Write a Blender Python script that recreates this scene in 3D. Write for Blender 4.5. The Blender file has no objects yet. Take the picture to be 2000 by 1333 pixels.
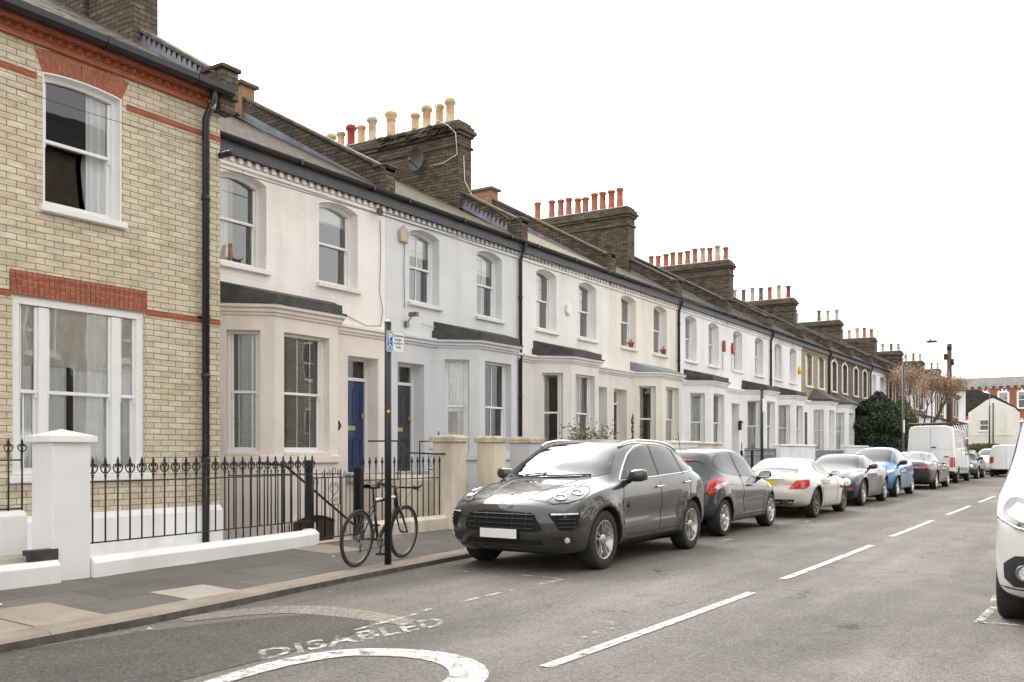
import bpy, bmesh, math, random
import numpy as np
from mathutils import Vector, Matrix
from mathutils.bvhtree import BVHTree
from mathutils.geometry import delaunay_2d_cdt, tessellate_polygon
R = math.radians
scene = bpy.context.scene
COL = scene.collection
# ------------------------------------------------------------------ camera, world, sun, exposure
cam_d = bpy.data.cameras.new("camera"); cam = bpy.data.objects.new("camera", cam_d); COL.objects.link(cam)
cam.location = (0, 0, 1.46); cam.rotation_euler = (R(90), 0, R(32.78))
cam_d.sensor_width = 36; cam_d.lens = 1820/2000*36; cam_d.shift_y = 213.5/2000
cam_d.clip_start = .05; cam_d.clip_end = 2000
scene.camera = cam
world = bpy.data.worlds.new("World"); scene.world = world; world.use_nodes = True
wn = world.node_tree.nodes; wl = world.node_tree.links
bg = wn['Background']; sky = wn.new('ShaderNodeTexSky'); sky.sky_type = 'NISHITA'; sky.sun_disc = False
SUN_EL, SUN_AZ = 42, 58          # azimuth measured from the street direction (+Y) towards the houses (-X)
sky.sun_elevation = R(SUN_EL); sky.sun_rotation = R(-SUN_AZ); sky.dust_density = 3; sky.ozone_density = 1
hs = wn.new('ShaderNodeHueSaturation'); hs.inputs['Saturation'].default_value = .10
wm = wn.new('ShaderNodeMixRGB'); wm.blend_type = 'MIX'; wm.inputs[0].default_value = .65
wm.inputs[2].default_value = (8.6, 8.45, 8.25, 1)          # even cloud layer
# thin cloud glowing around the hidden sun
tcw = wn.new('ShaderNodeTexCoord'); dt = wn.new('ShaderNodeVectorMath'); dt.operation = 'DOT_PRODUCT'
_a0, _e0 = R(SUN_AZ), R(SUN_EL); dt.inputs[1].default_value = (-math.sin(_a0)*math.cos(_e0), math.cos(_a0)*math.cos(_e0), math.sin(_e0))
pw = wn.new('ShaderNodeMath'); pw.operation = 'POWER'; pw.use_clamp = False; mx_ = wn.new('ShaderNodeMath'); mx_.operation = 'MAXIMUM'; mx_.inputs[1].default_value = 0
pw.inputs[1].default_value = 5; ml_ = wn.new('ShaderNodeMath'); ml_.operation = 'MULTIPLY_ADD'; ml_.inputs[1].default_value = 1.7; ml_.inputs[2].default_value = .88
wl.new(tcw.outputs['Generated'], dt.inputs[0]); wl.new(dt.outputs['Value'], mx_.inputs[0]); wl.new(mx_.outputs[0], pw.inputs[0]); wl.new(pw.outputs[0], ml_.inputs[0])
sc_ = wn.new('ShaderNodeVectorMath'); sc_.operation = 'SCALE'
wl.new(sky.outputs[0], hs.inputs['Color']); wl.new(hs.outputs[0], wm.inputs[1]); wl.new(wm.outputs[0], sc_.inputs[0]); wl.new(ml_.outputs[0], sc_.inputs['Scale']); wl.new(sc_.outputs[0], bg.inputs[0])
bg.inputs[1].default_value = .15
sun_d = bpy.data.lights.new("sun", 'SUN'); sun = bpy.data.objects.new("sun", sun_d); COL.objects.link(sun)
sun_d.energy = .8; sun_d.angle = R(25); sun_d.color = (1, .95, .87)
_a, _e = R(SUN_AZ), R(SUN_EL)
sdir = Vector((-math.sin(_a)*math.cos(_e), math.cos(_a)*math.cos(_e), math.sin(_e)))
sun.rotation_euler = sdir.to_track_quat('Z', 'Y').to_euler()
vs = scene.view_settings; vs.view_transform = 'Standard'; vs.look = 'None'; vs.exposure = 1.04; vs.gamma = 1
scene.cycles.max_bounces = 6; scene.cycles.transparent_max_bounces = 12
scene.cycles.sample_clamp_indirect = 6

# ------------------------------------------------------------------ materials
MATS = {}
def lin(c):
    return tuple(((v/255)/12.92 if v/255 <= .04045 else ((v/255+.055)/1.055)**2.4) for v in c)
class NT:
    def __init__(s, name):
        s.m = bpy.data.materials.new(name); s.m.use_nodes = True
        s.n = s.m.node_tree.nodes; s.l = s.m.node_tree.links; s.b = s.n['Principled BSDF']
    def node(s, t, **kw):
        n = s.n.new(t)
        for k, v in kw.items():
            if hasattr(n, k): setattr(n, k, v)
            else: n.inputs[k].default_value = v
        return n
    def link(s, a, b): s.l.new(a, b)
    def uv(s): return s.node('ShaderNodeUVMap').outputs[0]
    def wpos(s): return s.node('ShaderNodeNewGeometry').outputs['Position']
    def noise(s, scale, detail=4, rough=.55, vec=None, stretch=None):
        n = s.node('ShaderNodeTexNoise'); n.inputs['Scale'].default_value = scale
        n.inputs['Detail'].default_value = detail; n.inputs['Roughness'].default_value = rough
        v = vec or s.wpos()
        if stretch:
            mp = s.node('ShaderNodeMapping'); mp.inputs['Scale'].default_value = stretch; s.link(v, mp.inputs[0]); v = mp.outputs[0]
        s.link(v, n.inputs['Vector']); return n.outputs['Fac']
    def ramp(s, fac, p0, p1, c0=(0,0,0,1), c1=(1,1,1,1)):
        r = s.node('ShaderNodeValToRGB'); e = r.color_ramp.elements
        e[0].position = p0; e[1].position = p1; e[0].color = (*c0[:3], 1); e[1].color = (*c1[:3], 1)
        s.link(fac, r.inputs[0]); return r.outputs[0]
    def mix(s, fac, a, b, mode='MIX'):
        m = s.node('ShaderNodeMixRGB'); m.blend_type = mode
        for i, v in ((0, fac), (1, a), (2, b)):
            if isinstance(v, (int, float)): m.inputs[i].default_value = v
            elif isinstance(v, tuple): m.inputs[i].default_value = (*v[:3], 1)
            else: s.link(v, m.inputs[i])
        return m.outputs[0]
    def bump(s, h, strength=.3, dist=.01, prev=None):
        b = s.node('ShaderNodeBump'); b.inputs['Strength'].default_value = strength; b.inputs['Distance'].default_value = dist
        s.link(h, b.inputs['Height'])
        if prev is not None: s.link(prev, b.inputs['Normal'])
        return b.outputs[0]
    def out(s, col=None, rough=.7, normal=None, metal=0, coat=0, spec=.5, roughsock=None):
        b = s.b
        if col is not None:
            if isinstance(col, tuple): b.inputs['Base Color'].default_value = (*col[:3], 1)
            else: s.link(col, b.inputs['Base Color'])
        b.inputs['Roughness'].default_value = rough; b.inputs['Metallic'].default_value = metal
        b.inputs['Coat Weight'].default_value = coat; b.inputs['Coat Roughness'].default_value = .03
        b.inputs['Specular IOR Level'].default_value = spec
        if roughsock is not None: s.link(roughsock, b.inputs['Roughness'])
        if normal is not None: s.link(normal, b.inputs['Normal'])
        return s.m
def mat(name):
    return MATS[name]
def plain(name, col, rough=.6, metal=0, coat=0, var=.12, nscale=6, bump=0, spec=.5):
    t = NT(name); f = t.noise(nscale, 5)
    c = t.mix(t.ramp(f, .3, .75), tuple(v*(1-var) for v in col), tuple(min(1, v*(1+var)) for v in col))
    nm = t.bump(t.noise(nscale*8, 3), bump, .003) if bump else None
    MATS[name] = t.out(c, rough, nm, metal, coat, spec); return MATS[name]
def brick_nodes(t, c1, c2, mortar, w=.228, h=.076, m=.0055, bias=0, offset=.5):
    b = t.node('ShaderNodeTexBrick'); b.offset = offset
    b.inputs['Scale'].default_value = 1; b.inputs['Brick Width'].default_value = w; b.inputs['Row Height'].default_value = h
    b.inputs['Mortar Size'].default_value = m; b.inputs['Mortar Smooth'].default_value = .2; b.inputs['Bias'].default_value = bias
    b.inputs['Color1'].default_value = (*c1, 1); b.inputs['Color2'].default_value = (*c2, 1); b.inputs['Mortar'].default_value = (*mortar, 1)
    # wobble the courses a little so that they are not machine straight
    nz = t.node('ShaderNodeTexNoise'); nz.inputs['Scale'].default_value = 3.5; nz.inputs['Detail'].default_value = 3
    u = t.uv(); t.link(u, nz.inputs['Vector'])
    mm = t.node('ShaderNodeMixRGB'); mm.blend_type = 'LINEAR_LIGHT'; mm.inputs[0].default_value = .012
    t.link(u, mm.inputs[1]); t.link(nz.outputs['Color'], mm.inputs[2]); t.link(mm.outputs[0], b.inputs['Vector'])
    return b
def brick(name, c1, c2, mortar, var=.35, dirt=.25, rough=.9, h=.076, w=.228, m=.0055, dirtcol=(.05,.045,.04)):
    t = NT(name); b = brick_nodes(t, c1, c2, mortar, w, h, m)
    u = t.uv()
    mp = t.node('ShaderNodeMapping'); mp.inputs['Scale'].default_value = (1/w*.9, 1/h*.9, 1); t.link(u, mp.inputs[0])
    n1 = t.noise(1.0, 1, .5, mp.outputs[0])
    c = t.mix(var, b.outputs['Color'], t.ramp(n1, .3, .7, (.35,.33,.3), (1,1,1)), 'MULTIPLY')
    n2 = t.noise(28, 4, .6, u)
    c = t.mix(.28, c, t.ramp(n2, .3, .72, (.4,.4,.4), (1.0,1,1)), 'MULTIPLY')
    d = t.ramp(t.noise(.9, 6, .65), .42, .75)
    ml = t.node('ShaderNodeMath', operation='MULTIPLY'); ml.inputs[1].default_value = dirt; t.link(d, ml.inputs[0])
    c = t.mix(ml.outputs[0], c, dirtcol)
    nm = t.bump(b.outputs['Fac'], -.9, .006); nm = t.bump(n2, .35, .004, nm)
    MATS[name] = t.out(c, rough, nm); return MATS[name]
def painted(name, col, var=.07, dirt=.12, bk=True):
    t = NT(name)
    b = brick_nodes(t, (1,1,1), (.86,.86,.86), (.2,.2,.2), m=.006)
    n = t.noise(1.1, 6, .6); c = t.mix(t.ramp(n, .3, .75), tuple(v*(1-var) for v in col), tuple(min(.93, v*(1+var)) for v in col))
    n3 = t.noise(1.0, 5, .6, None, (1.6, 1.6, .25)); ch = t.ramp(t.noise(19, 7, .8), .655, .68); c = t.mix(t.mix(1, ch, (.3,.3,.3), 'MULTIPLY'), c, (.3,.27,.22))
    ml = t.node('ShaderNodeMath', operation='MULTIPLY'); ml.inputs[1].default_value = dirt*1.9; t.link(t.ramp(n3, .47, .72), ml.inputs[0])
    c = t.mix(ml.outputs[0], c, (.25,.22,.18))
    fine = t.noise(40, 4, .6)
    nm = t.bump(fine, .12, .003)
    if bk:
        c = t.mix(.09, c, b.outputs['Color'], 'MULTIPLY')
        nm = t.bump(b.outputs['Fac'], -.55, .006, nm)
    MATS[name] = t.out(c, .6, nm, spec=.3); return MATS[name]

brick('yellow_brick', (.67,.57,.41), (.80,.72,.56), (.24,.19,.13), .38, .14, m=.0055)
brick('red_brick', (.46,.12,.05), (.38,.085,.04), (.3,.23,.16), .35, .15)
brick('red_arch', (.40,.10,.05), (.47,.15,.07), (.36,.28,.18), .35, .1, w=.15, h=.078, m=.004)
brick('dark_stock', (.23,.175,.115), (.11,.085,.06), (.035,.03,.025), .75, .5, m=.009, dirtcol=(.04,.036,.03))
brick('brown_stock', (.27,.2,.135), (.2,.15,.10), (.12,.1,.08), .6, .35)
brick('buff_stock', (.5,.41,.27), (.43,.34,.22), (.3,.25,.18), .5, .15)
brick('orange_brick', (.45,.25,.14), (.38,.2,.12), (.3,.24,.18), .5, .2)
brick('far_red_brick', (.42,.13,.07), (.36,.11,.06), (.3,.2,.14), .3, .1)
WHITE = (.80,.79,.765)
painted('paint_blush', (.87,.82,.775)); painted('render_blush', (.79,.72,.655), bk=False)
painted('paint_blue', (.69,.697,.705)); painted('render_blue', (.62,.63,.655), bk=False)
painted('paint_offwhite', (.84,.825,.80)); painted('render_offwhite', (.75,.72,.69), bk=False)
painted('paint_cream', (.84,.79,.71)); painted('render_cream', (.77,.73,.64), bk=False)
painted('paint_white', (.85,.85,.86)); painted('render_white', (.82,.82,.83), bk=False)
painted('render_clean', (.82,.82,.82), .06, .12, bk=False)
painted('render_stain', (.74,.66,.54), .14, .38, bk=False)
painted('far_cream', (.8,.77,.7), bk=False)
def joinery():
    t = NT('joinery'); n = t.noise(2.5, 6, .7); c = t.mix(t.ramp(n, .3, .8), (.74,.74,.73), (.82,.82,.81))
    ch = t.ramp(t.noise(34, 6, .75), .66, .72); c = t.mix(.35, c, t.mix(ch, c, (.35,.3,.25)))
    MATS['joinery'] = t.out(c, .38, t.bump(t.noise(60, 2), .1, .002))
joinery()
def slate(name, c1, c2, moss, w=.26, h=.2, amt=.6):
    t = NT(name); b = brick_nodes(t, c1, c2, (.012,.012,.012), w, h, .014)
    n = t.noise(16, 6, .75, None, (1, .55, 1)); c = t.mix(t.ramp(n, .5, .6), b.outputs['Color'], moss)
    c = t.mix(1-amt, c, b.outputs['Color'])
    s = t.node('ShaderNodeSeparateXYZ'); t.link(t.uv(), s.inputs[0])
    md = t.node('ShaderNodeMath', operation='FRACT'); dv = t.node('ShaderNodeMath', operation='DIVIDE'); dv.inputs[1].default_value = h
    t.link(s.outputs['Y'], dv.inputs[0]); t.link(dv.outputs[0], md.inputs[0])
    c = t.mix(1, c, t.ramp(md.outputs[0], .0, .3, (.35,.35,.35), (1,1,1)), 'MULTIPLY'); nm = t.bump(md.outputs[0], -.8, .02); nm = t.bump(b.outputs['Fac'], -.8, .01, nm)
    MATS[name] = t.out(c, .95, nm, spec=.12)
slate('slate_lichen', (.055,.052,.048), (.13,.118,.1), (.36,.3,.19), .26, .17)
slate('tile_brown', (.045,.034,.026), (.085,.064,.046), (.17,.135,.09), .22, .15, .5)
slate('slate_tan', (.1,.085,.06), (.15,.13,.095), (.24,.21,.14), .3, .2)
slate('slate_buff', (.22,.2,.15), (.28,.25,.18), (.42,.38,.28), .3, .2)
slate('slate_grey', (.05,.05,.05), (.075,.075,.072), (.12,.11,.09), .3, .2, .4)
plain('lead', (.24,.26,.3), .5, .3, var=.35, nscale=3, bump=.2)
plain('dark_lead', (.045,.043,.042), .6, var=.5, nscale=5, bump=.4)
plain('fascia', (.065,.068,.075), .5, var=.2)
plain('gutter_black', (.014,.014,.016), .35)
plain('iron', (.012,.012,.014), .38, bump=.15)
plain('coping', (.13,.11,.088), .9, var=.45, nscale=7, bump=.5)
plain('old_stone', (.6,.52,.4), .9, var=.3, nscale=6, bump=.5)
plain('stone_step', (.36,.33,.29), .85, var=.2, nscale=5, bump=.3)
plain('pot_terracotta', (.40,.15,.085), .85, var=.25, nscale=9, bump=.3)
plain('pot_red', (.3,.05,.04), .8, var=.25, nscale=9)
plain('pot_buff', (.56,.4,.23), .85, var=.25, nscale=7, bump=.3)
plain('pot_pale', (.5,.42,.32), .85, var=.25, nscale=7, bump=.3)
plain('pot_grey', (.17,.15,.12), .9, var=.3, nscale=7)
plain('rendered_grey', (.38,.37,.35), .8, var=.25, nscale=4)
plain('moss', (.07,.085,.02), .95, var=.5, nscale=20)
plain('curtain_white', (.86,.87,.86), .9, var=.06)
plain('curtain_sheer', (.72,.70,.66), .9, var=.1)
plain('blind_grey', (.42,.41,.38), .8, var=.05)
plain('blind_white', (.84,.84,.82), .8, var=.05)
plain('roman_blind', (.66,.62,.56), .9, var=.1, nscale=12)
plain('tan_curtain', (.5,.35,.2), .9, var=.2)
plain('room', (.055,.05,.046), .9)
plain('door_blue', (.008,.03,.10), .35, coat=.3, var=.1)
plain('door_dark', (.045,.047,.055), .4, var=.1)
plain('door_navy', (.02,.018,.05), .4)
plain('door_grey', (.42,.42,.43), .4)
plain('brass', (.55,.42,.2), .4, .6)
plain('white_plastic', (.8,.8,.8), .35, var=.03)
plain('red_plastic', (.38,.05,.035), .4)
plain('yellow_plastic', (.75,.45,.04), .4)
plain('black_plastic', (.02,.02,.022), .45)
plain('rubber', (.022,.022,.023), .75, var=.3, nscale=30, bump=.2)
plain('alloy', (.52,.50,.48), .3, .85, var=.1)
plain('alloy_bright', (.68,.67,.65), .25, .85, var=.1)
plain('disc_metal', (.2,.19,.18), .4, .8)
plain('chrome', (.75,.75,.75), .12, 1, var=.02)
plain('wheel_well', (.008,.008,.008), .95)
plain('bark', (.12,.09,.06), .95, var=.4, nscale=14, bump=.6)
plain('pole_wood', (.1,.055,.035), .9, var=.3, nscale=10, bump=.4)
plain('lamp_post_paint', (.045,.04,.035), .5)
plain('cable', (.06,.06,.06), .6)
plain('white_cable', (.7,.68,.64), .6)
plain('plate_white', (.74,.74,.74), .4, var=.02)
plain('plate_yellow', (.8,.58,.05), .4, var=.02)
plain('aerial_metal', (.35,.34,.33), .4, .6)
plain('litter_white', (.75,.72,.68), .8)
plain('dead_leaf', (.3,.19,.09), .9, var=.5, nscale=30)
plain('sign_blue', (.015,.11,.42), .4, var=.02)
plain('sign_white', (.8,.8,.8), .35, var=.02)
plain('sign_text', (.12,.12,.13), .5, var=.02)
plain('sky_flat', (.8,.82,.85), .5)
def glass(name, tint=(.96,.98,.98), extra=.02, k=1.3):
    t = NT(name); n = t.n; n.remove(t.b)
    tr = t.node('ShaderNodeBsdfTransparent'); tr.inputs[0].default_value = (*tint, 1)
    gl = t.node('ShaderNodeBsdfGlossy'); gl.inputs['Roughness'].default_value = .01; gl.inputs[0].default_value = (.96,.98,1,1)
    fr = t.node('ShaderNodeFresnel'); fr.inputs[0].default_value = 1.55
    ad = t.node('ShaderNodeMath', operation='MULTIPLY_ADD'); ad.inputs[1].default_value = k; ad.inputs[2].default_value = extra; ad.use_clamp = True
    t.link(fr.outputs[0], ad.inputs[0])
    nz = t.bump(t.noise(1.6, 1), .12, .02); t.link(nz, gl.inputs['Normal'])
    mx = t.node('ShaderNodeMixShader'); t.link(ad.outputs[0], mx.inputs[0]); t.link(tr.outputs[0], mx.inputs[1]); t.link(gl.outputs[0], mx.inputs[2])
    t.link(mx.outputs[0], n['Material Output'].inputs[0]); MATS[name] = t.m
glass('window_glass'); glass('upper_glass', k=2.7)
def carpaint(name, col, metal=.5, rough=.38, flake=.1):
    t = NT(name); f = t.noise(900, 1); c = t.mix(t.ramp(f, .3, .7), tuple(v*(1-flake) for v in col), tuple(v*(1+flake) for v in col))
    d = t.ramp(t.noise(5, 4, .6), .45, .8); c = t.mix(t.mix(.06, (0,0,0), d), c, (.3,.28,.25))
    MATS[name] = t.out(c, rough, None, metal, 1.0); return MATS[name]
carpaint('car_grey', (.042,.041,.041), .55, .3)
carpaint('car_slate', (.03,.034,.042), .55, .32)
carpaint('car_pearl', (.66,.64,.6), .1, .4, .03)
carpaint('car_navy', (.012,.022,.06), .5)
carpaint('car_blue', (.014,.13,.32), .45)
carpaint('car_dark', (.018,.017,.022), .6)
carpaint('van_white', (.74,.75,.76), 0, .35, .02)
carpaint('van_silver', (.66,.66,.65), .25, .35, .04)
carpaint('car_black', (.015,.016,.02), .3)
def carglass(name, col=(.02,.024,.024)):
    t = NT(name); MATS[name] = t.out(col, .04, None, 0, 0, .5)
    t.b.inputs['IOR'].default_value = 1.52
carglass('car_glass'); carglass('car_glass_green', (.05,.07,.065))
def lens(name, col, rough=.1):
    t = NT(name); v = t.node('ShaderNodeTexVoronoi'); v.inputs['Scale'].default_value = 45; t.link(t.wpos(), v.inputs['Vector'])
    c = t.mix(t.ramp(v.outputs['Distance'], .1, .7), tuple(x*.55 for x in col), col)
    MATS[name] = t.out(c, rough, t.bump(v.outputs['Distance'], .06, .002), .1, 1)
lens('lamp_clear', (.75,.77,.8)); lens('lamp_red', (.55,.02,.02)); lens('lamp_amber', (.8,.2,.04)); lens('lamp_dark', (.1,.1,.11)); lens('lamp_smoke', (.2,.2,.22), .35); MATS['lamp_smoke'].node_tree.nodes['Principled BSDF'].inputs['Coat Weight'].default_value = .15
lens('lamp_cream', (.75,.68,.58))
def asphalt(name, base, light, spk=1.0, cracks=True):
    t = NT(name); w = t.wpos()
    big = t.noise(.55, 6, .62, w, (1, .35, 1)); mid = t.noise(3.5, 5, .6, w); fine = t.noise(75, 4, .8, w); ag = t.node('ShaderNodeTexVoronoi')
    ag.inputs['Scale'].default_value = 60; t.link(w, ag.inputs['Vector'])
    c = t.mix(t.ramp(big, .38, .62), base, light)
    bd = t.noise(1.0, 4, .6, w, (1.5, .07, 1)); c = t.mix(.5, c, t.ramp(bd, .35, .65, (.68,.67,.66), (1.2,1.19,1.17)), 'MULTIPLY')
    c = t.mix(.45, c, t.ramp(mid, .25, .75, (.62,.62,.62), (1.15,1.14,1.12)), 'MULTIPLY')
    c = t.mix(.85, c, t.ramp(fine, .36, .66, (.2,.2,.2), (2.0,1.97,1.92)), 'MULTIPLY')
    co_ = t.noise(24, 3, .7, w); c = t.mix(.6, c, t.ramp(co_, .34, .66, (.5,.5,.5), (1.5,1.49,1.46)), 'MULTIPLY')
    lt = t.ramp(t.noise(1.1, 5, .7, w, (1, .5, 1)), .52, .7); c = t.mix(t.mix(1, lt, (.35,.35,.35), 'MULTIPLY'), c, tuple(v*1.5 for v in light))
    s = t.ramp(ag.outputs['Distance'], .05, .22, (1,1,1), (0,0,0)); s2 = t.ramp(t.noise(30, 2, .5, w), .52, .62)
    s3 = t.mix(1, s, s2, 'MULTIPLY'); c = t.mix(t.mix(1, s3, (.8*spk,)*3, 'MULTIPLY'), c, (.42,.4,.36))
    if cracks:
        vc = t.node('ShaderNodeTexVoronoi'); vc.feature = 'DISTANCE_TO_EDGE'; vc.inputs['Scale'].default_value = .8
        wob = t.node('ShaderNodeMixRGB'); wob.blend_type = 'LINEAR_LIGHT'; wob.inputs[0].default_value = .25; t.link(w, wob.inputs[1])
        nz = t.node('ShaderNodeTexNoise'); nz.inputs['Scale'].default_value = 2.3; nz.inputs['Detail'].default_value = 6; t.link(w, nz.inputs['Vector']); t.link(nz.outputs['Color'], wob.inputs[2])
        t.link(wob.outputs[0], vc.inputs['Vector'])
        ck = t.ramp(vc.outputs['Distance'], .002, .012, (1,1,1), (0,0,0)); ck = t.mix(1, ck, t.ramp(t.noise(.7, 3), .52, .6), 'MULTIPLY')
        c = t.mix(t.mix(1, ck, (.85,.85,.85), 'MULTIPLY'), c, (.03,.028,.025))
    nm = t.bump(fine, .7, .006); nm = t.bump(ag.outputs['Distance'], .4, .004, nm)
    MATS[name] = t.out(c, .88, nm, spec=.35)
asphalt('asphalt', (.104,.097,.089), (.165,.155,.141))
asphalt('asphalt_mid', (.10,.091,.08), (.145,.133,.117))
asphalt('asphalt_dark', (.062,.057,.052), (.09,.084,.077), 1.0, False)
asphalt('asphalt_pale', (.2,.18,.155), (.24,.22,.19), .4, False)
def markpaint(name='road_paint', worn=.5, col=(.72,.70,.66)):
    t = NT(name); w = t.wpos(); n = t.noise(9, 8, .75, w); f = t.noise(120, 3, .7, w)
    c = t.mix(t.ramp(f, .3, .7), tuple(v*.82 for v in col), col)
    sum_ = t.mix(.45, n, f); wr = t.ramp(sum_, worn-.05, worn+.02)
    n.node if False else None
    tr = t.node('ShaderNodeBsdfTransparent'); mx = t.node('ShaderNodeMixShader')
    t.out(c, .7, t.bump(f, .5, .004)); o = t.n['Material Output']
    t.link(wr, mx.inputs[0]); t.link(t.b.outputs[0], mx.inputs[1]); t.link(tr.outputs[0], mx.inputs[2]); t.link(mx.outputs[0], o.inputs[0])
    MATS[name] = t.m
markpaint('road_paint', .542, (.66,.64,.6)); markpaint('road_paint_letters', .50, (.62,.6,.56)); markpaint('road_paint_worn', .5, (.6,.58,.54)); markpaint('road_paint_ghost', .45, (.36,.33,.28)); markpaint('road_paint_faint', .46, (.42,.40,.36))
def paving():
    t = NT('paving'); b = t.node('ShaderNodeTexBrick'); b.offset = .5
    for k, v in (('Scale', 1), ('Brick Width', .92), ('Row Height', .62), ('Mortar Size', .006), ('Mortar Smooth', .3), ('Bias', -.55)): b.inputs[k].default_value = v
    b.inputs['Color1'].default_value = (.135,.128,.113, 1); b.inputs['Color2'].default_value = (.235,.21,.175, 1); b.inputs['Mortar'].default_value = (.045,.042,.035, 1)
    mp = t.node('ShaderNodeMapping'); mp.inputs['Location'].default_value = (.25, .33, 0); t.link(t.wpos(), mp.inputs[0])
    sw = t.node('ShaderNodeSeparateXYZ'); cm = t.node('ShaderNodeCombineXYZ'); t.link(mp.outputs[0], sw.inputs[0])
    t.link(sw.outputs['Y'], cm.inputs['X']); t.link(sw.outputs['X'], cm.inputs['Y']); t.link(cm.outputs[0], b.inputs['Vector'])
    n = t.noise(1.3, 6, .65); c = t.mix(.5, b.outputs['Color'], t.ramp(n, .3, .75, (.6,.6,.58), (1.25,1.22,1.15)), 'MULTIPLY')
    c = t.mix(.35, c, t.ramp(t.noise(70, 4, .7), .3, .7, (.5,.5,.5), (1.4,1.4,1.4)), 'MULTIPLY')
    g = t.ramp(t.noise(1.7, 5, .6), .55, .75); c = t.mix(t.mix(1, g, (.3,.3,.3), 'MULTIPLY'), c, (.085,.09,.06))
    MATS['paving'] = t.out(c, .85, t.bump(b.outputs['Fac'], -.6, .006, t.bump(t.noise(70, 4), .25, .004)), spec=.3)
paving()
def kerbmat():
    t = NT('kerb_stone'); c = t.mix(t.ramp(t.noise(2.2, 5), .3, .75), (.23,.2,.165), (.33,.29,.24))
    c = t.mix(.5, c, t.ramp(t.noise(130, 3, .7), .3, .7, (.5,.5,.5), (1.5,1.45,1.4)), 'MULTIPLY')
    g = t.node('ShaderNodeNewGeometry'); s = t.node('ShaderNodeSeparateXYZ'); t.link(g.outputs['Position'], s.inputs[0])
    MATS['kerb_stone'] = t.out(c, .85, t.bump(t.noise(90, 3), .4, .004), spec=.3)
kerbmat()
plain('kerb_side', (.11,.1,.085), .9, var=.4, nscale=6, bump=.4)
plain('slab_pale', (.37,.335,.285), .85, var=.14, nscale=3, bump=.3)
plain('slab_tan', (.29,.25,.195), .85, var=.16, nscale=3, bump=.3)
plain('earth', (.12,.1,.075), .95, var=.5, nscale=12, bump=.5)
def foliage(name, c0, c1, tr=.25):
    t = NT(name); n = t.noise(2.2, 3); n2 = t.noise(25, 2)
    c = t.mix(t.ramp(n, .32, .7), c0, c1); c = t.mix(.5, c, t.ramp(n2, .3, .7, (.5,.5,.5), (1.5,1.5,1.4)), 'MULTIPLY')
    t.out(c, .6); MATS[name] = t.m
foliage('leaf_dark', (.014,.03,.012), (.04,.07,.022)); foliage('leaf_olive', (.07,.085,.02), (.14,.15,.04))
foliage('leaf_autumn', (.24,.16,.09), (.38,.26,.14)); foliage('leaf_rust', (.25,.12,.075), (.36,.2,.12))
foliage('leaf_shrub', (.1,.1,.05), (.2,.19,.1))
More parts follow.
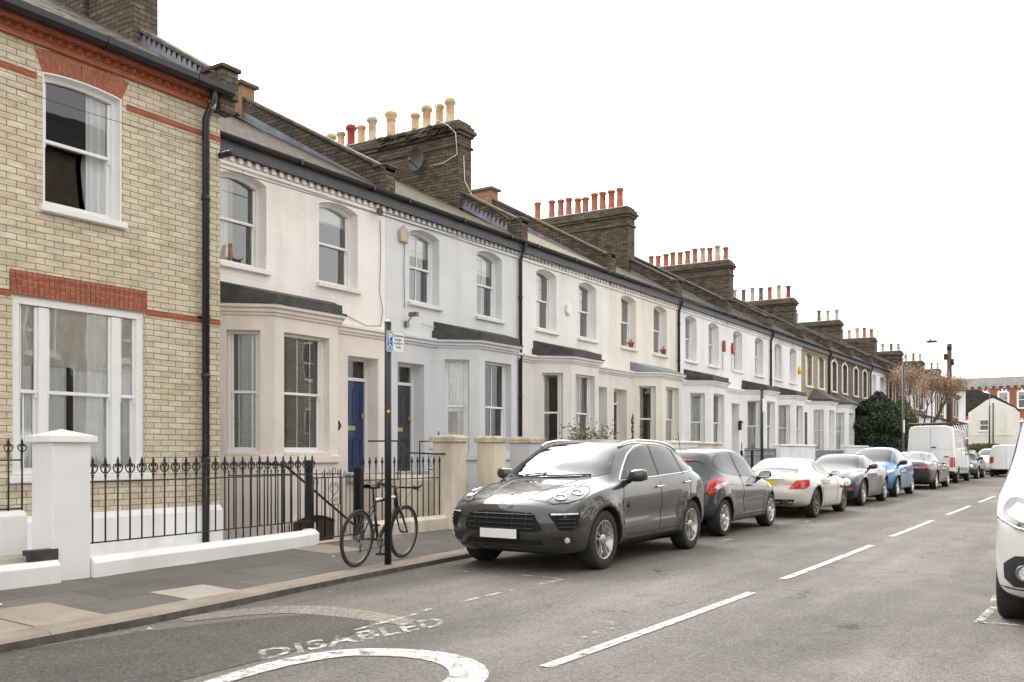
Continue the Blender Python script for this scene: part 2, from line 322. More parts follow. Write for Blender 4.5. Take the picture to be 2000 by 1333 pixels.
# ------------------------------------------------------------------ mesh helpers
ORG = {}
class MB:
    def __init__(s, T=None):
        s.v = []; s.f = []; s.T = T; s.smooth = []; s.uvset = {}
    def P(s, p):
        if s.T: p = s.T(*p)
        s.v.append(tuple(p)); return len(s.v)-1
    def face(s, pts, sm=False, uv=None):
        s.f.append([s.P(p) for p in pts]); s.smooth.append(sm)
        if uv: s.uvset[len(s.f)-1] = uv
    def box(s, x0, x1, y0, y1, z0, z1, skip=''):
        a, b = min(x0,x1), max(x0,x1); c, d = min(y0,y1), max(y0,y1); e, g = min(z0,z1), max(z0,z1)
        P = [s.P(p) for p in ((a,c,e),(b,c,e),(b,d,e),(a,d,e),(a,c,g),(b,c,g),(b,d,g),(a,d,g))]
        for k, q in (('b',(0,3,2,1)),('t',(4,5,6,7)),('s',(0,1,5,4)),('e',(1,2,6,5)),('n',(2,3,7,6)),('w',(3,0,4,7))):
            if k not in skip: s.f.append([P[i] for i in q]); s.smooth.append(False)
    def prism(s, poly, d0, d1, f, sm=False):
        """poly: 2-D points; f(u,v,d)->3-D; extrudes from d0 to d1"""
        n = len(poly); A = [s.P(f(u, v, d0)) for u, v in poly]; B = [s.P(f(u, v, d1)) for u, v in poly]
        tri = tessellate_polygon([[Vector((u, v, 0)) for u, v in poly]])
        for t in tri:
            s.f.append([A[i] for i in t]); s.smooth.append(False); s.f.append([B[i] for i in reversed(t)]); s.smooth.append(False)
        for i in range(n):
            j = (i+1) % n; s.f.append([A[i], A[j], B[j], B[i]]); s.smooth.append(sm)
    def tube(s, pts, r, n=8, cap=True, sm=True):
        pts = [Vector(p) for p in pts]; rr = r if isinstance(r, (list, tuple)) else [r]*len(pts)
        rings = []; up = None
        for i, p in enumerate(pts):
            d = (pts[min(i+1, len(pts)-1)] - pts[max(i-1, 0)]).normalized()
            if up is None:
                up = Vector((0,0,1)) if abs(d.z) < .9 else Vector((1,0,0))
            a = d.cross(up)
            if a.length < 1e-4: a = d.cross(Vector((1,0,0)))
            a.normalize(); b = a.cross(d).normalized(); up = b
            rings.append([s.P(p + (a*math.cos(2*math.pi*k/n) + b*math.sin(2*math.pi*k/n))*rr[i]) for k in range(n)])
        for i in range(len(rings)-1):
            for k in range(n):
                s.f.append([rings[i][k], rings[i][(k+1)%n], rings[i+1][(k+1)%n], rings[i+1][k]]); s.smooth.append(sm)
        if cap:
            s.f.append(rings[0][::-1]); s.smooth.append(False); s.f.append(rings[-1]); s.smooth.append(False)
    def lathe(s, cx, cy, prof, n=16, sm=True, axis='z', cz=0):
        rings = []
        for r, z in prof:
            ring = []
            for k in range(n):
                a = 2*math.pi*k/n; u, w = r*math.cos(a), r*math.sin(a)
                ring.append(s.P((cx+u, cy+w, z+cz) if axis == 'z' else (cx+z, cy+u, cz+w)))
            rings.append(ring)
        for i in range(len(rings)-1):
            for k in range(n):
                s.f.append([rings[i][k], rings[i][(k+1)%n], rings[i+1][(k+1)%n], rings[i+1][k]]); s.smooth.append(sm)
        s.f.append(rings[0][::-1]); s.smooth.append(False); s.f.append(rings[-1]); s.smooth.append(False)
    def build(s, name, m, parent=None, bevel=0, seg=1, recalc=True, merge=True):
        me = bpy.data.meshes.new(name)
        o3 = Vector(ORG.get(parent.name, (0,0,0))) if parent else Vector((0,0,0))
        me.from_pydata([tuple(Vector(p)-o3) for p in s.v], [], s.f)
        me.polygons.foreach_set('use_smooth', s.smooth); me.update()
        ms = m if isinstance(m, (list, tuple)) else [m]
        for x in ms: me.materials.append(MATS[x])
        # box-projected UVs in metres
        uvl = me.uv_layers.new(name='UVMap')
        V = s.v
        for pi, p in enumerate(me.polygons):
            nn = p.normal; ax, ay, az = abs(nn.x), abs(nn.y), abs(nn.z)
            us = s.uvset.get(pi)
            for k, li in enumerate(p.loop_indices):
                x, y, z = V[me.loops[li].vertex_index]
                if us: uvl.data[li].uv = us[k]
                elif az > .92: uvl.data[li].uv = (x, y)
                elif az > .45 : uvl.data[li].uv = (y, math.hypot(x, z)) if ax > ay else (x, math.hypot(y, z))
                elif ax >= ay*.99: uvl.data[li].uv = (y, z)
                else: uvl.data[li].uv = (x+.114, z)
        if recalc:
            bm = bmesh.new(); bm.from_mesh(me)
            if merge: bmesh.ops.remove_doubles(bm, verts=bm.verts, dist=1e-5)
            bmesh.ops.recalc_face_normals(bm, faces=bm.faces); bm.to_mesh(me); bm.free()
        o = bpy.data.objects.new(name, me); COL.objects.link(o)
        if parent: o.parent = parent; ORG[o.name] = tuple(o3)
        if bevel:
            md = o.modifiers.new('bevel', 'BEVEL'); md.width = bevel; md.segments = seg; md.limit_method = 'ANGLE'; md.angle_limit = R(40)
        return o
def thing(name, label, cat, loc=(0,0,0), group=None):
    o = bpy.data.objects.new(name, None); COL.objects.link(o); o.location = loc; ORG[o.name] = tuple(loc)
    o.empty_display_size = .1; o['label'] = label; o['category'] = cat
    if group: o['group'] = group
    return o
def tag(o, label, cat, group=None):
    o['label'] = label; o['category'] = cat
    if group: o['group'] = group
    return o
def struct(o, kind='structure'): o['kind'] = kind; return o
def rel(mb, loc):
    """tagged single-mesh things keep their origin at loc"""
    return mb
def solo(mb, name, m, loc, label, cat, group=None, bevel=0):
    mb.v = [tuple(Vector(p)-Vector(loc)) for p in mb.v]
    o = mb.build(name, m, None, bevel); o.location = loc
    return tag(o, label, cat, group)
def copy_tree(o, parent=None):
    c = o.copy(); COL.objects.link(c)
    if parent: c.parent = parent
    for ch in [x for x in o.children]: copy_tree(ch, c)
    return c
def arc_pts(u0, u1, vs, va, n=10):
    """segmental arch from (u0,vs) over (mid,va) to (u1,vs)"""
    if va-vs < 1e-4: return [(u0, vs), (u1, vs)]
    w = (u1-u0)/2; s = va-vs; r = (w*w+s*s)/(2*s); cu, cv = (u0+u1)/2, va-r; a = math.asin(min(1, w/r))
    return [(cu+r*math.sin(-a+2*a*i/n), cv+r*math.cos(-a+2*a*i/n)) for i in range(n+1)]
def panel(mb, u0, u1, v0, v1, holes, depth, sub=None):
    """wall face in (u,v) at d=0 with holes (a,b,v_bottom,v_spring,v_apex); reveals go to d=-depth"""
    us = sorted({u0, u1, *[h[0] for h in holes], *[h[1] for h in holes]}); vs_ = sorted({v0, v1, *[h[2] for h in holes], *[h[4] for h in holes]})
    for i in range(len(us)-1):
        for j in range(len(vs_)-1):
            cu, cv = (us[i]+us[i+1])/2, (vs_[j]+vs_[j+1])/2
            if any(h[0] < cu < h[1] and h[2] < cv < h[4] for h in holes): continue
            mb.face([(us[i],vs_[j],0),(us[i+1],vs_[j],0),(us[i+1],vs_[j+1],0),(us[i],vs_[j+1],0)])
    for a, b, vb, sp, ap in holes:
        A = arc_pts(a, b, sp, ap)
        if ap-sp > 1e-4:
            for k in range(len(A)-1):
                (p, q), (r_, s_) = A[k], A[k+1]
                mb.face([(p,q,0),(r_,s_,0),(r_,ap,0),(p,ap,0)])
        for k in range(len(A)-1):
            (p, q), (r_, s_) = A[k], A[k+1]; mb.face([(p,q,0),(r_,s_,0),(r_,s_,-depth),(p,q,-depth)])
        mb.face([(a,vb,0),(a,sp,0),(a,sp,-depth),(a,vb,-depth)]); mb.face([(b,vb,0),(b,sp,0),(b,sp,-depth),(b,vb,-depth)])
        mb.face([(a,vb,0),(b,vb,0),(b,vb,-depth),(a,vb,-depth)])
# ------------------------------------------------------------------ windows, bays, doors, houses
def facT(X0): return lambda u, v, d: (X0+d, u, v)
def lineT(p, q):
    """frame on a vertical plane through plan points p->q; outward is to the right-hand side (+X side)"""
    L = math.hypot(q[0]-p[0], q[1]-p[1]); tx, ty = (q[0]-p[0])/L, (q[1]-p[1])/L; nx, ny = ty, -tx
    return (lambda u, v, d: (p[0]+tx*u+nx*d, p[1]+ty*u+ny*d, v)), L
def wavy(mb, a, b, v0, v1, d, amp=.018, wl=.11, ph=0):
    n = max(6, int((b-a)/.012)); pr = None
    for i in range(n+1):
        u = a+(b-a)*i/n; dd = d+amp*math.sin(2*math.pi*u/wl+ph)+amp*.5*math.sin(2*math.pi*u/wl*.37+1+ph)
        if pr: mb.face([(pr[0],v0,pr[1]),(u,v0,dd),(u,v1,dd),(pr[0],v1,pr[1])], True)
        pr = (u, dd)
def sash(parent, T, a, b, vb, sp, ap, rec, dress='none', bars=0, fw=.06, mid=.5, as_part=True, frame='joinery', sill=True, mull=None, horns=True, sillm=None):
    """sliding sash window set back rec behind the wall face; returns the window part"""
    nm = 'window' if as_part else 'sash_window'
    fb = MB(T); D = -rec; vm = vb+(ap-vb)*mid
    A = arc_pts(a, b, sp, ap); Ai = arc_pts(a+fw, b-fw, sp-fw*.9, ap-fw)
    fb.box(a, a+fw, vb, sp-fw*.9, D-.05, D+.03); fb.box(b-fw, b, vb, sp-fw*.9, D-.05, D+.03)
    k = len(A)-1
    for i in range(k):
        (p, q), (r_, s_) = A[i], A[i+1]; (pi_, qi), (ri, si) = Ai[i], Ai[i+1]
        fb.face([(p,q,D+.03),(r_,s_,D+.03),(ri,si,D+.03),(pi_,qi,D+.03)]); fb.face([(pi_,qi,D+.03),(ri,si,D+.03),(ri,si,D-.05),(pi_,qi,D-.05)])
    for sg, q in ((1, a), (-1, b)): fb.prism([(q, sp-fw*.9), (q+sg*fw, sp-fw*.9), (q, sp)], D-.05, D+.03, lambda u, v, d: (u, v, d))
    fb.box(a+fw, b-fw, vb, vb+.085, D-.055, D-.012)           # bottom rail
    fb.box(a+.002, b-.002, vb-.0, vb+.03, D-.02, D+.05)
    cells = [(a+fw, b-fw)] if not mull else []
    if mull:
        xs = [a+fw]+[m for m in mull]+[b-fw]; hw = .055
        for m in mull: fb.box(m-hw, m+hw, vb+.02, ap-fw, D-.05, D+.02)
        cells = [(xs[i]+(hw if i else 0), xs[i+1]-(hw if i < len(xs)-2 else 0)) for i in range(len(xs)-1)]
    st = .038
    for c0, c1 in cells:
        fb.box(c0, c1, vm-.02, vm+.022, D-.035, D+.008)       # meeting rail
        for s0, s1, z0, z1, dd in ((c0, c0+st, vm+.022, sp-fw, D-.012), (c1-st, c1, vm+.022, sp-fw, D-.012), (c0, c0+st*1.1, vb+.085, vm-.02, D-.035), (c1-st*1.1, c1, vb+.085, vm-.02, D-.035)):
            fb.box(s0, s1, z0, z1, dd-.02, dd+.012)
        if horns:
            for u in (c0, c1-st): fb.box(u+.004, u+st-.004, vm-.075, vm-.02, D-.03, D+.004)
        if bars:
            for j in range(1, bars+1):
                u = c0+(c1-c0)*j/(bars+1); fb.box(u-.011, u+.011, vm+.022, ap-fw*1.2, D-.03, D-.004); fb.box(u-.011, u+.011, vb+.085, vm-.02, D-.05, D-.026)
    w = fb.build(nm, frame, parent, .004)
    gb = MB(T)
    for c0, c1 in cells:
        top = arc_pts(c0, c1, sp-fw*.95, ap-fw*1.02) if not mull else [(c0, ap-fw), (c1, ap-fw)]
        if mull or ap-sp < 1e-4: gb.face([(c0,vm,D-.018),(c1,vm,D-.018),(c1,ap-fw,D-.018),(c0,ap-fw,D-.018)])
        else:
            for i in range(len(top)-1):
                (p, q), (r_, s_) = top[i], top[i+1]; gb.face([(p,vm,D-.018),(r_,vm,D-.018),(r_,s_,D-.018),(p,q,D-.018)])
        gb.face([(c0,vb+.05,D-.042),(c1,vb+.05,D-.042),(c1,vm,D-.042),(c0,vm,D-.042)])
    gb.build('pane', 'upper_glass' if as_part and not mull and a > 8 else 'window_glass', w, recalc=False)
    if sill:
        s_ = MB(T); s_.box(a-.06, b+.06, vb-.085, vb-.005, -rec+.0, .075); s_.build('sill', sillm or 'joinery', w, .008)
    # what hangs behind the glass
    aa, bb, dz = a+fw*.6, b-fw*.6, D-.085
    top = ap-.02
    def cur(u0, u1, v0, v1, m='curtain_white', name='curtain', amp=.018, wl=.11, d=0):
        c = MB(T); wavy(c, u0, u1, v0, v1, dz-d, amp, wl, u0*7); c.build(name, m, w, recalc=False)
    def slab(u0, u1, v0, v1, m, name='blind', d=0):
        c = MB(T); c.box(u0, u1, v0, v1, dz-d-.006, dz-d); c.build(name, m, w)
    W_ = bb-aa; H_ = top-vb
    if dress == 'venetian':
        c = MB(T); v = vb+.03
        while v < top-.02:
            c.face([(aa,v,dz-.012),(bb,v,dz-.012),(bb,v+.022,dz+.010),(aa,v+.022,dz+.010)]); v += .034
        bl = c.build('blind', 'blind_grey', w, recalc=False)
        c = MB(T)
        for t_ in ((.18, .5, .8) if W_ > .6 else (.3, .75)): c.box(aa+W_*t_-.016, aa+W_*t_+.016, vb+.02, top, dz+.018, dz+.021)
        c.build('tape', 'blind_white', bl)
    elif dress == 'curtain_right':
        cur(aa+W_*.66, bb, vb, top, 'curtain_white', amp=.03, wl=.09)
    elif dress == 'cafe':       # sheer curtains below a pale blind
        m_a = aa+W_*.44
        for c0, c1 in cells:
            m_ = (c0+c1)/2-.08
            slab(c0-.03, (m_ if c1-c0 > .7 else c1+.03), top-H_*.37, top, 'roman_blind', d=-.045)
            if c1-c0 > .7: slab(m_, c1+.03, top-H_*.375, top, 'roman_blind', d=-.04)
        cur(aa-.0, m_a-.035, vb, top-.03, wl=.1, d=-.02); cur(m_a+.035, bb, vb, top-.03, wl=.1, d=-.02)
    elif dress == 'half_white':
        slab(aa, bb, top-H_*.32, top, 'blind_white'); cur(aa+W_*.0, aa+W_*.12, vb, top, 'curtain_sheer')
    elif dress == 'grey_roller': slab(aa, bb, vm-.0, top, 'blind_grey')
    elif dress == 'tan': cur(aa+W_*.0, aa+W_*.42, vb, top-H_*.0, 'curtain_sheer', amp=.01); cur(aa+W_*.42, aa+W_*.55, vb, top, 'tan_curtain')
    elif dress == 'net': cur(aa, bb, vb, top, 'curtain_sheer', amp=.012)
    elif dress == 'net_white': cur(aa, bb, vm-.1, top, 'curtain_white', amp=.014, wl=.05, d=-.03); cur(aa, bb, vb, vm-.1, 'curtain_sheer', amp=.014)
    elif dress == 'net_left': cur(aa, aa+W_*.62, vb, top, 'curtain_sheer', amp=.012)
    elif dress == 'net_edge': cur(aa, aa+W_*.3, vb, top, 'curtain_white', amp=.02, wl=.08)
    elif dress in ('shutter', 'shutter_half'):
        c = MB(T); v = vb+.05; tp = top if dress == 'shutter' else vm
        while v < tp-.04:
            c.face([(aa,v,dz-.02),(bb,v,dz-.02),(bb,v+.045,dz+.012),(aa,v+.045,dz+.012)]); v += .062
        c.box(aa+W_*.48, aa+W_*.52, vb, tp, dz+.0, dz+.02); c.box(aa, bb, tp-.04, tp, dz, dz+.02)
        c.build('shutter', 'blind_white', w, recalc=False)
        if dress == 'shutter_half': slab(aa, bb, vm, top, 'blind_grey', d=.3)
    elif dress == 'roller_third': slab(aa, bb, top-H_*.22, top, 'blind_white')
    return w
def off_plan(plan, o):
    (x0,y0),(x1,y1),(x2,y2),(x3,y3) = plan
    import_k = math.tan(math.atan2(x1-x0, y1-y0)/2)
    return [(x0, y0-o*1.2), (x1+o, y1-o*import_k), (x2+o, y2+o*import_k), (x3, y3+o*1.2)]
def zprism(mb, pl, z0, z1): mb.prism([(y, x) for x, y in pl], z0, z1, lambda u, v, d: (v, u, d))
def bay(root, X0, Ys, wallm, zb, dress, Xb=None, roof='dark_lead', roofstyle='parapet', sillz=1.42, topz=3.3, bars=(0,0,0), trim=None, sillmould=True):
    """Ys: left wall joint, front left, front right, right wall joint"""
    Xb = Xb if Xb is not None else X0+.68
    trim = trim or wallm
    plan = [(X0, Ys[0]), (Xb, Ys[1]), (Xb, Ys[2]), (X0, Ys[3])]
    wb = MB(); segs = []
    for i in range(3):
        T, L = lineT(plan[i], plan[i+1]); wb.T = T
        mrg = .2 if i == 1 else .21
        h = (mrg, L-mrg, sillz, topz, topz)
        panel(wb, 0, L, zb, 3.54, [h], .24); segs.append((T, h))
    wb.T = None
    w = wb.build('bay_window', wallm, root)
    m = MB()
    for z0, z1, o in ((3.53, 3.575, .035), (3.575, 3.64, .07), (3.64, 3.70, .12)): zprism(m, off_plan(plan, o), z0, z1)
    m.build('cornice', trim, w, .012, 2)
    if sillmould: m = MB(); zprism(m, off_plan(plan, .055), sillz-.16, sillz-.045); m.build('sill_moulding', trim, w, .012, 2)
    r = MB()
    if roofstyle == 'parapet':
        zprism(r, off_plan(plan, .07), 3.70, 3.865)
        P = off_plan(plan, .02)
        r.face([(P[0][0],P[0][1],4.06),(P[1][0],P[1][1],3.868),(P[2][0],P[2][1],3.868),(P[3][0],P[3][1],4.06)])
        r.face([(P[0][0],P[0][1],3.86),(P[1][0],P[1][1],3.86),(P[1][0],P[1][1],3.868),(P[0][0],P[0][1],4.06)])
        r.face([(P[3][0],P[3][1],3.86),(P[2][0],P[2][1],3.86),(P[2][0],P[2][1],3.868),(P[3][0],P[3][1],4.06)])
        zprism(r, off_plan(plan, .15), 3.698, 3.718)
    elif roofstyle == 'lead':
        P = off_plan(plan, .1)
        r.face([(P[0][0],P[0][1],3.98),(P[1][0],P[1][1],3.72),(P[2][0],P[2][1],3.72),(P[3][0],P[3][1],3.98)])
        r.face([(P[0][0],P[0][1],3.70),(P[1][0],P[1][1],3.70),(P[1][0],P[1][1],3.72),(P[0][0],P[0][1],3.98)])
        r.face([(P[3][0],P[3][1],3.70),(P[2][0],P[2][1],3.70),(P[2][0],P[2][1],3.72),(P[3][0],P[3][1],3.98)])
        zprism(r, off_plan(plan, .13), 3.69, 3.722)
    else:      # hipped slate roof
        P = off_plan(plan, .2); zprism(r, P, 3.70, 3.78)
        a, b = (X0, Ys[1]+.1, 4.3), (X0, Ys[2]-.1, 4.3)
        q = [(p[0], p[1], 3.782) for p in P]
        r.face([q[0], q[1], a]); r.face([q[1], q[2], b, a]); r.face([q[2], q[3], b])
    r.build('bay_roof', roof, w, .01)
    for i, (T, h) in enumerate(segs):
        sash(w, T, h[0], h[1], sillz, topz, topz, .17, dress[i], bars[i], .05, .5, as_part=False, sill=False)
        s_ = MB(T); s_.box(h[0]+.002, h[1]-.002, sillz-.045, sillz+.012, -.22, .05); s_.build('sill', trim, w, .006)
    return w
def doorway(root, X0, a, b, z0, ztop, rec, colour, light='pane', style='panel'):
    T = facT(X0-rec); d = MB(T)
    zt = ztop-.36; fr = MB(T)
    for u0, u1, v0, v1 in ((a, a+.055, z0, ztop), (b-.055, b, z0, ztop), (a+.055, b-.055, ztop-.05, ztop), (a+.055, b-.055, zt-.06, zt)): fr.box(u0, u1, v0, v1, -.03, .04)
    f = fr.build('door_frame', 'joinery', root, .004)
    g = MB(T); g.box(a+.055, b-.055, zt, ztop-.05, -.012, -.004); g.build('fanlight', 'window_glass' if light == 'pane' else 'blind_grey', f)
    d.box(a+.055, b-.055, z0, zt-.06, -.03, 0)
    W = b-a-.11
    for i in range(2):
        for (v0, v1) in ((.12, .62), (.95, zt-.06-z0-.15)):
            u0 = a+.055+W*(.12+.44*i); u1 = u0+W*.32
            for q in ((u0,u1,v0,v0+.02),(u0,u1,v1-.02,v1),(u0,u0+.02,v0,v1),(u1-.02,u1,v0,v1)): d.box(q[0], q[1], z0+q[2], z0+q[3], 0, .012)
    dr = d.build('door', colour, root, .003)
    h = MB(T); h.box(a+W*.5-.06, a+W*.5+.16, z0+.78, z0+.86, .0, .016); h.build('letterbox', 'brass', dr)
    h = MB(T); h.lathe(0, 0, [(.0,0),(.022,.0),(.03,.03),(.012,.05)], 10) if False else None
    h.box(b-.13, b-.095, z0+1.0, z0+1.1, 0, .05); h.build('handle', 'brass', dr, .008)
    th = MB(facT(X0)); th.box(a-.05, b+.05, z0-.16, z0-.002, -rec, .12); th.build('doorstep', 'stone_step', root, .01)
    return dr
POTS = {}
def pot(parent, x, y, z, m, h=.68, r=.125, kind=0):
    p = MB()
    if kind == 0: prof = [(r*.95,0),(r*.92,.04),(r*.8,h*.5),(r*.78,h-.09),(r*1.0,h-.08),(r*1.02,h-.02),(r*.9,h),(r*.7,h),(r*.65,h-.15)]
    elif kind == 1: prof = [(r*1.15,0),(r*1.1,.06),(r*.85,.1),(r*.85,h-.14),(r*1.15,h-.12),(r*1.2,h-.05),(r*.98,h-.03),(r*.98,h),(r*.6,h),(r*.6,h-.15)]
    else: prof = [(r*1.05,0),(r,.05),(r*.9,h*.6),(r*.9,h-.2),(r*1.1,h-.19),(r*.95,h-.15),(r*1.35,h-.05),(r*1.3,h+.02),(r*.2,h+.09)]
    p.lathe(x, y, prof, 14, cz=z); p.build('chimney_pot', m, parent)
def chimney(root, Y, x0, x1, zb, zt, pots, m='dark_stock', th=.26, extra=None):
    """x0 front face (larger X), x1 back"""
    c = MB(); c.box(x0, x1, Y-th, Y+th, zb, zt-.34)
    for z0, z1, o in ((zt-.62, zt-.55, .04), (zt-.34, zt-.26, .05), (zt-.26, zt-.17, .1), (zt-.17, zt-.08, .06), (zt-.08, zt, -.0)): c.box(x0+o, x1-o, Y-th-o, Y+th+o, z0, z1)
    ch = c.build('chimney', m, root, .01)
    f = MB(); f.box(x0-.05, x1+.05, Y-th+.05, Y+th-.05, zt-.002, zt+.05); f.build('flaunching', 'rendered_grey', ch, .03, 2)
    for x, mm, h, k in pots: pot(ch, x, Y+random.uniform(-.04, .04), zt+.03, mm, h, kind=k)
    return ch
def parapet(root, Y, xf, zf, xr, zr, m='dark_stock', block=True, t=.115, lift=.19, end='dark_stock', corbel=True, cop='coping', flash=False):
    """sloping party parapet from the eave (xf,zf) up to the ridge (xr,zr)"""
    w = MB(); f = lambda u, v, d: (u, d, v)
    poly = [(xf, zf-.15), (xf, zf+lift), (xr, zr+lift), (xr-.7, zr+lift-.1), (xr-.7, zr-.5), (xr, zr-.4)]
    w.prism(poly, Y-t, Y+t, f)
    p = w.build('parapet_wall', m, root)
    c = MB(); 
    c.prism([(xf+.03, zf+lift), (xf+.03, zf+lift+.07), (xr, zr+lift+.07), (xr, zr+lift)], Y-t-.05, Y+t+.05, f); c.build('coping', cop, p, .012)
    if flash:
        g = MB(); yy = Y-t-.012; g.face([(xf-.3,yy,zf+.02),(xr,yy,zr-.06),(xr,yy,zr+.1),(xf-.3,yy,zf+.18)]); g.face([(xf-.3,yy,zf+.03),(xr,yy,zr-.05),(xr,yy-.16,zr-.055),(xf-.3,yy-.16,zf+.025)]); g.build('flashing', 'lead', p)
    if corbel:
        e = MB(); e.box(xf-.24, xf+(.17 if corbel == 2 else .03), Y-t-.03, Y+t+.03, zf-(.12 if corbel == 2 else .02), zf+lift+.08); e.box(xf-.28, xf+(.21 if corbel == 2 else .07), Y-t-.06, Y+t+.06, zf+lift+.08, zf+lift+.14)
        if corbel == 2: e.box(xf-.1, xf+.12, Y-t-.02, Y+t+.02, zf-.3, zf-.12)
        e.build('corbel', end, p, .01)
    if block:
        b = MB(); b.box(xr+.15, xr-.65, Y-t-.06, Y+t+.06, zr-.3, zr+lift+.22); b.build('flue_block', 'orange_brick', p)
        b = MB(); b.box(xr+.22, xr-.72, Y-t-.14, Y+t+.14, zr+lift+.22, zr+lift+.30); b.build('block_cap', 'coping', p, .01)
    return p
def flashing(parent, Y, pts, side=-1, t=.12, steps=18, hgt=.26):
    """stepped lead soakers climbing a wall above a roof slope"""
    (xa, za), (xb, zb) = pts; m = MB()
    y = Y+side*(t+.012)
    for i in range(steps):
        u0, u1 = i/steps, (i+1)/steps
        a = (xa+(xb-xa)*u0, za+(zb-za)*u0); b = (xa+(xb-xa)*u1, za+(zb-za)*u1)
        m.face([(a[0],y,a[1]),(b[0],y,b[1]),(b[0],y,b[1]+hgt*.35),(a[0]+(b[0]-a[0])*.2,y,b[1]+hgt),(a[0],y,a[1]+hgt*.35)])
        m.face([(a[0],y,a[1]),(b[0],y,b[1]),(b[0],y+side*.14,b[1]+.0),(a[0],y+side*.14,a[1])])
    return m.build('flashing', 'lead', parent)
GX = -11.5
def downpipe(root, x, y, z0, z1, zg, gx):
    p = MB(); p.tube([(gx, y, zg), (gx, y, zg-.12), (x, y, zg-.42), (x, y, z0)], .042, 10)
    z = z0+.5
    while z < z1-.3: p.tube([(x, y, z), (x, y, z+.06)], .052, 10); z += 1.15
    return p.build('downpipe', 'gutter_black', root)
def roof(root, Y0, Y1, X0, m, zf=6.3, xr=-15.4, zr=8.42, over=.16):
    r = MB(); k = .05
    a, b = Y0, Y1
    r.face([(X0+over,a,zf),(X0+over,b,zf),(xr,b,zr),(xr,a,zr)], uv=None)
    r.face([(X0+over,a,zf-k),(X0+over,b,zf-k),(X0+over,b,zf),(X0+over,a,zf)])
    r.face([(X0+over,a,zf-k),(X0+over,b,zf-k),(xr,b,zr-k),(xr,a,zr-k)])
    r.face([(xr,a,zr),(xr,b,zr),(xr*2-X0,b,zf),(xr*2-X0,a,zf)])
    o = r.build('roof', m, root, merge=False, recalc=False)
    c = MB(); c.tube([(xr, a, zr+.02), (xr, b, zr+.02)], .09, 8); c.build('ridge_tile', 'dark_stock', o)
    return o
def gutter(root, Y0, Y1, X0, zf=6.3, fas=.2):
    f = MB(); f.box(X0+.002, X0+.13, Y0, Y1, zf-.28, zf-.07); o = f.build('fascia', 'fascia', root)
    g = MB(); n = 8
    for i in range(n):
        a0, a1 = math.pi*i/n, math.pi*(i+1)/n; r_ = .062; cx, cz = X0+.195, zf-.045
        p = [(cx-r_*math.cos(a), cz-r_*math.sin(a)) for a in (a0, a1)]; q = [(cx-(r_-.008)*math.cos(a), cz-(r_-.008)*math.sin(a)) for a in (a0, a1)]
        g.face([(p[0][0],Y0,p[0][1]),(p[0][0],Y1,p[0][1]),(p[1][0],Y1,p[1][1]),(p[1][0],Y0,p[1][1])], True)
        g.face([(q[0][0],Y0,q[0][1]),(q[0][0],Y1,q[0][1]),(q[1][0],Y1,q[1][1]),(q[1][0],Y0,q[1][1])], True)
    for y in np.arange(Y0+.4, Y1, 1.8): g.box(X0+.128, X0+.262, y, y+.05, zf-.115, zf-.03)
    g.build('gutter', 'gutter_black', root, recalc=False)
def dentils(root, Y0, Y1, X0, m, zt=6.02, pitch=.17, w=.085, oy=0):
    c = MB(); c.box(X0+.001, X0+.075, Y0, Y1, zt-.0, zt+.06); c.box(X0+.001, X0+.04, Y0, Y1, zt-.15, zt-.10)
    y = Y0+.04
    while y < Y1-w: c.box(X0+.001, X0+.06, y, y+w, zt-.085, zt); y += pitch
    c.build('cornice', m, root, .004)
def house_body(root, Y0, Y1, X0, holes, m, zb, rev=.4, side=None, zt=6.27):
    w = MB(facT(X0)); panel(w, Y0+.001, Y1-.001, zb, zt, holes, rev); w.T = None
    bk = -19.2
    for y in (Y0+.002, Y1-.002): w.face([(X0,y,zb),(bk,y,zb),(bk,y,zt),(-15.4,y,8.66),(X0,y,zt)])
    w.face([(bk,Y0+.002,zb),(bk,Y1-.002,zb),(bk,Y1-.002,zt),(bk,Y0+.002,zt)])
    o = w.build('wall', m, root, recalc=False)
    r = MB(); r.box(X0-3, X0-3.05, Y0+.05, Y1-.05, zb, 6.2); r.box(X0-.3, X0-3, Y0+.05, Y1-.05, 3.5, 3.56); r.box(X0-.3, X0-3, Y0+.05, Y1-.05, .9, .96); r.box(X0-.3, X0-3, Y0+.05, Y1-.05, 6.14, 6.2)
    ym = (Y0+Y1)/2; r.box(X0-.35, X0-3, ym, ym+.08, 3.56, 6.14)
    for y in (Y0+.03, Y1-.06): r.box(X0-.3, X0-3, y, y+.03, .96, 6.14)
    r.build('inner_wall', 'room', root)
    return o
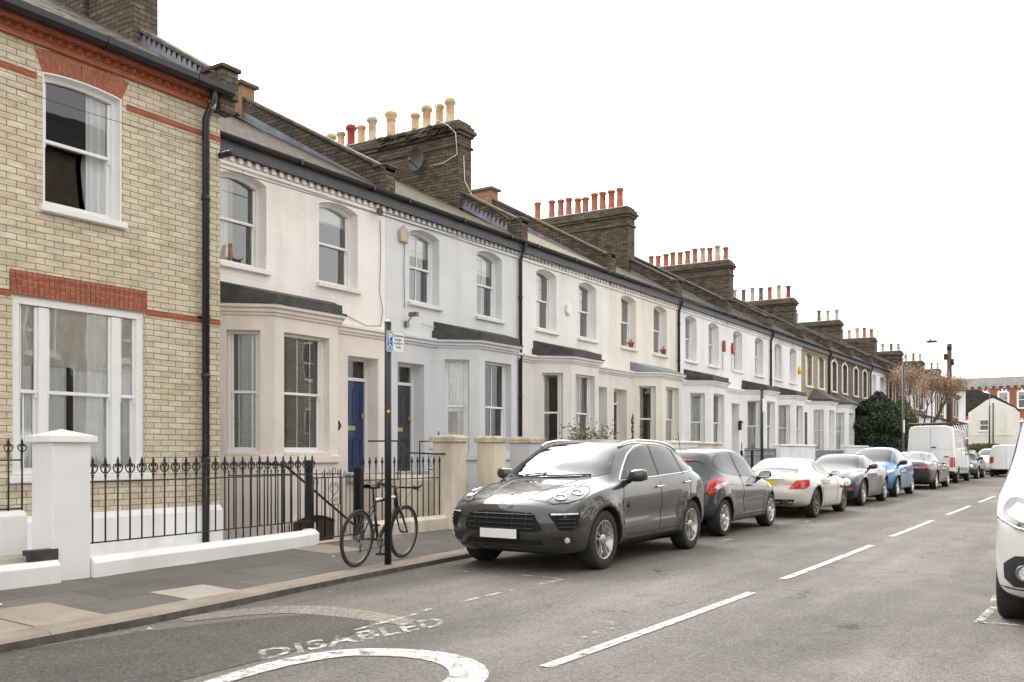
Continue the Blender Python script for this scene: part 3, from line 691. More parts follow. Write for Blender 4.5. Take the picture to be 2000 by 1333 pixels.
def house(Y0, Y1, kind, label, wallm, renm, roofm, door, dress_up, dress_bay, zb=.1, bayroof='dark_lead', baystyle='parapet', bars_up=0, bars_bay=(0,0,0), X0=GX, arched=True, chim=None, pots=None, upper='paint', light='pane', stringz=3.62, doorrev=.3, trim=None, bayb=True, chm='dark_stock', loc=None, dz=1.05):
    root = thing('terraced_house', label, 'house', (X0, (Y0+Y1)/2, 0), 'terraced houses in the row')
    W = Y1-Y0; A = kind == 'A'
    g = lambda r: (Y0+r) if A else (Y1-r)
    def rng(a, b): return tuple(sorted((g(a), g(b))))
    w1 = (Y0+.72, Y0+1.68); w2 = (Y1-1.74, Y1-.76)
    sp, ap = (5.725, 5.82) if arched else (5.72, 5.72)
    H = [(w1[0], w1[1], 4.37, sp, ap), (w2[0], w2[1], 4.37, sp, ap)]
    d0, d1 = rng(3.58, 4.4); H.append((d0, d1, dz, 3.16, 3.16))
    b0, b1 = rng(1.3, 2.5)
    if bayb: H.append((b0, b1, 1.3, 3.3, 3.3))
    house_body(root, Y0, Y1, X0, H, wallm, zb)
    # rendered ground storey skin, a few mm proud of the painted brick
    gs = MB(facT(X0+.012)); panel(gs, Y0+.004, Y1-.004, zb, 3.56, [h for h in H if h[2] < 3], .0118); gs.build('render_coat', renm, root)
    for i, w in enumerate((w1, w2)): sash(root, facT(X0), w[0], w[1], 4.37, sp, ap, .2, dress_up[i], bars_up, .06, sillm=(wallm if upper == 'paint' else None))
    s = MB(); 
    for z0, z1, o in ((3.53, 3.575, .035), (3.575, 3.64, .07), (3.64, 3.70, .11)): s.box(X0+.001, X0+o+.012, Y0+.003, Y1-.003, z0, z1)
    s.build('string_course', trim or renm, root, .01, 2)
    if bayb:
        ys = sorted((g(.6), g(1.22), g(2.62), g(3.24)))
        bay(root, X0, ys, renm, zb, dress_bay, roof=bayroof, roofstyle=baystyle, bars=bars_bay, trim=trim)
    doorway(root, X0, d0, d1, dz, 3.16, doorrev, door, light)
    dentils(root, Y0+.01, Y1-.01, X0, wallm)
    gutter(root, Y0, Y1, X0); roof(root, Y0+.0, Y1-.0, X0, roofm)
    if chim:
        parapet(root, Y1, X0+.1, 6.32, -15.4, 8.52, block=False, lift=.35, flash=True)
        chimney(root, Y1, -13.05, -16.9, 6.9, chim, pots, chm)
    else: parapet(root, Y1, X0+.1, 6.32, -15.4, 8.52, block=True, lift=.35, flash=True)
    return root
# ------------------------------------------------------------------ the terrace on the left
random.seed(4)
B = [8.84, 13.45, 18.2, 22.75, 27.4, 31.9, 36.8, 41.37, 45.9]+[45.9+4.6*i for i in range(1, 12)]
def potrow(xs, mats, hs=(.62, .72), kinds=(0,)): return [(x, mats[i % len(mats)], random.uniform(*hs), kinds[i % len(kinds)]) for i, x in enumerate(xs)]
# nearest house: yellow stock brick with red dressings
X1 = -10.6
h1 = thing('terraced_house', 'yellow brick house with red brick arches and bands, nearest on the left', 'house', (X1, 5.5, 0), 'terraced houses in the row')
Ya, Yb = 1.0, 8.84
HH = [(6.24, 7.28, 4.36, 5.925, 5.968), (5.88, 7.62, 1.17, 3.25, 3.25), (3.0, 4.0, 4.36, 5.925, 5.968), (2.9, 3.8, .75, 3.1, 3.1)]
wall = MB(facT(X1)); panel(wall, Ya, Yb, .0, 6.5, HH, .1)
wall.T = None
for y in (Ya+.001, Yb-.001): wall.face([(X1,y,0),(-19.2,y,0),(-19.2,y,6.5),(-15.4,y,9.2),(X1,y,6.5)])
wall.face([(-19.2,Ya,0),(-19.2,Yb,0),(-19.2,Yb,6.5),(-19.2,Ya,6.5)]); wall.build('wall', 'yellow_brick', h1, recalc=False)
r = MB(); r.box(X1-2.6, X1-2.65, Ya+.05, Yb-.05, 0, 6.4)
for z in (.8, 3.6, 6.3): r.box(X1-.2, X1-2.6, Ya+.05, Yb-.05, z, z+.06)
for y in (5.2, 8.6): r.box(X1-.2, X1-2.6, y, y+.05, .9, 6.3)
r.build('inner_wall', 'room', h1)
sash(h1, facT(X1), 6.255, 7.265, 4.36, 5.91, 5.952, .12, 'curtain_right', 0, .06, .5)
lin_ = MB(); A_ = arc_pts(6.24, 7.28, 5.925, 5.968, 10); lin_.box(X1-.12, X1+.003, 7.262, 7.279, 4.36, 5.91); lin_.box(X1-.12, X1+.003, 6.241, 6.257, 4.36, 5.91)
for (p_, q_), (r_, s_) in zip(A_, A_[1:]): lin_.prism([(p_, q_-.001), (r_, s_-.001), (r_, s_-.018), (p_, q_-.018)], -.12, .003, lambda u, v, d: (X1+d, u, v))
lin_.build('reveal_lining', 'joinery', h1)
sash(h1, facT(X1), 3.0, 4.0, 4.36, 5.925, 5.968, .085, 'curtain_right', 0, .1, .5)
sash(h1, facT(X1), 5.88, 7.62, 1.17, 3.25, 3.25, .06, 'cafe', 0, .1, .47, mull=[6.27, 7.23])
doorway(h1, X1, 2.9, 3.8, .75, 3.1, .1, 'door_dark')
def course(y0, y1, z0, z1, o=.006):
    m = MB(); m.box(X1+.001, X1+o, y0, y1, z0, z1); return m
def gaps(z0, z1, hs):
    ys = [Ya]; 
    for a, b in hs: ys += [a, b]
    ys.append(Yb)
    for i in range(0, len(ys), 2): m = MB(); m.box(X1+.001, X1+.007, ys[i], ys[i+1], z0, z1); m.build('brick_band', 'red_brick', h1)
gaps(5.81, 5.888, [(2.93, 4.07), (6.17, 7.35)]); gaps(3.225, 3.302, [(2.8, 3.9), (5.86, 7.64)])
def arch(y0, y1, sp, ap, th, splay=.07, n=18):
    """gauged arch of individual voussoirs"""
    m = MB(); A = arc_pts(y0, y1, sp, ap, n); w = y1-y0
    O = arc_pts(y0-splay, y1+splay, sp+th, ap+th*1.0, n)
    for i in range(n):
        (a, b), (c, d) = A[i], A[i+1]; (e, f), (g_, h) = O[i], O[i+1]; k = .06
        p = [(a+(c-a)*k, b+(d-b)*k), (c-(c-a)*k, d-(d-b)*k), (g_-(g_-e)*k, h-(h-f)*k), (e+(g_-e)*k, f+(h-f)*k)]
        m.prism(p, .001, .008, lambda u, v, d_: (X1+d_, u, v))
    return m
for a, b in ((6.24, 7.28), (3.0, 4.0)): arch(a-.01, b+.01, 5.928, 5.971, .245, .1, 17).build('window_arch', 'red_arch', h1, .003)
m = MB(); n = 27; y0, y1 = 5.87, 7.63
for i in range(n):
    u0, u1 = i/n, (i+1)/n; t0, t1 = 5.84+1.82*u0, 5.84+1.82*u1; q0, q1 = y0+(y1-y0)*u0, y0+(y1-y0)*u1
    for k in range(3):
        v0, v1 = k/3, (k+1)/3
        if (i+k) % 2 and k: pass
        zA, zB = 3.256+.285*v0+.003+(.03 if i % 2 and k else 0), 3.256+.285*v1-.003+(.03 if i % 2 and k < 2 else 0)
        lo = lambda v, a_, b_: a_+(b_-a_)*v
        m.prism([(lo(v0,q0,t0)+.004, zA), (lo(v0,q1,t1)-.004, zA), (lo(v1,q1,t1)-.004, zB), (lo(v1,q0,t0)+.004, zB)], .001, .009, lambda u, v, d_: (X1+d_, u, v))
m.build('window_arch', 'red_arch', h1, .002)
m = MB(); m.box(X1+.0005, X1+.003, 5.845, 7.655, 3.255, 3.54); m.build('mortar_bed', 'coping', h1)
# dog-tooth eaves in red brick
m = MB(); m.box(X1+.001, X1+.05, Ya, Yb, 6.21, 6.28); m.box(X1+.001, X1+.13, Ya, Yb, 6.36, 6.44); y = Ya
while y < Yb-.1:
    m.prism([(y, .001), (y+.055, .085), (y+.11, .001)], 6.285, 6.355, lambda u, v, d: (X1+v, u, d)); y += .125
m.box(X1+.001, X1+.02, Ya, Yb, 6.28, 6.36)
m.build('eaves_course', 'red_brick', h1)
m = MB(); m.box(X1+.003, X1+.07, 3.95, Yb, 0, .62); m.prism([(.003,.62),(.07,.62),(.003,.70)], 3.95, Yb, lambda u, v, d: (X1+u, d, v)); m.build('plinth', 'render_clean', h1, .006)
m = MB(); gcx, gz = X1+.22, 6.47
m.prism([(-.075,.05),(-.075,-.03),(-.04,-.075),(.04,-.075),(.075,-.03),(.075,.05)], Ya, Yb+.02, lambda u, v, d: (gcx+u, d, gz+v))
for y in np.arange(Ya+.5, Yb, 1.35): m.prism([(-.083,.055),(-.083,-.035),(-.045,-.083),(.045,-.083),(.083,-.035),(.083,.055)], y, y+.09, lambda u, v, d: (gcx+u, d, gz+v))
m.build('gutter', 'gutter_black', h1)
roof(h1, Ya, Yb, X1, 'slate_lichen', 6.5, -15.4, 9.35, .2)
pp = parapet(h1, Yb, X1+.05, 6.5, -15.4, 9.40, block=False, lift=.2, m='dark_stock', corbel=2)
flashing(pp, Yb-.0, [(X1-.1, 6.63), (-13.0, 8.03)], -1, .12, 20, .17)
chimney(h1, Yb-.05, -12.2, -13.3, 7.3, 9.2, [(-12.5, 'pot_buff', .6, 0), (-13.0, 'pot_buff', .6, 1)], 'dark_stock', .22)
chimney(h1, Yb-.05, -13.32, -15.0, 7.3, 10.2, [(-13.7, 'pot_terracotta', .6, 0), (-14.2, 'pot_buff', .6, 1), (-14.7, 'pot_buff', .6, 0)], 'dark_stock', .3)
p = MB(); p.tube([(gcx, 8.55, 6.40), (gcx, 8.55, 6.28), (X1+.09, 8.52, 6.02), (X1+.09, 8.52, .12)], .05, 12)
for z in (1.3, 2.45, 4.9): p.tube([(X1+.09, 8.52, z), (X1+.09, 8.52, z+.07)], .062, 12)
p.box(X1+.002, X1+.1, 8.44, 8.6, 3.29, 3.31); p.build('downpipe', 'gutter_black', h1)
p = MB(); p.tube([(gcx-.02, 8.55, 6.26), (gcx-.055, 8.55, 6.17)], .054, 12); p.build('pipe_collar', 'pot_pale', h1)
m = MB(); m.tube([(X1+.3, 8.83, 5.62), (X1+.02, 8.83, 5.62)], .045, 10); m.build('cable_insulator', 'black_plastic', h1)

hs = {}
hs[2] = house(B[0], B[1], 'A', 'blush painted house with dark venetian blinds in its bay and a royal blue door', 'paint_blush', 'render_blush', 'tile_brown', 'door_blue', ('tan', 'roller_third'), ('venetian', 'venetian', 'venetian'), zb=-1.25)
ch1 = [(-13.5,'pot_buff',.62,1),(-13.86,'pot_buff',.56,0),(-14.24,'pot_buff',.6,1),(-14.6,'pot_buff',.48,0),(-15.35,'pot_buff',.62,2),(-16.0,'pot_pale',.66,1),(-16.35,'pot_buff',.5,0),(-16.7,'pot_red',.58,1),(-17.05,'pot_buff',.46,0),(-17.4,'pot_pale',.48,1)]
hs[3] = house(B[1], B[2], 'B', 'pale blue painted house with a charcoal door and bars in its sash windows', 'paint_blue', 'render_blue', 'slate_tan', 'door_dark', ('half_white', 'half_white'), ('net_white', 'net_edge', 'net'), bars_up=1, bars_bay=(0,1,1), chim=9.33, pots=ch1)
reds = lambda xs, extra=(): [(x, 'pot_pale' if i in extra else 'pot_terracotta', random.uniform(.5,.66), 0) for i, x in enumerate(xs)]
hs[4] = house(B[2], B[3], 'A', 'off-white painted house with a white alarm box between its first-floor windows', 'paint_offwhite', 'render_offwhite', 'slate_buff', 'door_dark', ('net_left', 'net_left'), ('none', 'none', 'net_edge'), bars_bay=(0,1,0))
xs2 = [-13.45,-13.78,-14.1,-14.4,-14.72,-15.02,-15.35,-15.7,-16.05,-16.6]
hs[5] = house(B[3], B[4], 'B', 'cream painted house with terracotta flowerpots on both upper sills', 'paint_cream', 'render_cream', 'slate_tan', 'door_navy', ('net_left', 'net_left'), ('none', 'net', 'none'), bayroof='lead', baystyle='lead', chim=9.3, pots=reds(xs2), trim='render_offwhite')
hs[6] = house(B[4], B[5], 'A', 'white painted house with slatted shutters in the lower half of its left upper window', 'paint_white', 'render_white', 'slate_grey', 'door_grey', ('shutter_half', 'net'), ('shutter_half', 'shutter_half', 'net'))
hs[7] = house(B[5], B[6], 'B', 'white painted house with a pale grey door and a small black wall lamp', 'paint_white', 'render_white', 'slate_grey', 'door_grey', ('net_left', 'net_left'), ('shutter_half', 'shutter_half', 'net'), chim=9.2, pots=reds([-13.3-.33*i for i in range(11)], (1, 3)))
hs[8] = house(B[6], B[7], 'A', 'white painted house with a round yellow alarm box by its right upper window', 'paint_white', 'render_white', 'slate_grey', 'door_grey', ('none', 'none'), ('net', 'net', 'net'), bars_up=0)
mix1 = ['pot_red','pot_pale','pot_terracotta','pot_grey','pot_pale','pot_grey','pot_pale']
hs[9] = house(B[7], B[8], 'B', 'buff brick house with white window surrounds and a black hipped bay roof', 'buff_stock', 'render_white', 'slate_grey', 'door_dark', ('none', 'none'), ('net', 'net', 'net'), bayroof='dark_lead', baystyle='hip', chim=8.9, pots=potrow([-13.4-.45*i for i in range(7)], mix1, (.6,.75)), upper='brick')
hs[10] = house(B[8], B[9], 'A', 'brown brick house with white window surrounds, left of the brown pair', 'brown_stock', 'render_white', 'slate_grey', 'door_dark', ('none', 'none'), ('net', 'net', 'net'), baystyle='hip', upper='brick')
hs[11] = house(B[9], B[10], 'B', 'brown brick house with white window surrounds, right of the brown pair', 'brown_stock', 'render_white', 'slate_grey', 'door_dark', ('none', 'none'), ('net', 'net', 'net'), baystyle='hip', chim=8.9, pots=potrow([-13.3,-13.8,-14.3,-15.6,-16.1], ['pot_pale','pot_pale','pot_grey','pot_pale'], (.6,.7)), upper='brick')
hs[12] = house(B[10], B[11], 'A', 'white painted house half hidden by the dark evergreen', 'paint_white', 'render_white', 'slate_grey', 'door_dark', ('none', 'none'), ('net', 'net', 'net'))
hs[13] = house(B[11], B[12], 'B', 'brown brick house behind the evergreen top, its stack carrying pale and red pots', 'brown_stock', 'render_white', 'slate_grey', 'door_dark', ('none', 'none'), ('net', 'net', 'net'), upper='brick', chim=8.85, pots=potrow([-13.3,-13.75,-14.2,-14.7,-15.2], ['pot_terracotta','pot_terracotta','pot_pale','pot_pale'], (.5,.7), (0,0,2)))
LB = ['white painted house behind the bare street tree', 'brown brick house behind the bare street tree, its stack with four pale pots', 'white painted house behind the right half of the bare tree', 'brown brick house at the far end of the row with a low pot stack', 'white painted house beyond the bare tree, last but one of the row', 'brown brick house at the very end of the row']
for i in range(6):
    k = 12+i; wt = i % 2 == 0
    hs[14+i] = house(B[k], B[k+1], 'A' if wt else 'B', LB[i], 'paint_white' if wt else 'brown_stock', 'render_white', 'slate_grey', 'door_dark', ('none', 'none'), ('net', 'net', 'net'), upper='paint' if wt else 'brick',
        chim=None if wt else 8.8, pots=potrow([-13.3,-13.8,-14.4,-14.9], ['pot_pale','pot_grey'], (.55,.7)))
# window surrounds on the brick houses
for k in (9, 10, 11, 13, 15, 17, 19):
    h = hs[k]; Y0, Y1 = B[k-2], B[k-1]
    for w in ((Y0+.72, Y0+1.68), (Y1-1.74, Y1-.76)):
        m = MB()
        if k == 9:
            for u in (w[0]-.13, w[1]+.002): m = MB(); m.box(GX+.001, GX+.035, u, u+.128, 4.37, 5.7); m.build('window_surround', 'joinery', h, .004)
            for (u0, u1) in ((w[0]-.1, w[0]+.25), (w[0]+.6, w[1]+.1)): q = MB(); q.box(GX+.001, GX+.03, u0, u1, 5.86, 6.0); q.build('brick_arch', 'red_arch', h)
            continue
        m.box(GX+.001, GX+.035, w[0]-.13, w[0]-.002, 4.37, 5.7); m.box(GX+.001, GX+.035, w[1]+.002, w[1]+.13, 4.37, 5.7)
        A = arc_pts(w[0]-.13, w[1]+.13, 5.70, 5.98, 10); Ai = arc_pts(w[0]-.002, w[1]+.002, 5.70, 5.85, 10)
        for i in range(10): m.prism([Ai[i], Ai[i+1], A[i+1], A[i]], .001, .035, lambda u, v, d: (GX+d, u, v))
        c = (w[0]+w[1])/2; m.prism([(c-.05,5.84),(c+.05,5.84),(c+.09,6.03),(c-.09,6.03)], .001, .055, lambda u, v, d: (GX+d, u, v))
        m.build('window_surround', 'joinery', h, .004)
# rainwater pipes on every second joint
for i, z0 in ((2, 1.0), (4, 3.75), (6, 3.75), (8, .3), (10, .3), (12, .3)):
    downpipe(hs[i+1], GX+.06, B[i]+(.05 if i != 2 else -.07), z0, 6.2, 6.25, GX+.19)
# keystone lines, cables, alarms, lamps and dishes fixed to the fronts
def wallcable(h, pts, m='cable', r=.006): c = MB(); c.tube(pts, r, 5); c.build('cable', m, h)
X = GX+.02
wallcable(hs[2], [(X,13.28,5.75),(X,13.3,5.2),(X,13.27,4.4),(X,13.36,4.1),(X,13.3,3.78),(X,12.9,3.74),(X,12.4,3.86),(X,11.8,3.8)])
wallcable(hs[3], [(X,14.0,5.5),(X,13.98,4.9),(X,14.0,4.2)])
wallcable(hs[3], [(X,14.5,3.98),(X,14.9,3.95),(X,15.4,3.85)], 'white_cable')
for h, yk in ((hs[2],(10.04,12.2)),(hs[3],(14.67,16.95)),(hs[4],(19.35,21.5)),(hs[5],(23.97,26.15))):
    m = MB()
    for y in yk: m.box(GX+.0005, GX+.004, y-.006, y+.006, 5.84, 6.0)
    m.build('keystone_joint', 'coping', h)
m = MB(); m.tube([(GX+.02, 13.2, 5.86), (GX+.14, 13.2, 5.86)], .012, 6); m.tube([(GX+.14,13.12,5.86),(GX+.17,13.12,5.86)], .075, 14); m.build('cable_bracket', 'black_plastic', hs[2])
def camera_fit(h, y, z, xx=0):
    m = MB(); m.box(GX+.005, GX+.06, y-.05, y+.05, z-.22, z-.1); m.tube([(GX+.04,y,z-.12),(GX+.16,y+.03,z)], .014, 6); m.box(GX+.1, GX+.3, y-.04, y+.05, z-.03, z+.06); m.build('floodlight', 'lamp_dark', h, .01)
camera_fit(hs[3], 14.05, 4.06)
m = MB(); m.prism([(-.11,-.16),(.11,-.16),(.14,.05),(0,.17),(-.14,.05)], .005, .07, lambda u, v, d: (GX+d, 13.95+u, 5.62+v)); m.build('alarm_box', 'pot_pale', hs[3], .01)
m = MB(); m.prism([(.13*math.cos(a), .17*math.sin(a)) for a in [i*math.pi/3+.52 for i in range(6)]], .005, .08, lambda u, v, d: (GX+d, 20.42+u, 5.0+v)); m.build('alarm_box', 'white_plastic', hs[4], .015)
for h, y in ((hs[6], 31.55), (hs[7], 32.45)):
    m = MB(); m.prism([(-.07,-.2),(.07,-.2),(.09,.08),(.06,.2),(-.06,.2),(-.09,.08)], .005, .09, lambda u, v, d: (GX+d, y+u, 5.12+v)); m.build('alarm_box', 'red_plastic', h, .02)
    m = MB(); m.box(GX+.005, GX+.06, y-.06, y+.06, 4.3, 4.85); m.build('alarm_panel', 'white_plastic', h, .02)
m = MB(); m.lathe(0, 0, [(.02,0),(.17,0),(.17,.05),(.13,.09),(.02,.1)], 18) ; m.v = [(GX+.005+p[2], 41.0+p[0], 4.95+p[1]) for p in m.v]; m.build('alarm_box', 'yellow_plastic', hs[8])
m = MB(); m.box(GX+.01, GX+.12, 33.1, 33.2, 2.2, 2.45); m.prism([(-.08,0),(.08,0),(.03,.1),(-.03,.1)], 33.05, 33.25, lambda u, v, d: (GX+.09+u, d, 2.45+v)); m.build('wall_lamp', 'black_plastic', hs[7], .01)
# satellite dish, aerials and cables on the first big stack
def dish(h, x, y, z, r=.32):
    m = MB(); n = 18; prev = None
    for i in range(5):
        rr = r*i/4; dep = .09*(1-(rr/r)**2); ring = [(x+rr*math.cos(2*math.pi*k/n), y-.22+dep, z+rr*1.12*math.sin(2*math.pi*k/n)) for k in range(n)]
        if prev:
            for k in range(n): m.face([prev[k], prev[(k+1)%n], ring[(k+1)%n], ring[k]], True)
        prev = ring
    m.tube([(x, y-.12, z), (x, y+.02, z)], .02, 6); m.tube([(x, y-.14, z-.2), (x+.06, y-.5, z-.12)], .012, 6); m.tube([(x+.06,y-.5,z-.16),(x+.06,y-.5,z-.06)], .03, 8)
    m.build('satellite_dish', 'lamp_post_paint', h, recalc=False)
dish(hs[3], -14.15, B[2]-.32, 8.5, .25)
def aerial(h, x, y, z0, z1, ang=.5, n=7, L=.7):
    m = MB(); m.tube([(x,y,z0),(x,y,z1)], .014, 6); ca, sa = math.cos(ang), math.sin(ang)
    m.tube([(x-ca*L/2,y-sa*L/2,z1-.03),(x+ca*L/2,y+sa*L/2,z1-.03)], .008, 5)
    for i in range(n):
        t = -L/2+L*i/(n-1); w = .1+.16*i/n; m.tube([(x+ca*t-sa*w,y+sa*t+ca*w,z1-.03),(x+ca*t+sa*w,y+sa*t-ca*w,z1-.03)], .004, 4)
    m.build('aerial', 'aerial_metal', h)
aerial(hs[3], -13.9, B[2]+.2, 8.9, 10.75, 2.2, 6, .6)
wallcable(hs[3], [(-13.75,B[2]-.2,10.0),(-13.74,B[2]-.3,9.45),(-13.3,B[2]-.38,9.2),(-13.1,B[2]-.33,9.0),(-13.08,B[2]-.29,8.5),(-13.5,B[2]-.29,8.35),(-13.9,B[2]-.29,8.35)], 'white_cable', .012)
wallcable(hs[3], [(-13.03,B[2]-.1,8.5),(-13.0,B[2]-.1,7.9),(-12.8,B[2]-.05,7.5),(-11.6,B[2]-.13,6.75)], 'white_cable', .01)
m = MB(); m.tube([(-13.04,B[2],8.4),(-12.6,B[2],8.38)], .012, 5); m.tube([(-12.62,B[2],8.3),(-12.6,B[2],8.6)], .01, 5); m.build('aerial_bracket', 'cable', hs[3])
flashing(hs[3], B[2], [(GX-.25, 6.50), (-13.6, 7.58)], -1, .125, 16, .16)
m = MB()
for i in range(90):
    x = -13.3-random.random()**1.2*2.3; y = B[2]-.37+random.uniform(-.03,.05); z = 9.02+random.uniform(-.05,.25); s = random.uniform(.03,.09)
    m.face([(x-s,y,z),(x+s*.3,y-s*.8,z+s*.2),(x+s,y,z+s),(x,y+s*.5,z+s*1.5)])
m.build('moss', 'moss', hs[3], recalc=False)
aerial(hs[11], -14.6, B[10], 8.5, 11.2, .4, 8, 1.4); aerial(hs[13], -13.4, B[12], 8.5, 13.2, 1.2, 3, .4)
m = MB()
for z in (2.3, 2.05, 1.75, 1.5):
    m.tube([(GX+.03, 24.07, z), (GX+.03, 24.17, z+.12), (GX+.03, 24.27, z)], .018, 6); m.box(GX+.01, GX+.05, 24.1, 24.24, z-.08, z-.03)
m.tube([(GX+.03,24.17,1.4),(GX+.03,24.17,2.5)], .012, 5); m.build('wall_ornament', 'pole_wood', hs[5])
m = MB(); m.tube([(GX+.02,24.42,1.75),(GX+.02,24.42,2.2)], .012, 5); m.tube([(GX+.02,24.42,2.15),(GX+.45,24.42,2.13)], .01, 5); m.tube([(GX+.02,24.42,1.8),(GX+.2,24.42,1.9),(GX+.4,24.42,2.12)], .01, 5); m.build('basket_bracket', 'iron', hs[5])
m = MB()
m.tube([(GX+.02,12.16,1.98),(GX+.04,12.2,1.9),(GX+.02,12.16,1.82)], .02, 6); m.build('door_number', 'iron', hs[2])
# flowerpots on the cream house's sills
for y, lab in ((24.08, 'terracotta flowerpot on the left upper sill of the cream house'), (26.35, 'terracotta flowerpot on the right upper sill of the cream house')):
    for q in range(1):
        t = thing('flowerpot', lab, 'flowerpot', (GX+.01, y, 4.365), 'flowerpots on the upper sills')
        m = MB(); m.lathe(GX+.01, y, [(.05,0),(.085,.13),(.1,.13),(.1,.17),(.075,.17),(.06,.12)], 14, cz=4.365); m.build('pot', 'pot_terracotta', t)
        m = MB()
        for i in range(14):
            a = random.uniform(0,6.28); m.tube([(GX+.01,y,4.5),(GX+.01+.05*math.cos(a),y+.05*math.sin(a),4.6+random.uniform(0,.05))], .004, 4)
        m.build('plant', 'leaf_rust', t)
# ------------------------------------------------------------------ ground, road, pavement, kerb, markings
random.seed(11)
def sheet(name, polys, z, m, kind='structure', th=0):
    b = MB()
    for p in polys:
        if th: b.prism(p, z-th, z, lambda u, v, d: (u, v, d))
        else: b.face([(x, y, z) for x, y in p])
    o = b.build(name, m); o['kind'] = kind; return o
sheet('ground', [[(-600,-300),(600,-300),(600,900),(-600,900)]], -1.7, 'earth')
KB = [(-30,-6.6),(1.5,-6.62),(3.65,-6.72),(5.0,-6.80),(6.2,-6.93),(7.2,-7.08),(8.6,-7.2),(10.1,-7.32),(12,-7.5),(16,-7.62),(24,-7.66),(95,-7.68)]
def kx(y):
    for (a, b), (c, d) in zip(KB, KB[1:]):
        if a <= y <= c: return b+(d-b)*(y-a)/(c-a)
    return KB[-1][1]
WL = [(-30,-8.6),(4.83,-8.93),(5.92,-9.13),(7.4,-9.2),(9.57,-9.47),(12.7,-9.5),(95,-9.5)]
def wx(y):
    for (a, b), (c, d) in zip(WL, WL[1:]):
        if a <= y <= c: return b+(d-b)*(y-a)/(c-a)
    return WL[-1][1]
b = MB(); ys = list(np.arange(-30, 96, 1.0)); 
for a, c in zip(ys, ys[1:]): b.face([(kx(a)-.02,a,0),(.75,a,0),(.75,c,0),(kx(c)-.02,c,0)])
b.face([(-60,95,0),(60,95,0),(60,107,0),(-60,107,0)])
struct(b.build('road', 'asphalt'))
b = MB(); KS = .30; ys = list(np.arange(-30, 95.1, .5))
for a, c in zip(ys, ys[1:]):
    b.face([(kx(a)-KS,a,.082),(kx(c)-KS,c,.082),(wx(c)-.02,c,.14),(wx(a)-.02,a,.14)])
struct(b.build('pavement', 'paving'))
kb = MB(); y = -30.0; i = 0
while y < 94:
    L = .92 if y < 25 else 3; y2 = y+L-.006; j = random.uniform(-.004,.004); xa, xb = kx(y), kx(y2)
    P = lambda x, yy, z: (x, yy, z)
    kb.face([P(xa-.035,y,.084+j),P(xb-.035,y2,.084+j),P(xb-KS,y2,.082+j),P(xa-KS,y,.082+j)])
    kb.face([P(xa,y,.058+j),P(xb,y2,.058+j),P(xb-.035,y2,.084+j),P(xa-.035,y,.084+j)], True)
    y += L
struct(kb.build('kerb', 'kerb_stone', recalc=False))
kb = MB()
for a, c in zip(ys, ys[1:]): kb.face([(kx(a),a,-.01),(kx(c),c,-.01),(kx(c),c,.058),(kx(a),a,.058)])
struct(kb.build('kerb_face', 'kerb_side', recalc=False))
# right-hand pavement
b = MB(); b.box(.9, 3.4, -30, 95, -.1, .11); struct(b.build('pavement', 'paving')); b = MB(); b.box(.75, .898, -30, 95, -.1, .1); struct(b.build('kerb', 'kerb_stone'))
b = MB(); b.box(3.41, 5.28, -30, 95, -.1, .14); struct(b.build('front_area', 'stone_step'))
# replaced slabs, a crossing scar and tarmac patches
for p, m in (([(-7.95,4.1),(-7.02,4.1),(-7.02,4.72),(-7.95,4.72)], 'slab_tan'), ([(-7.9,3.2),(-7.0,3.2),(-7.0,4.07),(-7.9,4.07)], 'slab_tan'), ([(-7.75,5.62),(-7.13,5.62),(-7.15,6.25),(-7.75,6.25)], 'slab_pale'), ([(-9.3,8.9),(-8.55,8.9),(-8.55,9.6),(-9.35,9.6)], 'slab_tan'), ([(-9.1,5.75),(-9.0,5.75),(-9.0,7.2),(-9.12,7.2)], 'slab_pale')):
    b = MB()
    zz = lambda x, y: .082+(.058)*((kx(y)-KS-x)/((kx(y)-KS)-wx(y)))+.003
    b.face([(x, y, zz(x, y)) for x, y in p]); struct(b.build('paving_slab', m))
def strip(name, pts, w, z, m, wfun=None):
    b = MB(); n = len(pts); L = []
    for i, p in enumerate(pts):
        d = Vector(pts[min(i+1, n-1)])-Vector(pts[max(i-1, 0)]); d.normalize(); nn = Vector((-d.y, d.x)); ww = wfun(i/(n-1)) if wfun else w
        L.append(((p[0]+nn.x*ww/2, p[1]+nn.y*ww/2, z), (p[0]-nn.x*ww/2, p[1]-nn.y*ww/2, z)))
    for a, c in zip(L, L[1:]): b.face([a[0], c[0], c[1], a[1]])
    return struct(b.build(name, m))
def smooth(pts, n=8):
    P = [Vector(p) for p in pts]; P = [P[0]]+P+[P[-1]]; o = []
    for i in range(1, len(P)-2):
        for k in range(n):
            t = k/n; o.append(tuple(.5*((2*P[i])+(-P[i-1]+P[i+1])*t+(2*P[i-1]-5*P[i]+4*P[i+1]-P[i+2])*t*t+(-P[i-1]+3*P[i]-3*P[i+1]+P[i+2])*t**3)))
    o.append(tuple(P[-2])); return o
b = MB(); A = smooth([(-6.78,2.0),(-6.65,4.2),(-6.05,5.9),(-5.3,6.0),(-5.0,5.0),(-4.95,2.0)], 6); b.face([(x,y,.0035) for x, y in A])
struct(b.build('road_patch', 'asphalt_dark'))
strip('road_patch', smooth([(-6.72,5.2),(-6.55,5.8),(-6.25,6.12),(-5.7,6.22),(-5.0,6.15)], 6), .3, .0045, 'asphalt_pale', lambda t: .22+.2*math.sin(3.1*t))
strip('wall_joint', [(wx(y)+.015, y) for y in np.arange(3.5, 12.6, .25)], .03, .1405, 'earth', lambda t: .035+.02*math.sin(t*47)+.012*math.sin(t*131))
MK = .008
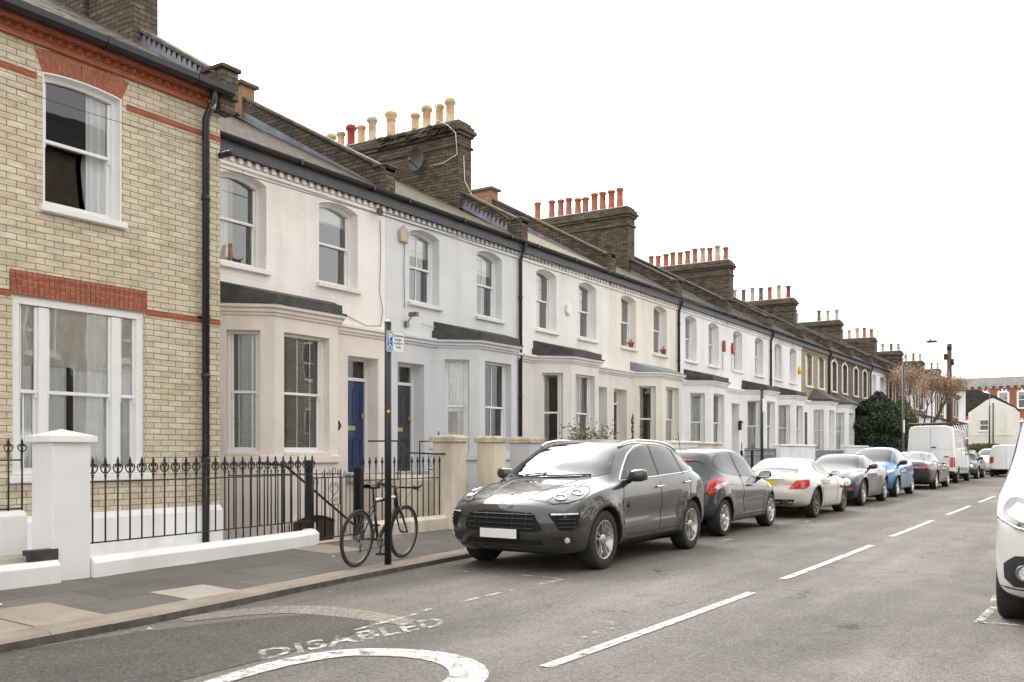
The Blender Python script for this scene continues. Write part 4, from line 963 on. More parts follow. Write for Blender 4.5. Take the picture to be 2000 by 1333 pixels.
for a, c in (((-6.47,3.4),(-6.46,4.2)), ((-6.6,4.45),(-6.62,5.45)), ((-6.72,6.35),(-6.78,7.4)), ((-6.9,7.7),(-6.98,8.4))): strip('kerb_marking', [a, c], .09, MK, 'road_paint_ghost')
# centre line
for a, c, w in (((-3.2,5.38),(-3.1,9.35),.1),((-3.12,10.5),(-3.1,15.0),.1),((-3.13,16.7),(-3.13,21.0),.1),((-3.13,23),(-3.13,27),.1),((-3.13,29),(-3.13,33),.1),((-3.13,35),(-3.13,39),.1),((-3.22,-1.5),(-3.2,2.6),.1)):
    strip('centre_line', smooth([a, ((a[0]+c[0])/2+.01, (a[1]+c[1])/2), c], 3), w, MK, 'road_paint')
# disabled bay: corner ticks, edge dashes, lettering and the top of the painted symbol
for a, c in (((-6.64,9.08),(-6.3,9.1)), ((-5.95,9.2),(-5.62,9.19)), ((-5.62,9.19),(-5.2,9.14))): strip('bay_marking', [a, c], .05, MK, 'road_paint_worn')
strip('bay_marking', [(-5.2,9.17),(-5.24,8.6)], .06, MK, 'road_paint_worn')
for y0, y1 in ((7.25,7.55),(7.68,7.95),(8.1,8.2),(6.55,6.8)): strip('bay_marking', [(-5.25,y0),(-5.25,y1)], .06, MK, 'road_paint_worn')
strip('bay_marking', [(-5.15,5.65),(-5.2,6.5)], .05, MK, 'road_paint_worn')
for y0, y1 in ((14.3,14.8),(19.2,19.5),(24.6,25.0),(25.3,25.7),(30.2,30.6)): strip('bay_marking', [(-5.25,y0),(-5.25,y1)], .08, MK, 'road_paint_worn')
fc = bpy.data.curves.new('txt', 'FONT'); fc.body = 'DISABLED'; fc.size = .40; fc.space_character = 1.08; fc.offset = .008; fc.align_x = 'LEFT'
ft = bpy.data.objects.new('txt', fc); COL.objects.link(ft); bpy.context.view_layer.update()
me = bpy.data.meshes.new_from_object(ft.evaluated_get(bpy.context.evaluated_depsgraph_get())); bpy.data.objects.remove(ft)
xs = [v.co.x for v in me.vertices]; x0, x1 = min(xs), max(xs)
hmax = max(v.co.y for v in me.vertices)
for v in me.vertices:
    u = (v.co.x-x0)/(x1-x0); h = v.co.y/hmax
    v.co = Vector((-4.97+.3*u-h*(.245+.03*u), 4.50+u*1.74+h*(.19+.06*u), MK))
me.materials.clear(); me.materials.append(MATS['road_paint_letters']); o = bpy.data.objects.new('road_lettering', me); COL.objects.link(o); struct(o)
co = smooth([(-4.45,2.9),(-4.66,3.6),(-4.74,4.0),(-4.76,4.5),(-4.66,4.92),(-4.42,5.14),(-4.07,5.24),(-3.75,5.16),(-3.5,4.92),(-3.4,4.6),(-3.42,4.1),(-3.6,3.5)], 8)
strip('road_symbol', co, .17, MK, 'road_paint', lambda t: .13+.13*max(0, math.sin(3.0*(t-.12))))
strip('road_marking_ghost', smooth([(-3.30,5.75),(-3.40,6.2),(-3.44,6.8),(-3.52,7.05),(-3.72,7.12)], 6), .13, MK, 'road_paint_faint')
for a, c in (((-.95,8.75),(-.92,9.7)), ((-.96,8.79),(-.3,8.79)), ((-.95,9.95),(-.97,10.5)), ((-.3,8.79),(.7,8.79))): strip('bay_marking', [a, c], .07, MK, 'road_paint_worn')
for k in range(12): strip('bay_marking', [(-.95,11.2+k*1.2),(-.95,11.8+k*1.2)], .06, MK, 'road_paint_worn')
# ------------------------------------------------------------------ front areas
b = MB(); b.box(GX+.9-.02, -9.3, 3.0, 8.84, .0, .17); struct(b.build('front_area', 'render_clean'))
b = MB(); b.box(GX-.3, -9.55, 8.85, 12.55, -1.4, -1.2); struct(b.build('basement_area', 'stone_step'))
b = MB(); b.box(-9.62, -9.3, 8.85, 12.6, -1.3, .08); b.box(GX+.02, -9.6, 8.78, 8.9, -1.2, .16); struct(b.build('basement_wall', 'render_clean'))
b = MB(); b.box(GX+.02, -9.5, 18.2, 95, .0, .16); b.box(GX+.02, -9.5, 14.7, 18.19, .0, .16); struct(b.build('front_area', 'stone_step'))
def wall_path(pts, w, z0, z1, m, name, label, cat='wall', cap=None, roundtop=.05, group=None):
    root = thing(name, label, cat, (pts[0][0], pts[0][1], z0), group)
    b = MB(); n = len(pts)
    prof = [(-w/2,z0),(-w/2,z1-roundtop),(-w/2+roundtop,z1-.004),(w/2-roundtop,z1),(w/2,z1-roundtop),(w/2,z0)]
    rings = []
    for i, p in enumerate(pts):
        d = (Vector(pts[min(i+1,n-1)])-Vector(pts[max(i-1,0)])).normalized(); nn = Vector((d.y, -d.x))
        rings.append([(p[0]+nn.x*u, p[1]+nn.y*u, z) for u, z in prof])
    for a, c in zip(rings, rings[1:]):
        for k in range(5): b.face([a[k], c[k], c[k+1], a[k+1]])
    b.face(rings[0]); b.face(rings[-1][::-1]); b.build('wall_body', m, root, .008, 2); return root
def pillar(x0, x1, y0, y1, z0, z1, m, label, cap='pyramid', capm=None, sides=4, group='gate pillars'):
    root = thing('gate_pillar', label, 'pillar', ((x0+x1)/2, (y0+y1)/2, z0), group)
    b = MB(); b.box(x0, x1, y0, y1, z0, z1)
    b.build('shaft', m, root, .012, 2)
    c = MB(); o = .05
    if cap == 'pyramid':
        c.box(x0-o, x1+o, y0-o, y1+o, z1, z1+.065); t = z1+.14; mx, my = (x0+x1)/2, (y0+y1)/2
        q = [(x0-o,y0-o,z1+.065),(x1+o,y0-o,z1+.065),(x1+o,y1+o,z1+.065),(x0-o,y1+o,z1+.065)]
        for i in range(4): c.face([q[i], q[(i+1)%4], (mx,my,t)])
        c.build('cap', capm or m, root, .01, 2)
    else:
        c.box(x0-.04, x1+.04, y0-.04, y1+.04, z1, z1+.05); c.box(x0-.045, x1+.045, y0-.045, y1+.045, z1+.04, z1+.1); c.box(x0+.02, x1-.02, y0+.02, y1-.02, z1+.09, z1+.12)
        c.build('cap', capm or m, root, .035, 3)
    return root
pillar(-9.34, -8.95, 5.38, 5.79, .1, 1.54, 'render_clean', 'white gate pillar with a pyramid cap, left end of the brick house railings')
wall_path([(-8.93,3.9),(-8.98,5.4)], .26, .08, .36, 'render_clean', 'garden_wall', 'low white wall left of the white gate pillar at the steps')
wall_path([(-9.45,2.5),(-9.5,5.37)], .2, .1, .84, 'render_clean', 'garden_wall', 'white dwarf wall under the short railings left of the white pillar')
wall_path([(-9.02,5.79),(-9.12,6.5),(-9.2,7.4),(-9.33,8.5),(-9.47,9.42),(-9.55,9.56),(-9.66,9.6)], .24, .08, .345, 'render_clean', 'garden_wall', 'long low white wall with a rounded end, under the black railings', roundtop=.06)
b = MB(); b.box(-9.4, -9.0, 4.6, 5.36, .12, .3); b.box(-9.2, -8.98, 4.75, 5.37, .3, .42); 
solo(b, 'entrance_step', 'stone_step', (-9.2, 5.0, .12), 'worn stone entrance step left of the white gate pillar', 'step', bevel=.015)
b = MB(); b.box(-9.05, -8.925, 5.12, 5.42, .36, .47); solo(b, 'slate_sill', 'dark_lead', (-9.0, 5.25, .36), 'dark slate block end set in the white wall beside the steps', 'slate block')
def finial(mb, x, y, z, s=1.0, ang=0, fancy=True):
    """cast fleur finial: spear, scrolled side leaves and collars"""
    mb.lathe(x, y, [(.006,0),(.014*s,.01),(.008,.02),(.016*s,.03),(.007,.045)], 6, cz=z)
    ca, sa = math.cos(ang), math.sin(ang)
    F = lambda u, v, d: (x+ca*0+(-sa)*d+ca*u*0 + 0*u, y, z)  # placeholder, replaced below
    G = lambda u, v, d: (x-sa*0+u*math.sin(ang)+d*math.cos(ang), y+u*math.cos(ang)-d*math.sin(ang), z+v)
    if fancy:
        for sgn in (-1, 1):
            pts = [(0,.045),(.018,.045),(.042,.065),(.052,.095),(.042,.12),(.026,.118),(.024,.1),(.034,.095)]
            mb.tube([G(sgn*u*s, v*s, 0) for u, v in pts], .0065*s, 5)
        mb.prism([(-.012*s,.045*s),(.012*s,.045*s),(.008*s,.1*s),(.026*s,.125*s),(.01*s,.135*s),(.012*s,.15*s),(0,.19*s),(-.012*s,.15*s),(-.01*s,.135*s),(-.026*s,.125*s),(-.008*s,.1*s)], -.007, .007, G)
    else:
        mb.prism([(-.007*s,.04*s),(.007*s,.04*s),(.006*s,.07*s),(.024*s,.1*s),(.024*s,.118*s),(.01*s,.13*s),(0,.185*s),(-.01*s,.13*s),(-.024*s,.118*s),(-.024*s,.1*s),(-.006*s,.07*s)], -.009, .009, G)
def interp(path, t):
    L = [0]
    for a, c in zip(path, path[1:]): L.append(L[-1]+math.hypot(c[0]-a[0], c[1]-a[1]))
    s = t*L[-1]
    for i in range(len(path)-1):
        if s <= L[i+1]+1e-9:
            k = (s-L[i])/(L[i+1]-L[i]); a, c = path[i], path[i+1]; return (a[0]+(c[0]-a[0])*k, a[1]+(c[1]-a[1])*k), math.atan2(c[0]-a[0], c[1]-a[1])
    return path[-1], 0
def railing(path, n, z0, z1, label, rails, fancy=True, s=1.0, group='iron railings', posts=(), r=.0105, base=None):
    root = thing('iron_railing', label, 'railing', (path[0][0], path[0][1], z0), group)
    for i in range(n):
        mb = MB(); (x, y), an = interp(path, i/(n-1)); mb.tube([(x,y,z0),(x,y,z1)], r, 6); finial(mb, x, y, z1-.01, s, an, fancy); mb.build('picket', 'iron', root)
    for z in rails: rb = MB(); rb.tube([(a[0],a[1],z) for a in path], .009, 6); rb.build('rail', 'iron', root)
    return root
railing([(-9.2,5.82),(-9.3,7.3),(-9.42,8.4),(-9.58,9.62)], 25, .455, 1.17, 'black iron railing with fleur finials in front of the yellow brick house', (.465, 1.12), s=1.2)
railing([(-9.5,3.4),(-9.48,5.36)], 15, .84, 1.42, 'short black iron railing with fleur finials left of the white pillar', (.86, 1.36), s=.9)
# post, gate and second run of railings over the basement steps
b = MB(); b.box(-9.72, -9.64, 9.62, 9.70, .05, 1.32); solo(b, 'railing_post', 'iron', (-9.68, 9.66, .05), 'square black iron post at the left of the small scrolled gate', 'post', bevel=.006)
def scroll(mb, cx, cz, r, turns, a0, sg, y, F, th=.005):
    pts = []
    for k in range(22):
        t = k/21; rr = r*(1-.75*t); a = a0+sg*t*turns*2*math.pi; pts.append(F(cx+rr*math.cos(a), cz+rr*math.sin(a), 0))
    mb.tube(pts, th, 5)
gt = thing('iron_gate', 'small black iron gate with scrollwork on top, left of the bicycle', 'gate', (-9.66, 10.2, .12))
gy0, gy1 = 9.76, 10.62; GF = lambda u, v, d: (-9.70-.0*u+d, gy0+u, v)
fr = MB(); W = gy1-gy0
for u in (0, W): fr.tube([GF(u,.16,0), GF(u,1.08,0)], .012, 6)
for v in (.18, 1.06): fr.tube([GF(0,v,0), GF(W,v,0)], .01, 6)
fr.build('gate_frame', 'iron', gt)
bb = MB()
for k in range(1, 10):
    u = W*k/10
    if 4 <= k <= 6: bb.tube([GF(u,.18,0), GF(u,.66,0)], .006, 5)
    else: bb.tube([GF(u,.18,0), GF(u,1.06,0)], .006, 5)
bb.tube([GF(W*.36,.66,0), GF(W*.64,.66,0)], .006, 5); bb.tube([GF(W*.36,.66,0), GF(W*.36,1.06,0)], .006, 5); bb.tube([GF(W*.64,.66,0), GF(W*.64,1.06,0)], .006, 5)
bb.build('bar', 'iron', gt)
sc = MB()
for sg in (-1, 1):
    c = W*.5
    scroll(sc, c+sg*.055, .95, .045, 1.2, math.pi/2, sg, 0, GF); scroll(sc, c+sg*.05, .73, .04, 1.1, -math.pi/2, -sg, 0, GF)
    sc.tube([GF(c+sg*.09,.93,0), GF(c+sg*.085,.87,0), GF(c+sg*.015,.81,0), GF(c,.79,0)], .005, 5)
    scroll(sc, c+sg*.12, 1.12, .055, 1.3, math.pi/2, sg, 0, GF); scroll(sc, c+sg*.22, 1.105, .04, 1.2, math.pi/2, -sg, 0, GF)
sc.tube([GF(W*.5+.035*math.cos(t*.4), 1.15+.05*math.sin(t*.4), 0) for t in range(17)], .005, 5)
sc.tube([GF(.06+.04*math.cos(t*.4), 1.0+.045*math.sin(t*.4), 0) for t in range(17)], .004, 5)
sc.build('scrollwork', 'iron', gt)
b = MB(); b.box(-9.75, -9.6, 10.66, 10.74, .1, 1.2); 
solo(b, 'railing_post', 'iron', (-9.68, 10.7, .1), 'square black iron post behind the bicycle saddle, right of the scrolled gate', 'post', bevel=.006)
railing([(-9.62,10.74),(-9.56,12.58)], 14, .33, 1.19, 'black iron railing with spear finials behind the bicycle', (1.0,), False, .95)
wall_path([(-9.56,10.75),(-9.52,12.6)], .26, .1, .37, 'render_stain', 'garden_wall', 'low stained stone kerb wall under the spear railing behind the bicycle', roundtop=.05)
b = MB(); b.box(-9.8, -9.5, 9.7, 10.7, .05, .13); solo(b, 'gate_threshold', 'old_stone', (-9.65, 10.2, .05), 'mossy stone threshold under the small scrolled gate', 'step', bevel=.02)
# stair handrails over the basement steps
def handrail(pts, label, r=.016, loc=None, posts=()):
    b = MB(); b.tube(pts, r, 8)
    for p in posts: b.tube([p[0], p[1]], r*.8, 6)
    return solo(b, 'handrail', 'iron', pts[0], label, 'handrail')
handrail([(-9.85,8.95,1.28),(-9.85,9.35,1.25),(-9.88,10.95,.22)], 'sloping black handrail down the basement steps beside the scrolled gate', .018, posts=(((-9.85,9.3,1.26),(-9.85,9.3,-.6)),))
handrail([(-10.9,12.3,1.62),(-10.3,12.38,1.62),(-10.1,12.4,1.42),(-9.6,12.5,1.40),(-9.45,12.6,1.4)], 'thin black handrail leading to the royal blue door', .014, posts=(((-10.3,12.38,1.62),(-10.3,12.38,.95)),))
rr = railing([(-10.55,8.95),(-10.45,10.0),(-9.95,10.6)], 16, .12, 1.12, 'plain black inner railing around the basement stairwell', (.14, 1.1), False, .4)
b = MB()
for i in range(7): b.box(-10.55, -9.9, 9.2+i*.26, 9.46+i*.26, -1.2, .05-i*.18)
solo(b, 'basement_steps', 'stone_step', (-10.2, 9.3, -1.2), 'stone steps going down behind the scrolled gate', 'steps', bevel=.01)
# basement window in the blush bay
for y0, y1, x in ((10.35, 11.35, GX+.70),):
    b = MB(facT(x)); A = arc_pts(y0, y1, .3, .42, 8); 
    b.prism([(y0,-.6),(y1,-.6)]+A[::-1], .0, .012, lambda u, v, d: (u*0+x+d, u, v)) if False else None
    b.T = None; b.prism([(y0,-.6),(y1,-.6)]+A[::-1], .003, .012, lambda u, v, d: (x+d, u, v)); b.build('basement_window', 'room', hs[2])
    b = MB()
    for i in range(8):
        (p, q), (r_, s_) = A[i], A[i+1]; b.prism([(p,q),(r_,s_),(r_,s_+.05),(p,q+.05)], .003, .05, lambda u, v, d: (x+d, u, v))
    for u in (y0, (y0+y1)/2, y1-.04): b.box(x+.012, x+.04, u, u+.04, -.6, .3)
    b.build('basement_frame', 'render_blush', hs[2])
# raised entrance paths between pillars, side wall behind the bicycle
wall_path([(-9.66,12.78),(-10.6,12.72),(-11.45,12.7)], .24, -1.2, 1.03, 'render_stain', 'garden_wall', 'stained cream side wall of the entrance steps behind the spear railing', roundtop=.08)
for i in range(5):
    pass
b = MB()
for i in range(5): b.box(-9.5-i*.28, -9.5-(i+1)*.28-(1.2 if i == 4 else 0), 12.95, 14.5, .05, .32+i*.17)
solo(b, 'entrance_steps', 'stone_step', (-9.6, 13.6, .1), 'stone entrance steps between the stained cream pillars', 'steps', bevel=.01)
pillar(-9.72, -9.3, 12.6, 13.0, .1, 1.60, 'render_stain', 'stained cream pillar with a flat worn cap, beside the spear railing', 'slab', 'old_stone')
pillar(-9.68, -9.3, 13.86, 14.24, .1, 1.60, 'render_stain', 'stained cream pillar with a flat worn cap, second from the spear railing', 'slab', 'old_stone')
pillar(-9.75, -9.3, 15.06, 15.5, .1, 1.60, 'render_blue', 'pale blue pillar with a flat cap, just left of the grey SUV roof', 'slab', 'old_stone')
ip = thing('iron_gate', 'ornate cast iron gate panel between the two stained cream pillars', 'gate', (-9.9, 14.0, .9)); b = MB()
FY = lambda u, v, d: (-10.2+d, 14.0+u, 1.0+v)
b.tube([FY(0,0,0), FY(0,.62,0)], .012, 6); b.tube([FY(-.3,.12,0), FY(.3,.12,0)], .01, 6); b.tube([FY(-.3,.48,0), FY(.3,.48,0)], .008, 6)
finial(b, -10.2, 14.0, 1.6, 1.1, 0, True)
for sg in (-1, 1):
    scroll(b, sg*.12, .3, .09, 1.2, math.pi/2, sg, 0, FY); scroll(b, sg*.24, .36, .07, 1.2, -math.pi/2, sg, 0, FY); scroll(b, sg*.22, .2, .06, 1.0, 0, -sg, 0, FY)
b.build('scrollwork', 'iron', ip)
ip.location.y = 13.4
b = MB(); b.tube([(-10.3,12.98,1.62),(-9.9,12.98,1.62),(-9.55,12.98,1.62)], .012, 6); b.tube([(-10.3,12.98,1.62),(-10.3,12.98,1.0)], .012, 6)
solo(b, 'handrail', 'iron', (-10.3,12.98,1.62), 'short black handrail at the side of the pale blue house steps', 'handrail')
# garden walls seen over the cars
def gwall(y0, y1, z, m, lab, cap='render_white', x=-9.6):
    root = thing('garden_wall', lab, 'wall', (x, (y0+y1)/2, .1), 'garden walls behind the parked cars'); b = MB(); b.box(x-.12, x+.12, y0, y1, .1, z); b.build('wall_body', m, root)
    c = MB(); c.box(x-.17, x+.17, y0-.03, y1+.03, z, z+.07); c.build('coping', cap, root, .02, 2); return root
gwall(15.6, 22.2, 1.0, 'render_offwhite', 'off-white garden wall behind the grey SUV')
gwall(22.3, 24.08, 1.64, 'render_white', 'white garden wall with rounded coping, left half of the tall pair behind the dark hatchback', x=-9.6)
gwall(24.1, 25.9, 1.62, 'render_stain', 'cream stained garden wall, right half of the tall pair behind the dark hatchback', 'render_stain', x=-9.6)
gwall(31.6, 36.0, 1.60, 'render_white', 'tall white garden wall behind the navy car and right of the spiky railings')
gwall(41.0, 45.1, 1.60, 'render_white', 'short tall white garden wall just left of the dark evergreen')
railing([(-9.6,28.3),(-9.6,31.45)], 30, .2, 1.36, 'black spiky railings behind the white convertible', (1.28, .3), False, 1.0)
railing([(-9.6,36.15),(-9.6,40.9)], 36, .2, 1.3, 'black railings between the two tall white garden walls', (1.22, .3), False, 1.0)
gwall(28.2, 31.5, .2, 'render_white', 'low white plinth under the spiky railings')
for y, lab in ((27.9, 'dark iron gatepost with a pointed head left of the spiky railings'), (28.9, 'dark iron gatepost with a pointed head inside the spiky railings')):
    b = MB(); b.box(-9.62, -9.55, y, y+.07, .1, 1.45); finial(b, -9.585, y+.035, 1.45, 1.3, 0, False); solo(b, 'gatepost', 'iron', (-9.585, y, .1), lab, 'post')
# sign post with the disabled bay plate
PX, PY = -7.36, 8.66
sp_ = thing('parking_sign_post', 'black sign post at the kerb with a blue and white disabled parking plate', 'sign post', (PX, PY, .08))
b = MB(); b.tube([(PX,PY,.05),(PX,PY,3.0)], .042, 16); b.build('pole', 'iron', sp_)
b = MB(); b.lathe(PX, PY, [(.044,0),(.044,.02),(.02,.035)], 14, cz=3.0); b.build('pole_cap', 'aerial_metal', sp_)
b = MB(); b.tube([(PX+.03,PY-.03,1.93),(PX+.042,PY-.042,1.93)], .018, 10); b.build('sticker', 'yellow_plastic', sp_)
sa = R(10)
SX = lambda u, v, d: (PX+.01+.86*u*math.sin(sa)+(d+.01)*math.cos(sa), PY-.04+.86*u*math.cos(sa)-(d+.01)*math.sin(sa), 2.645+.88*v)
u0, u1 = -.03, .27
b = MB()
def rrect(x0, x1, y0, y1, r, n=4):
    o = []
    for cx, cy, a0 in ((x1-r,y1-r,0),(x0+r,y1-r,90),(x0+r,y0+r,180),(x1-r,y0+r,270)):
        for k in range(n+1): a = R(a0+90*k/n); o.append((cx+r*math.cos(a), cy+r*math.sin(a)))
    return o
H_ = .29
b.prism(rrect(-.035,.285,0,H_,.02), .03, .034, SX); sg = b.build('sign_panel', 'sign_white', sp_)
b = MB(); F2 = [rrect(-.031,.281,.004,H_-.004,.018), rrect(-.027,.277,.008,H_-.008,.015)]
n = len(F2[0])
for i in range(n): b.face([SX(*F2[0][i],.0346), SX(*F2[0][(i+1)%n],.0346), SX(*F2[1][(i+1)%n],.0346), SX(*F2[1][i],.0346)])
b.build('sign_border', 'sign_text', sg)
b = MB(); b.prism(rrect(-.022,.068,.15,.275,.004), .0345, .0355, SX); b.prism(rrect(-.022,.068,.018,.142,.004), .0345, .0355, SX); b.build('blue_panel', 'sign_blue', sg)
def text_mesh(s, size, cx, cy, F, d, m, parent, name='lettering', bold=.0, align='CENTER', sx=1):
    fc = bpy.data.curves.new('t', 'FONT'); fc.body = s; fc.size = size; fc.align_x = align; fc.offset = bold
    ft = bpy.data.objects.new('t', fc); COL.objects.link(ft); bpy.context.view_layer.update()
    me = bpy.data.meshes.new_from_object(ft.evaluated_get(bpy.context.evaluated_depsgraph_get())); bpy.data.objects.remove(ft)
    o3 = Vector(ORG[parent.name])
    for v in me.vertices: v.co = Vector(F(cx+v.co.x*sx, cy+v.co.y, d))-o3
    me.materials.clear(); me.materials.append(MATS[m]); me.name = name; o = bpy.data.objects.new(name, me); COL.objects.link(o); o.parent = parent; ORG[o.name] = tuple(o3); return o
text_mesh('P', .135, .023, .165, SX, .0362, 'sign_white', sg, bold=.004)
for k, t in enumerate(('Disabled', 'badge', 'holders', 'only')): text_mesh(t, .052, .172, .215-.052*k, SX, .0352, 'sign_text', sg, bold=.0012)
b = MB(); th = .0065
b.tube([SX(.012,.112,.0372), SX(.014,.078,.0372), SX(.038,.078,.0372), SX(.047,.05,.0372), SX(.056,.052,.0372)], th, 5); b.tube([SX(.014,.096,.0372), SX(.036,.096,.0372)], th*.8, 5)
b.tube([SX(.016+.028*math.cos(R(a)), .055+.028*math.sin(R(a)), .0372) for a in range(120, 381, 20)], th*.8, 5)
b.lathe(0,0,[(.001,0),(.009,0),(.009,.002),(.001,.002)],10); b.v[-40:] = [SX(.011+p[0], .125+p[1], .036+p[2]) for p in b.v[-40:]]
b.build('wheelchair_symbol', 'sign_white', sg)
# lamp posts, telegraph pole and wires
lp = thing('street_lamp', 'tall street lamp with a curved arm beside the dark evergreen', 'street lamp', (-8.35, 48.5, .1), 'street lamps')
LX, LY = -8.35, 47.3
b = MB(); b.tube([(LX,LY,.1),(LX,LY,1.6),(LX,LY,1.62),(LX,LY,5.5)], [.09,.09,.06,.05], 12); b.build('pole', 'lamp_post_paint', lp)
b = MB(); b.tube(smooth([(LX,LY,5.5),(LX,LY,5.75),(LX+.22,LY,6.2),(LX+.65,LY,6.5),(LX+1.0,LY,6.55)], 6), .024, 8); b.build('arm', 'aerial_metal', lp)
b = MB(); b.prism([(0,0),(.2,.05),(.5,.045),(.58,.0),(.45,-.045),(.15,-.05)], -.11, .11, lambda u, v, d: (LX+.95+u, LY+d, 6.55+v)); b.tube([(LX+1.2,LY,6.58),(LX+1.2,LY,6.67)], .035, 8); b.build('lamp_head', 'iron', lp, .01)
b = MB(); b.box(LX+.04, LX+.06, LY-.2, LY+.1, 2.3, 2.9); b.build('notice', 'white_plastic', lp)
l2 = thing('sign_post', 'short black post with a small edge-on plate, between the slate hatchback and the white convertible', 'sign post', (-7.95, 24.8, .1))
b = MB(); b.tube([(-7.95,24.8,.1),(-7.95,24.8,3.1)], .042, 12); b.build('pole', 'iron', l2); b = MB(); b.lathe(-7.95, 24.8, [(.045,0),(.045,.03),(.02,.04)], 12, cz=3.1); b.build('pole_cap', 'iron', l2); b = MB(); b.box(-7.90, -7.6, 24.78, 24.79, 2.55, 2.9) if False else b.box(-7.905, -7.9, 24.72, 24.98, 2.5, 2.85); b.build('sign_panel', 'sign_white', l2)
TX, TY = -8.3, 61.9
tp = thing('telegraph_pole', 'brown wooden telegraph pole with cable boxes at its top, right of the bare tree', 'telegraph pole', (TX, TY, .1))
b = MB(); b.tube([(TX,TY,.1),(TX,TY,7.8)], [.19,.13], 12); b.build('pole', 'pole_wood', tp)
b = MB(); b.box(TX-.29, TX-.12, TY-.22, TY+.02, 6.95, 7.3); b.build('cable_box', 'iron', tp, .02); b = MB(); b.tube([(TX+.19,TY-.05,6.6),(TX+.19,TY-.05,7.0)], .08, 10); b.build('cable_box', 'iron', tp, .02)
b = MB(); b.tube([(TX,TY-.02,7.55),(TX,TY-.02,7.92)], .15, 10); b.build('pole_cap', 'lamp_post_paint', tp)
def wire(p, q, sag, lab, r=.006, n=16):
    p, q = Vector(p), Vector(q); pts = []
    for i in range(n+1): t = i/n; v = p.lerp(q, t); v.z -= 4*sag*t*(1-t); pts.append(tuple(v))
    b = MB(); b.tube(pts, r, 4); return solo(b, 'overhead_wire', 'cable', tuple(pts[0]), lab, 'wire', 'overhead wires')
wire((TX,TY,7.3), (GX+.15,8.0,5.72), .5, 'overhead wire running from the telegraph pole to the yellow brick house', .007)
wire((TX,TY,7.3), (GX+.15,13.12,5.86), .4, 'overhead wire running from the telegraph pole to the blush house', .007)
wire((TX,TY,7.3), (GX+.15,18.0,5.9), .4, 'overhead wire running from the telegraph pole to the pale blue house', .007)
wire((TX,TY,7.3), (14,88,8.2), .6, 'overhead wire running right from the telegraph pole over the white van', .01)
wire((TX,TY,7.3), (-16,70,8.9), .2, 'overhead wire running left from the telegraph pole behind the lamp head', .01)
wire((X1+.28,8.82,5.62), (X1+.05,5.2,5.62), .06, 'thin wire strung along the yellow brick wall under the eaves', .004)
# litter and fallen leaves on the pavement and in the gutter
b = MB()
for i in range(240):
    y = random.uniform(2.5, 14); 
    x = kx(y)+random.uniform(.02,.12) if random.random() < .45 else random.uniform(wx(y)+.05, kx(y)-.1)
    z = .012 if x > kx(y) else .095+.05*min(1, max(0, (kx(y)-x)/2.2)); s = random.uniform(.006,.022); a = random.uniform(0, 6.28)
    b.face([(x+s*math.cos(a+k*1.57)*(1 if k % 2 else .5), y+s*math.sin(a+k*1.57)*(1 if k % 2 else .5), z+.004*(k % 2)) for k in range(4)])
struct(b.build('fallen_leaves', 'dead_leaf', recalc=False), 'stuff')
for x, y, s, lab in ((-8.05,4.35,.035,'small white scrap of litter on the grey paving left of the white wall'), (-6.55,4.75,.03,'crumpled pale wrapper in the gutter by the kerb'), (-8.15,8.55,.03,'white scrap of litter on the paving near the bicycle')):
    b = MB(); z = .0 if x > kx(y) else .12
    b.face([(x-s,y-s*.5,z+.012),(x+s,y-s*.3,z+.02),(x+s*.8,y+s*.6,z+.01),(x-s*.6,y+s*.5,z+.025)]); b.face([(x-s,y-s*.5,z+.012),(x,y,z+.035),(x-s*.6,y+s*.5,z+.025)])
    solo(b, 'litter', 'litter_white', (x, y, z), lab, 'litter')
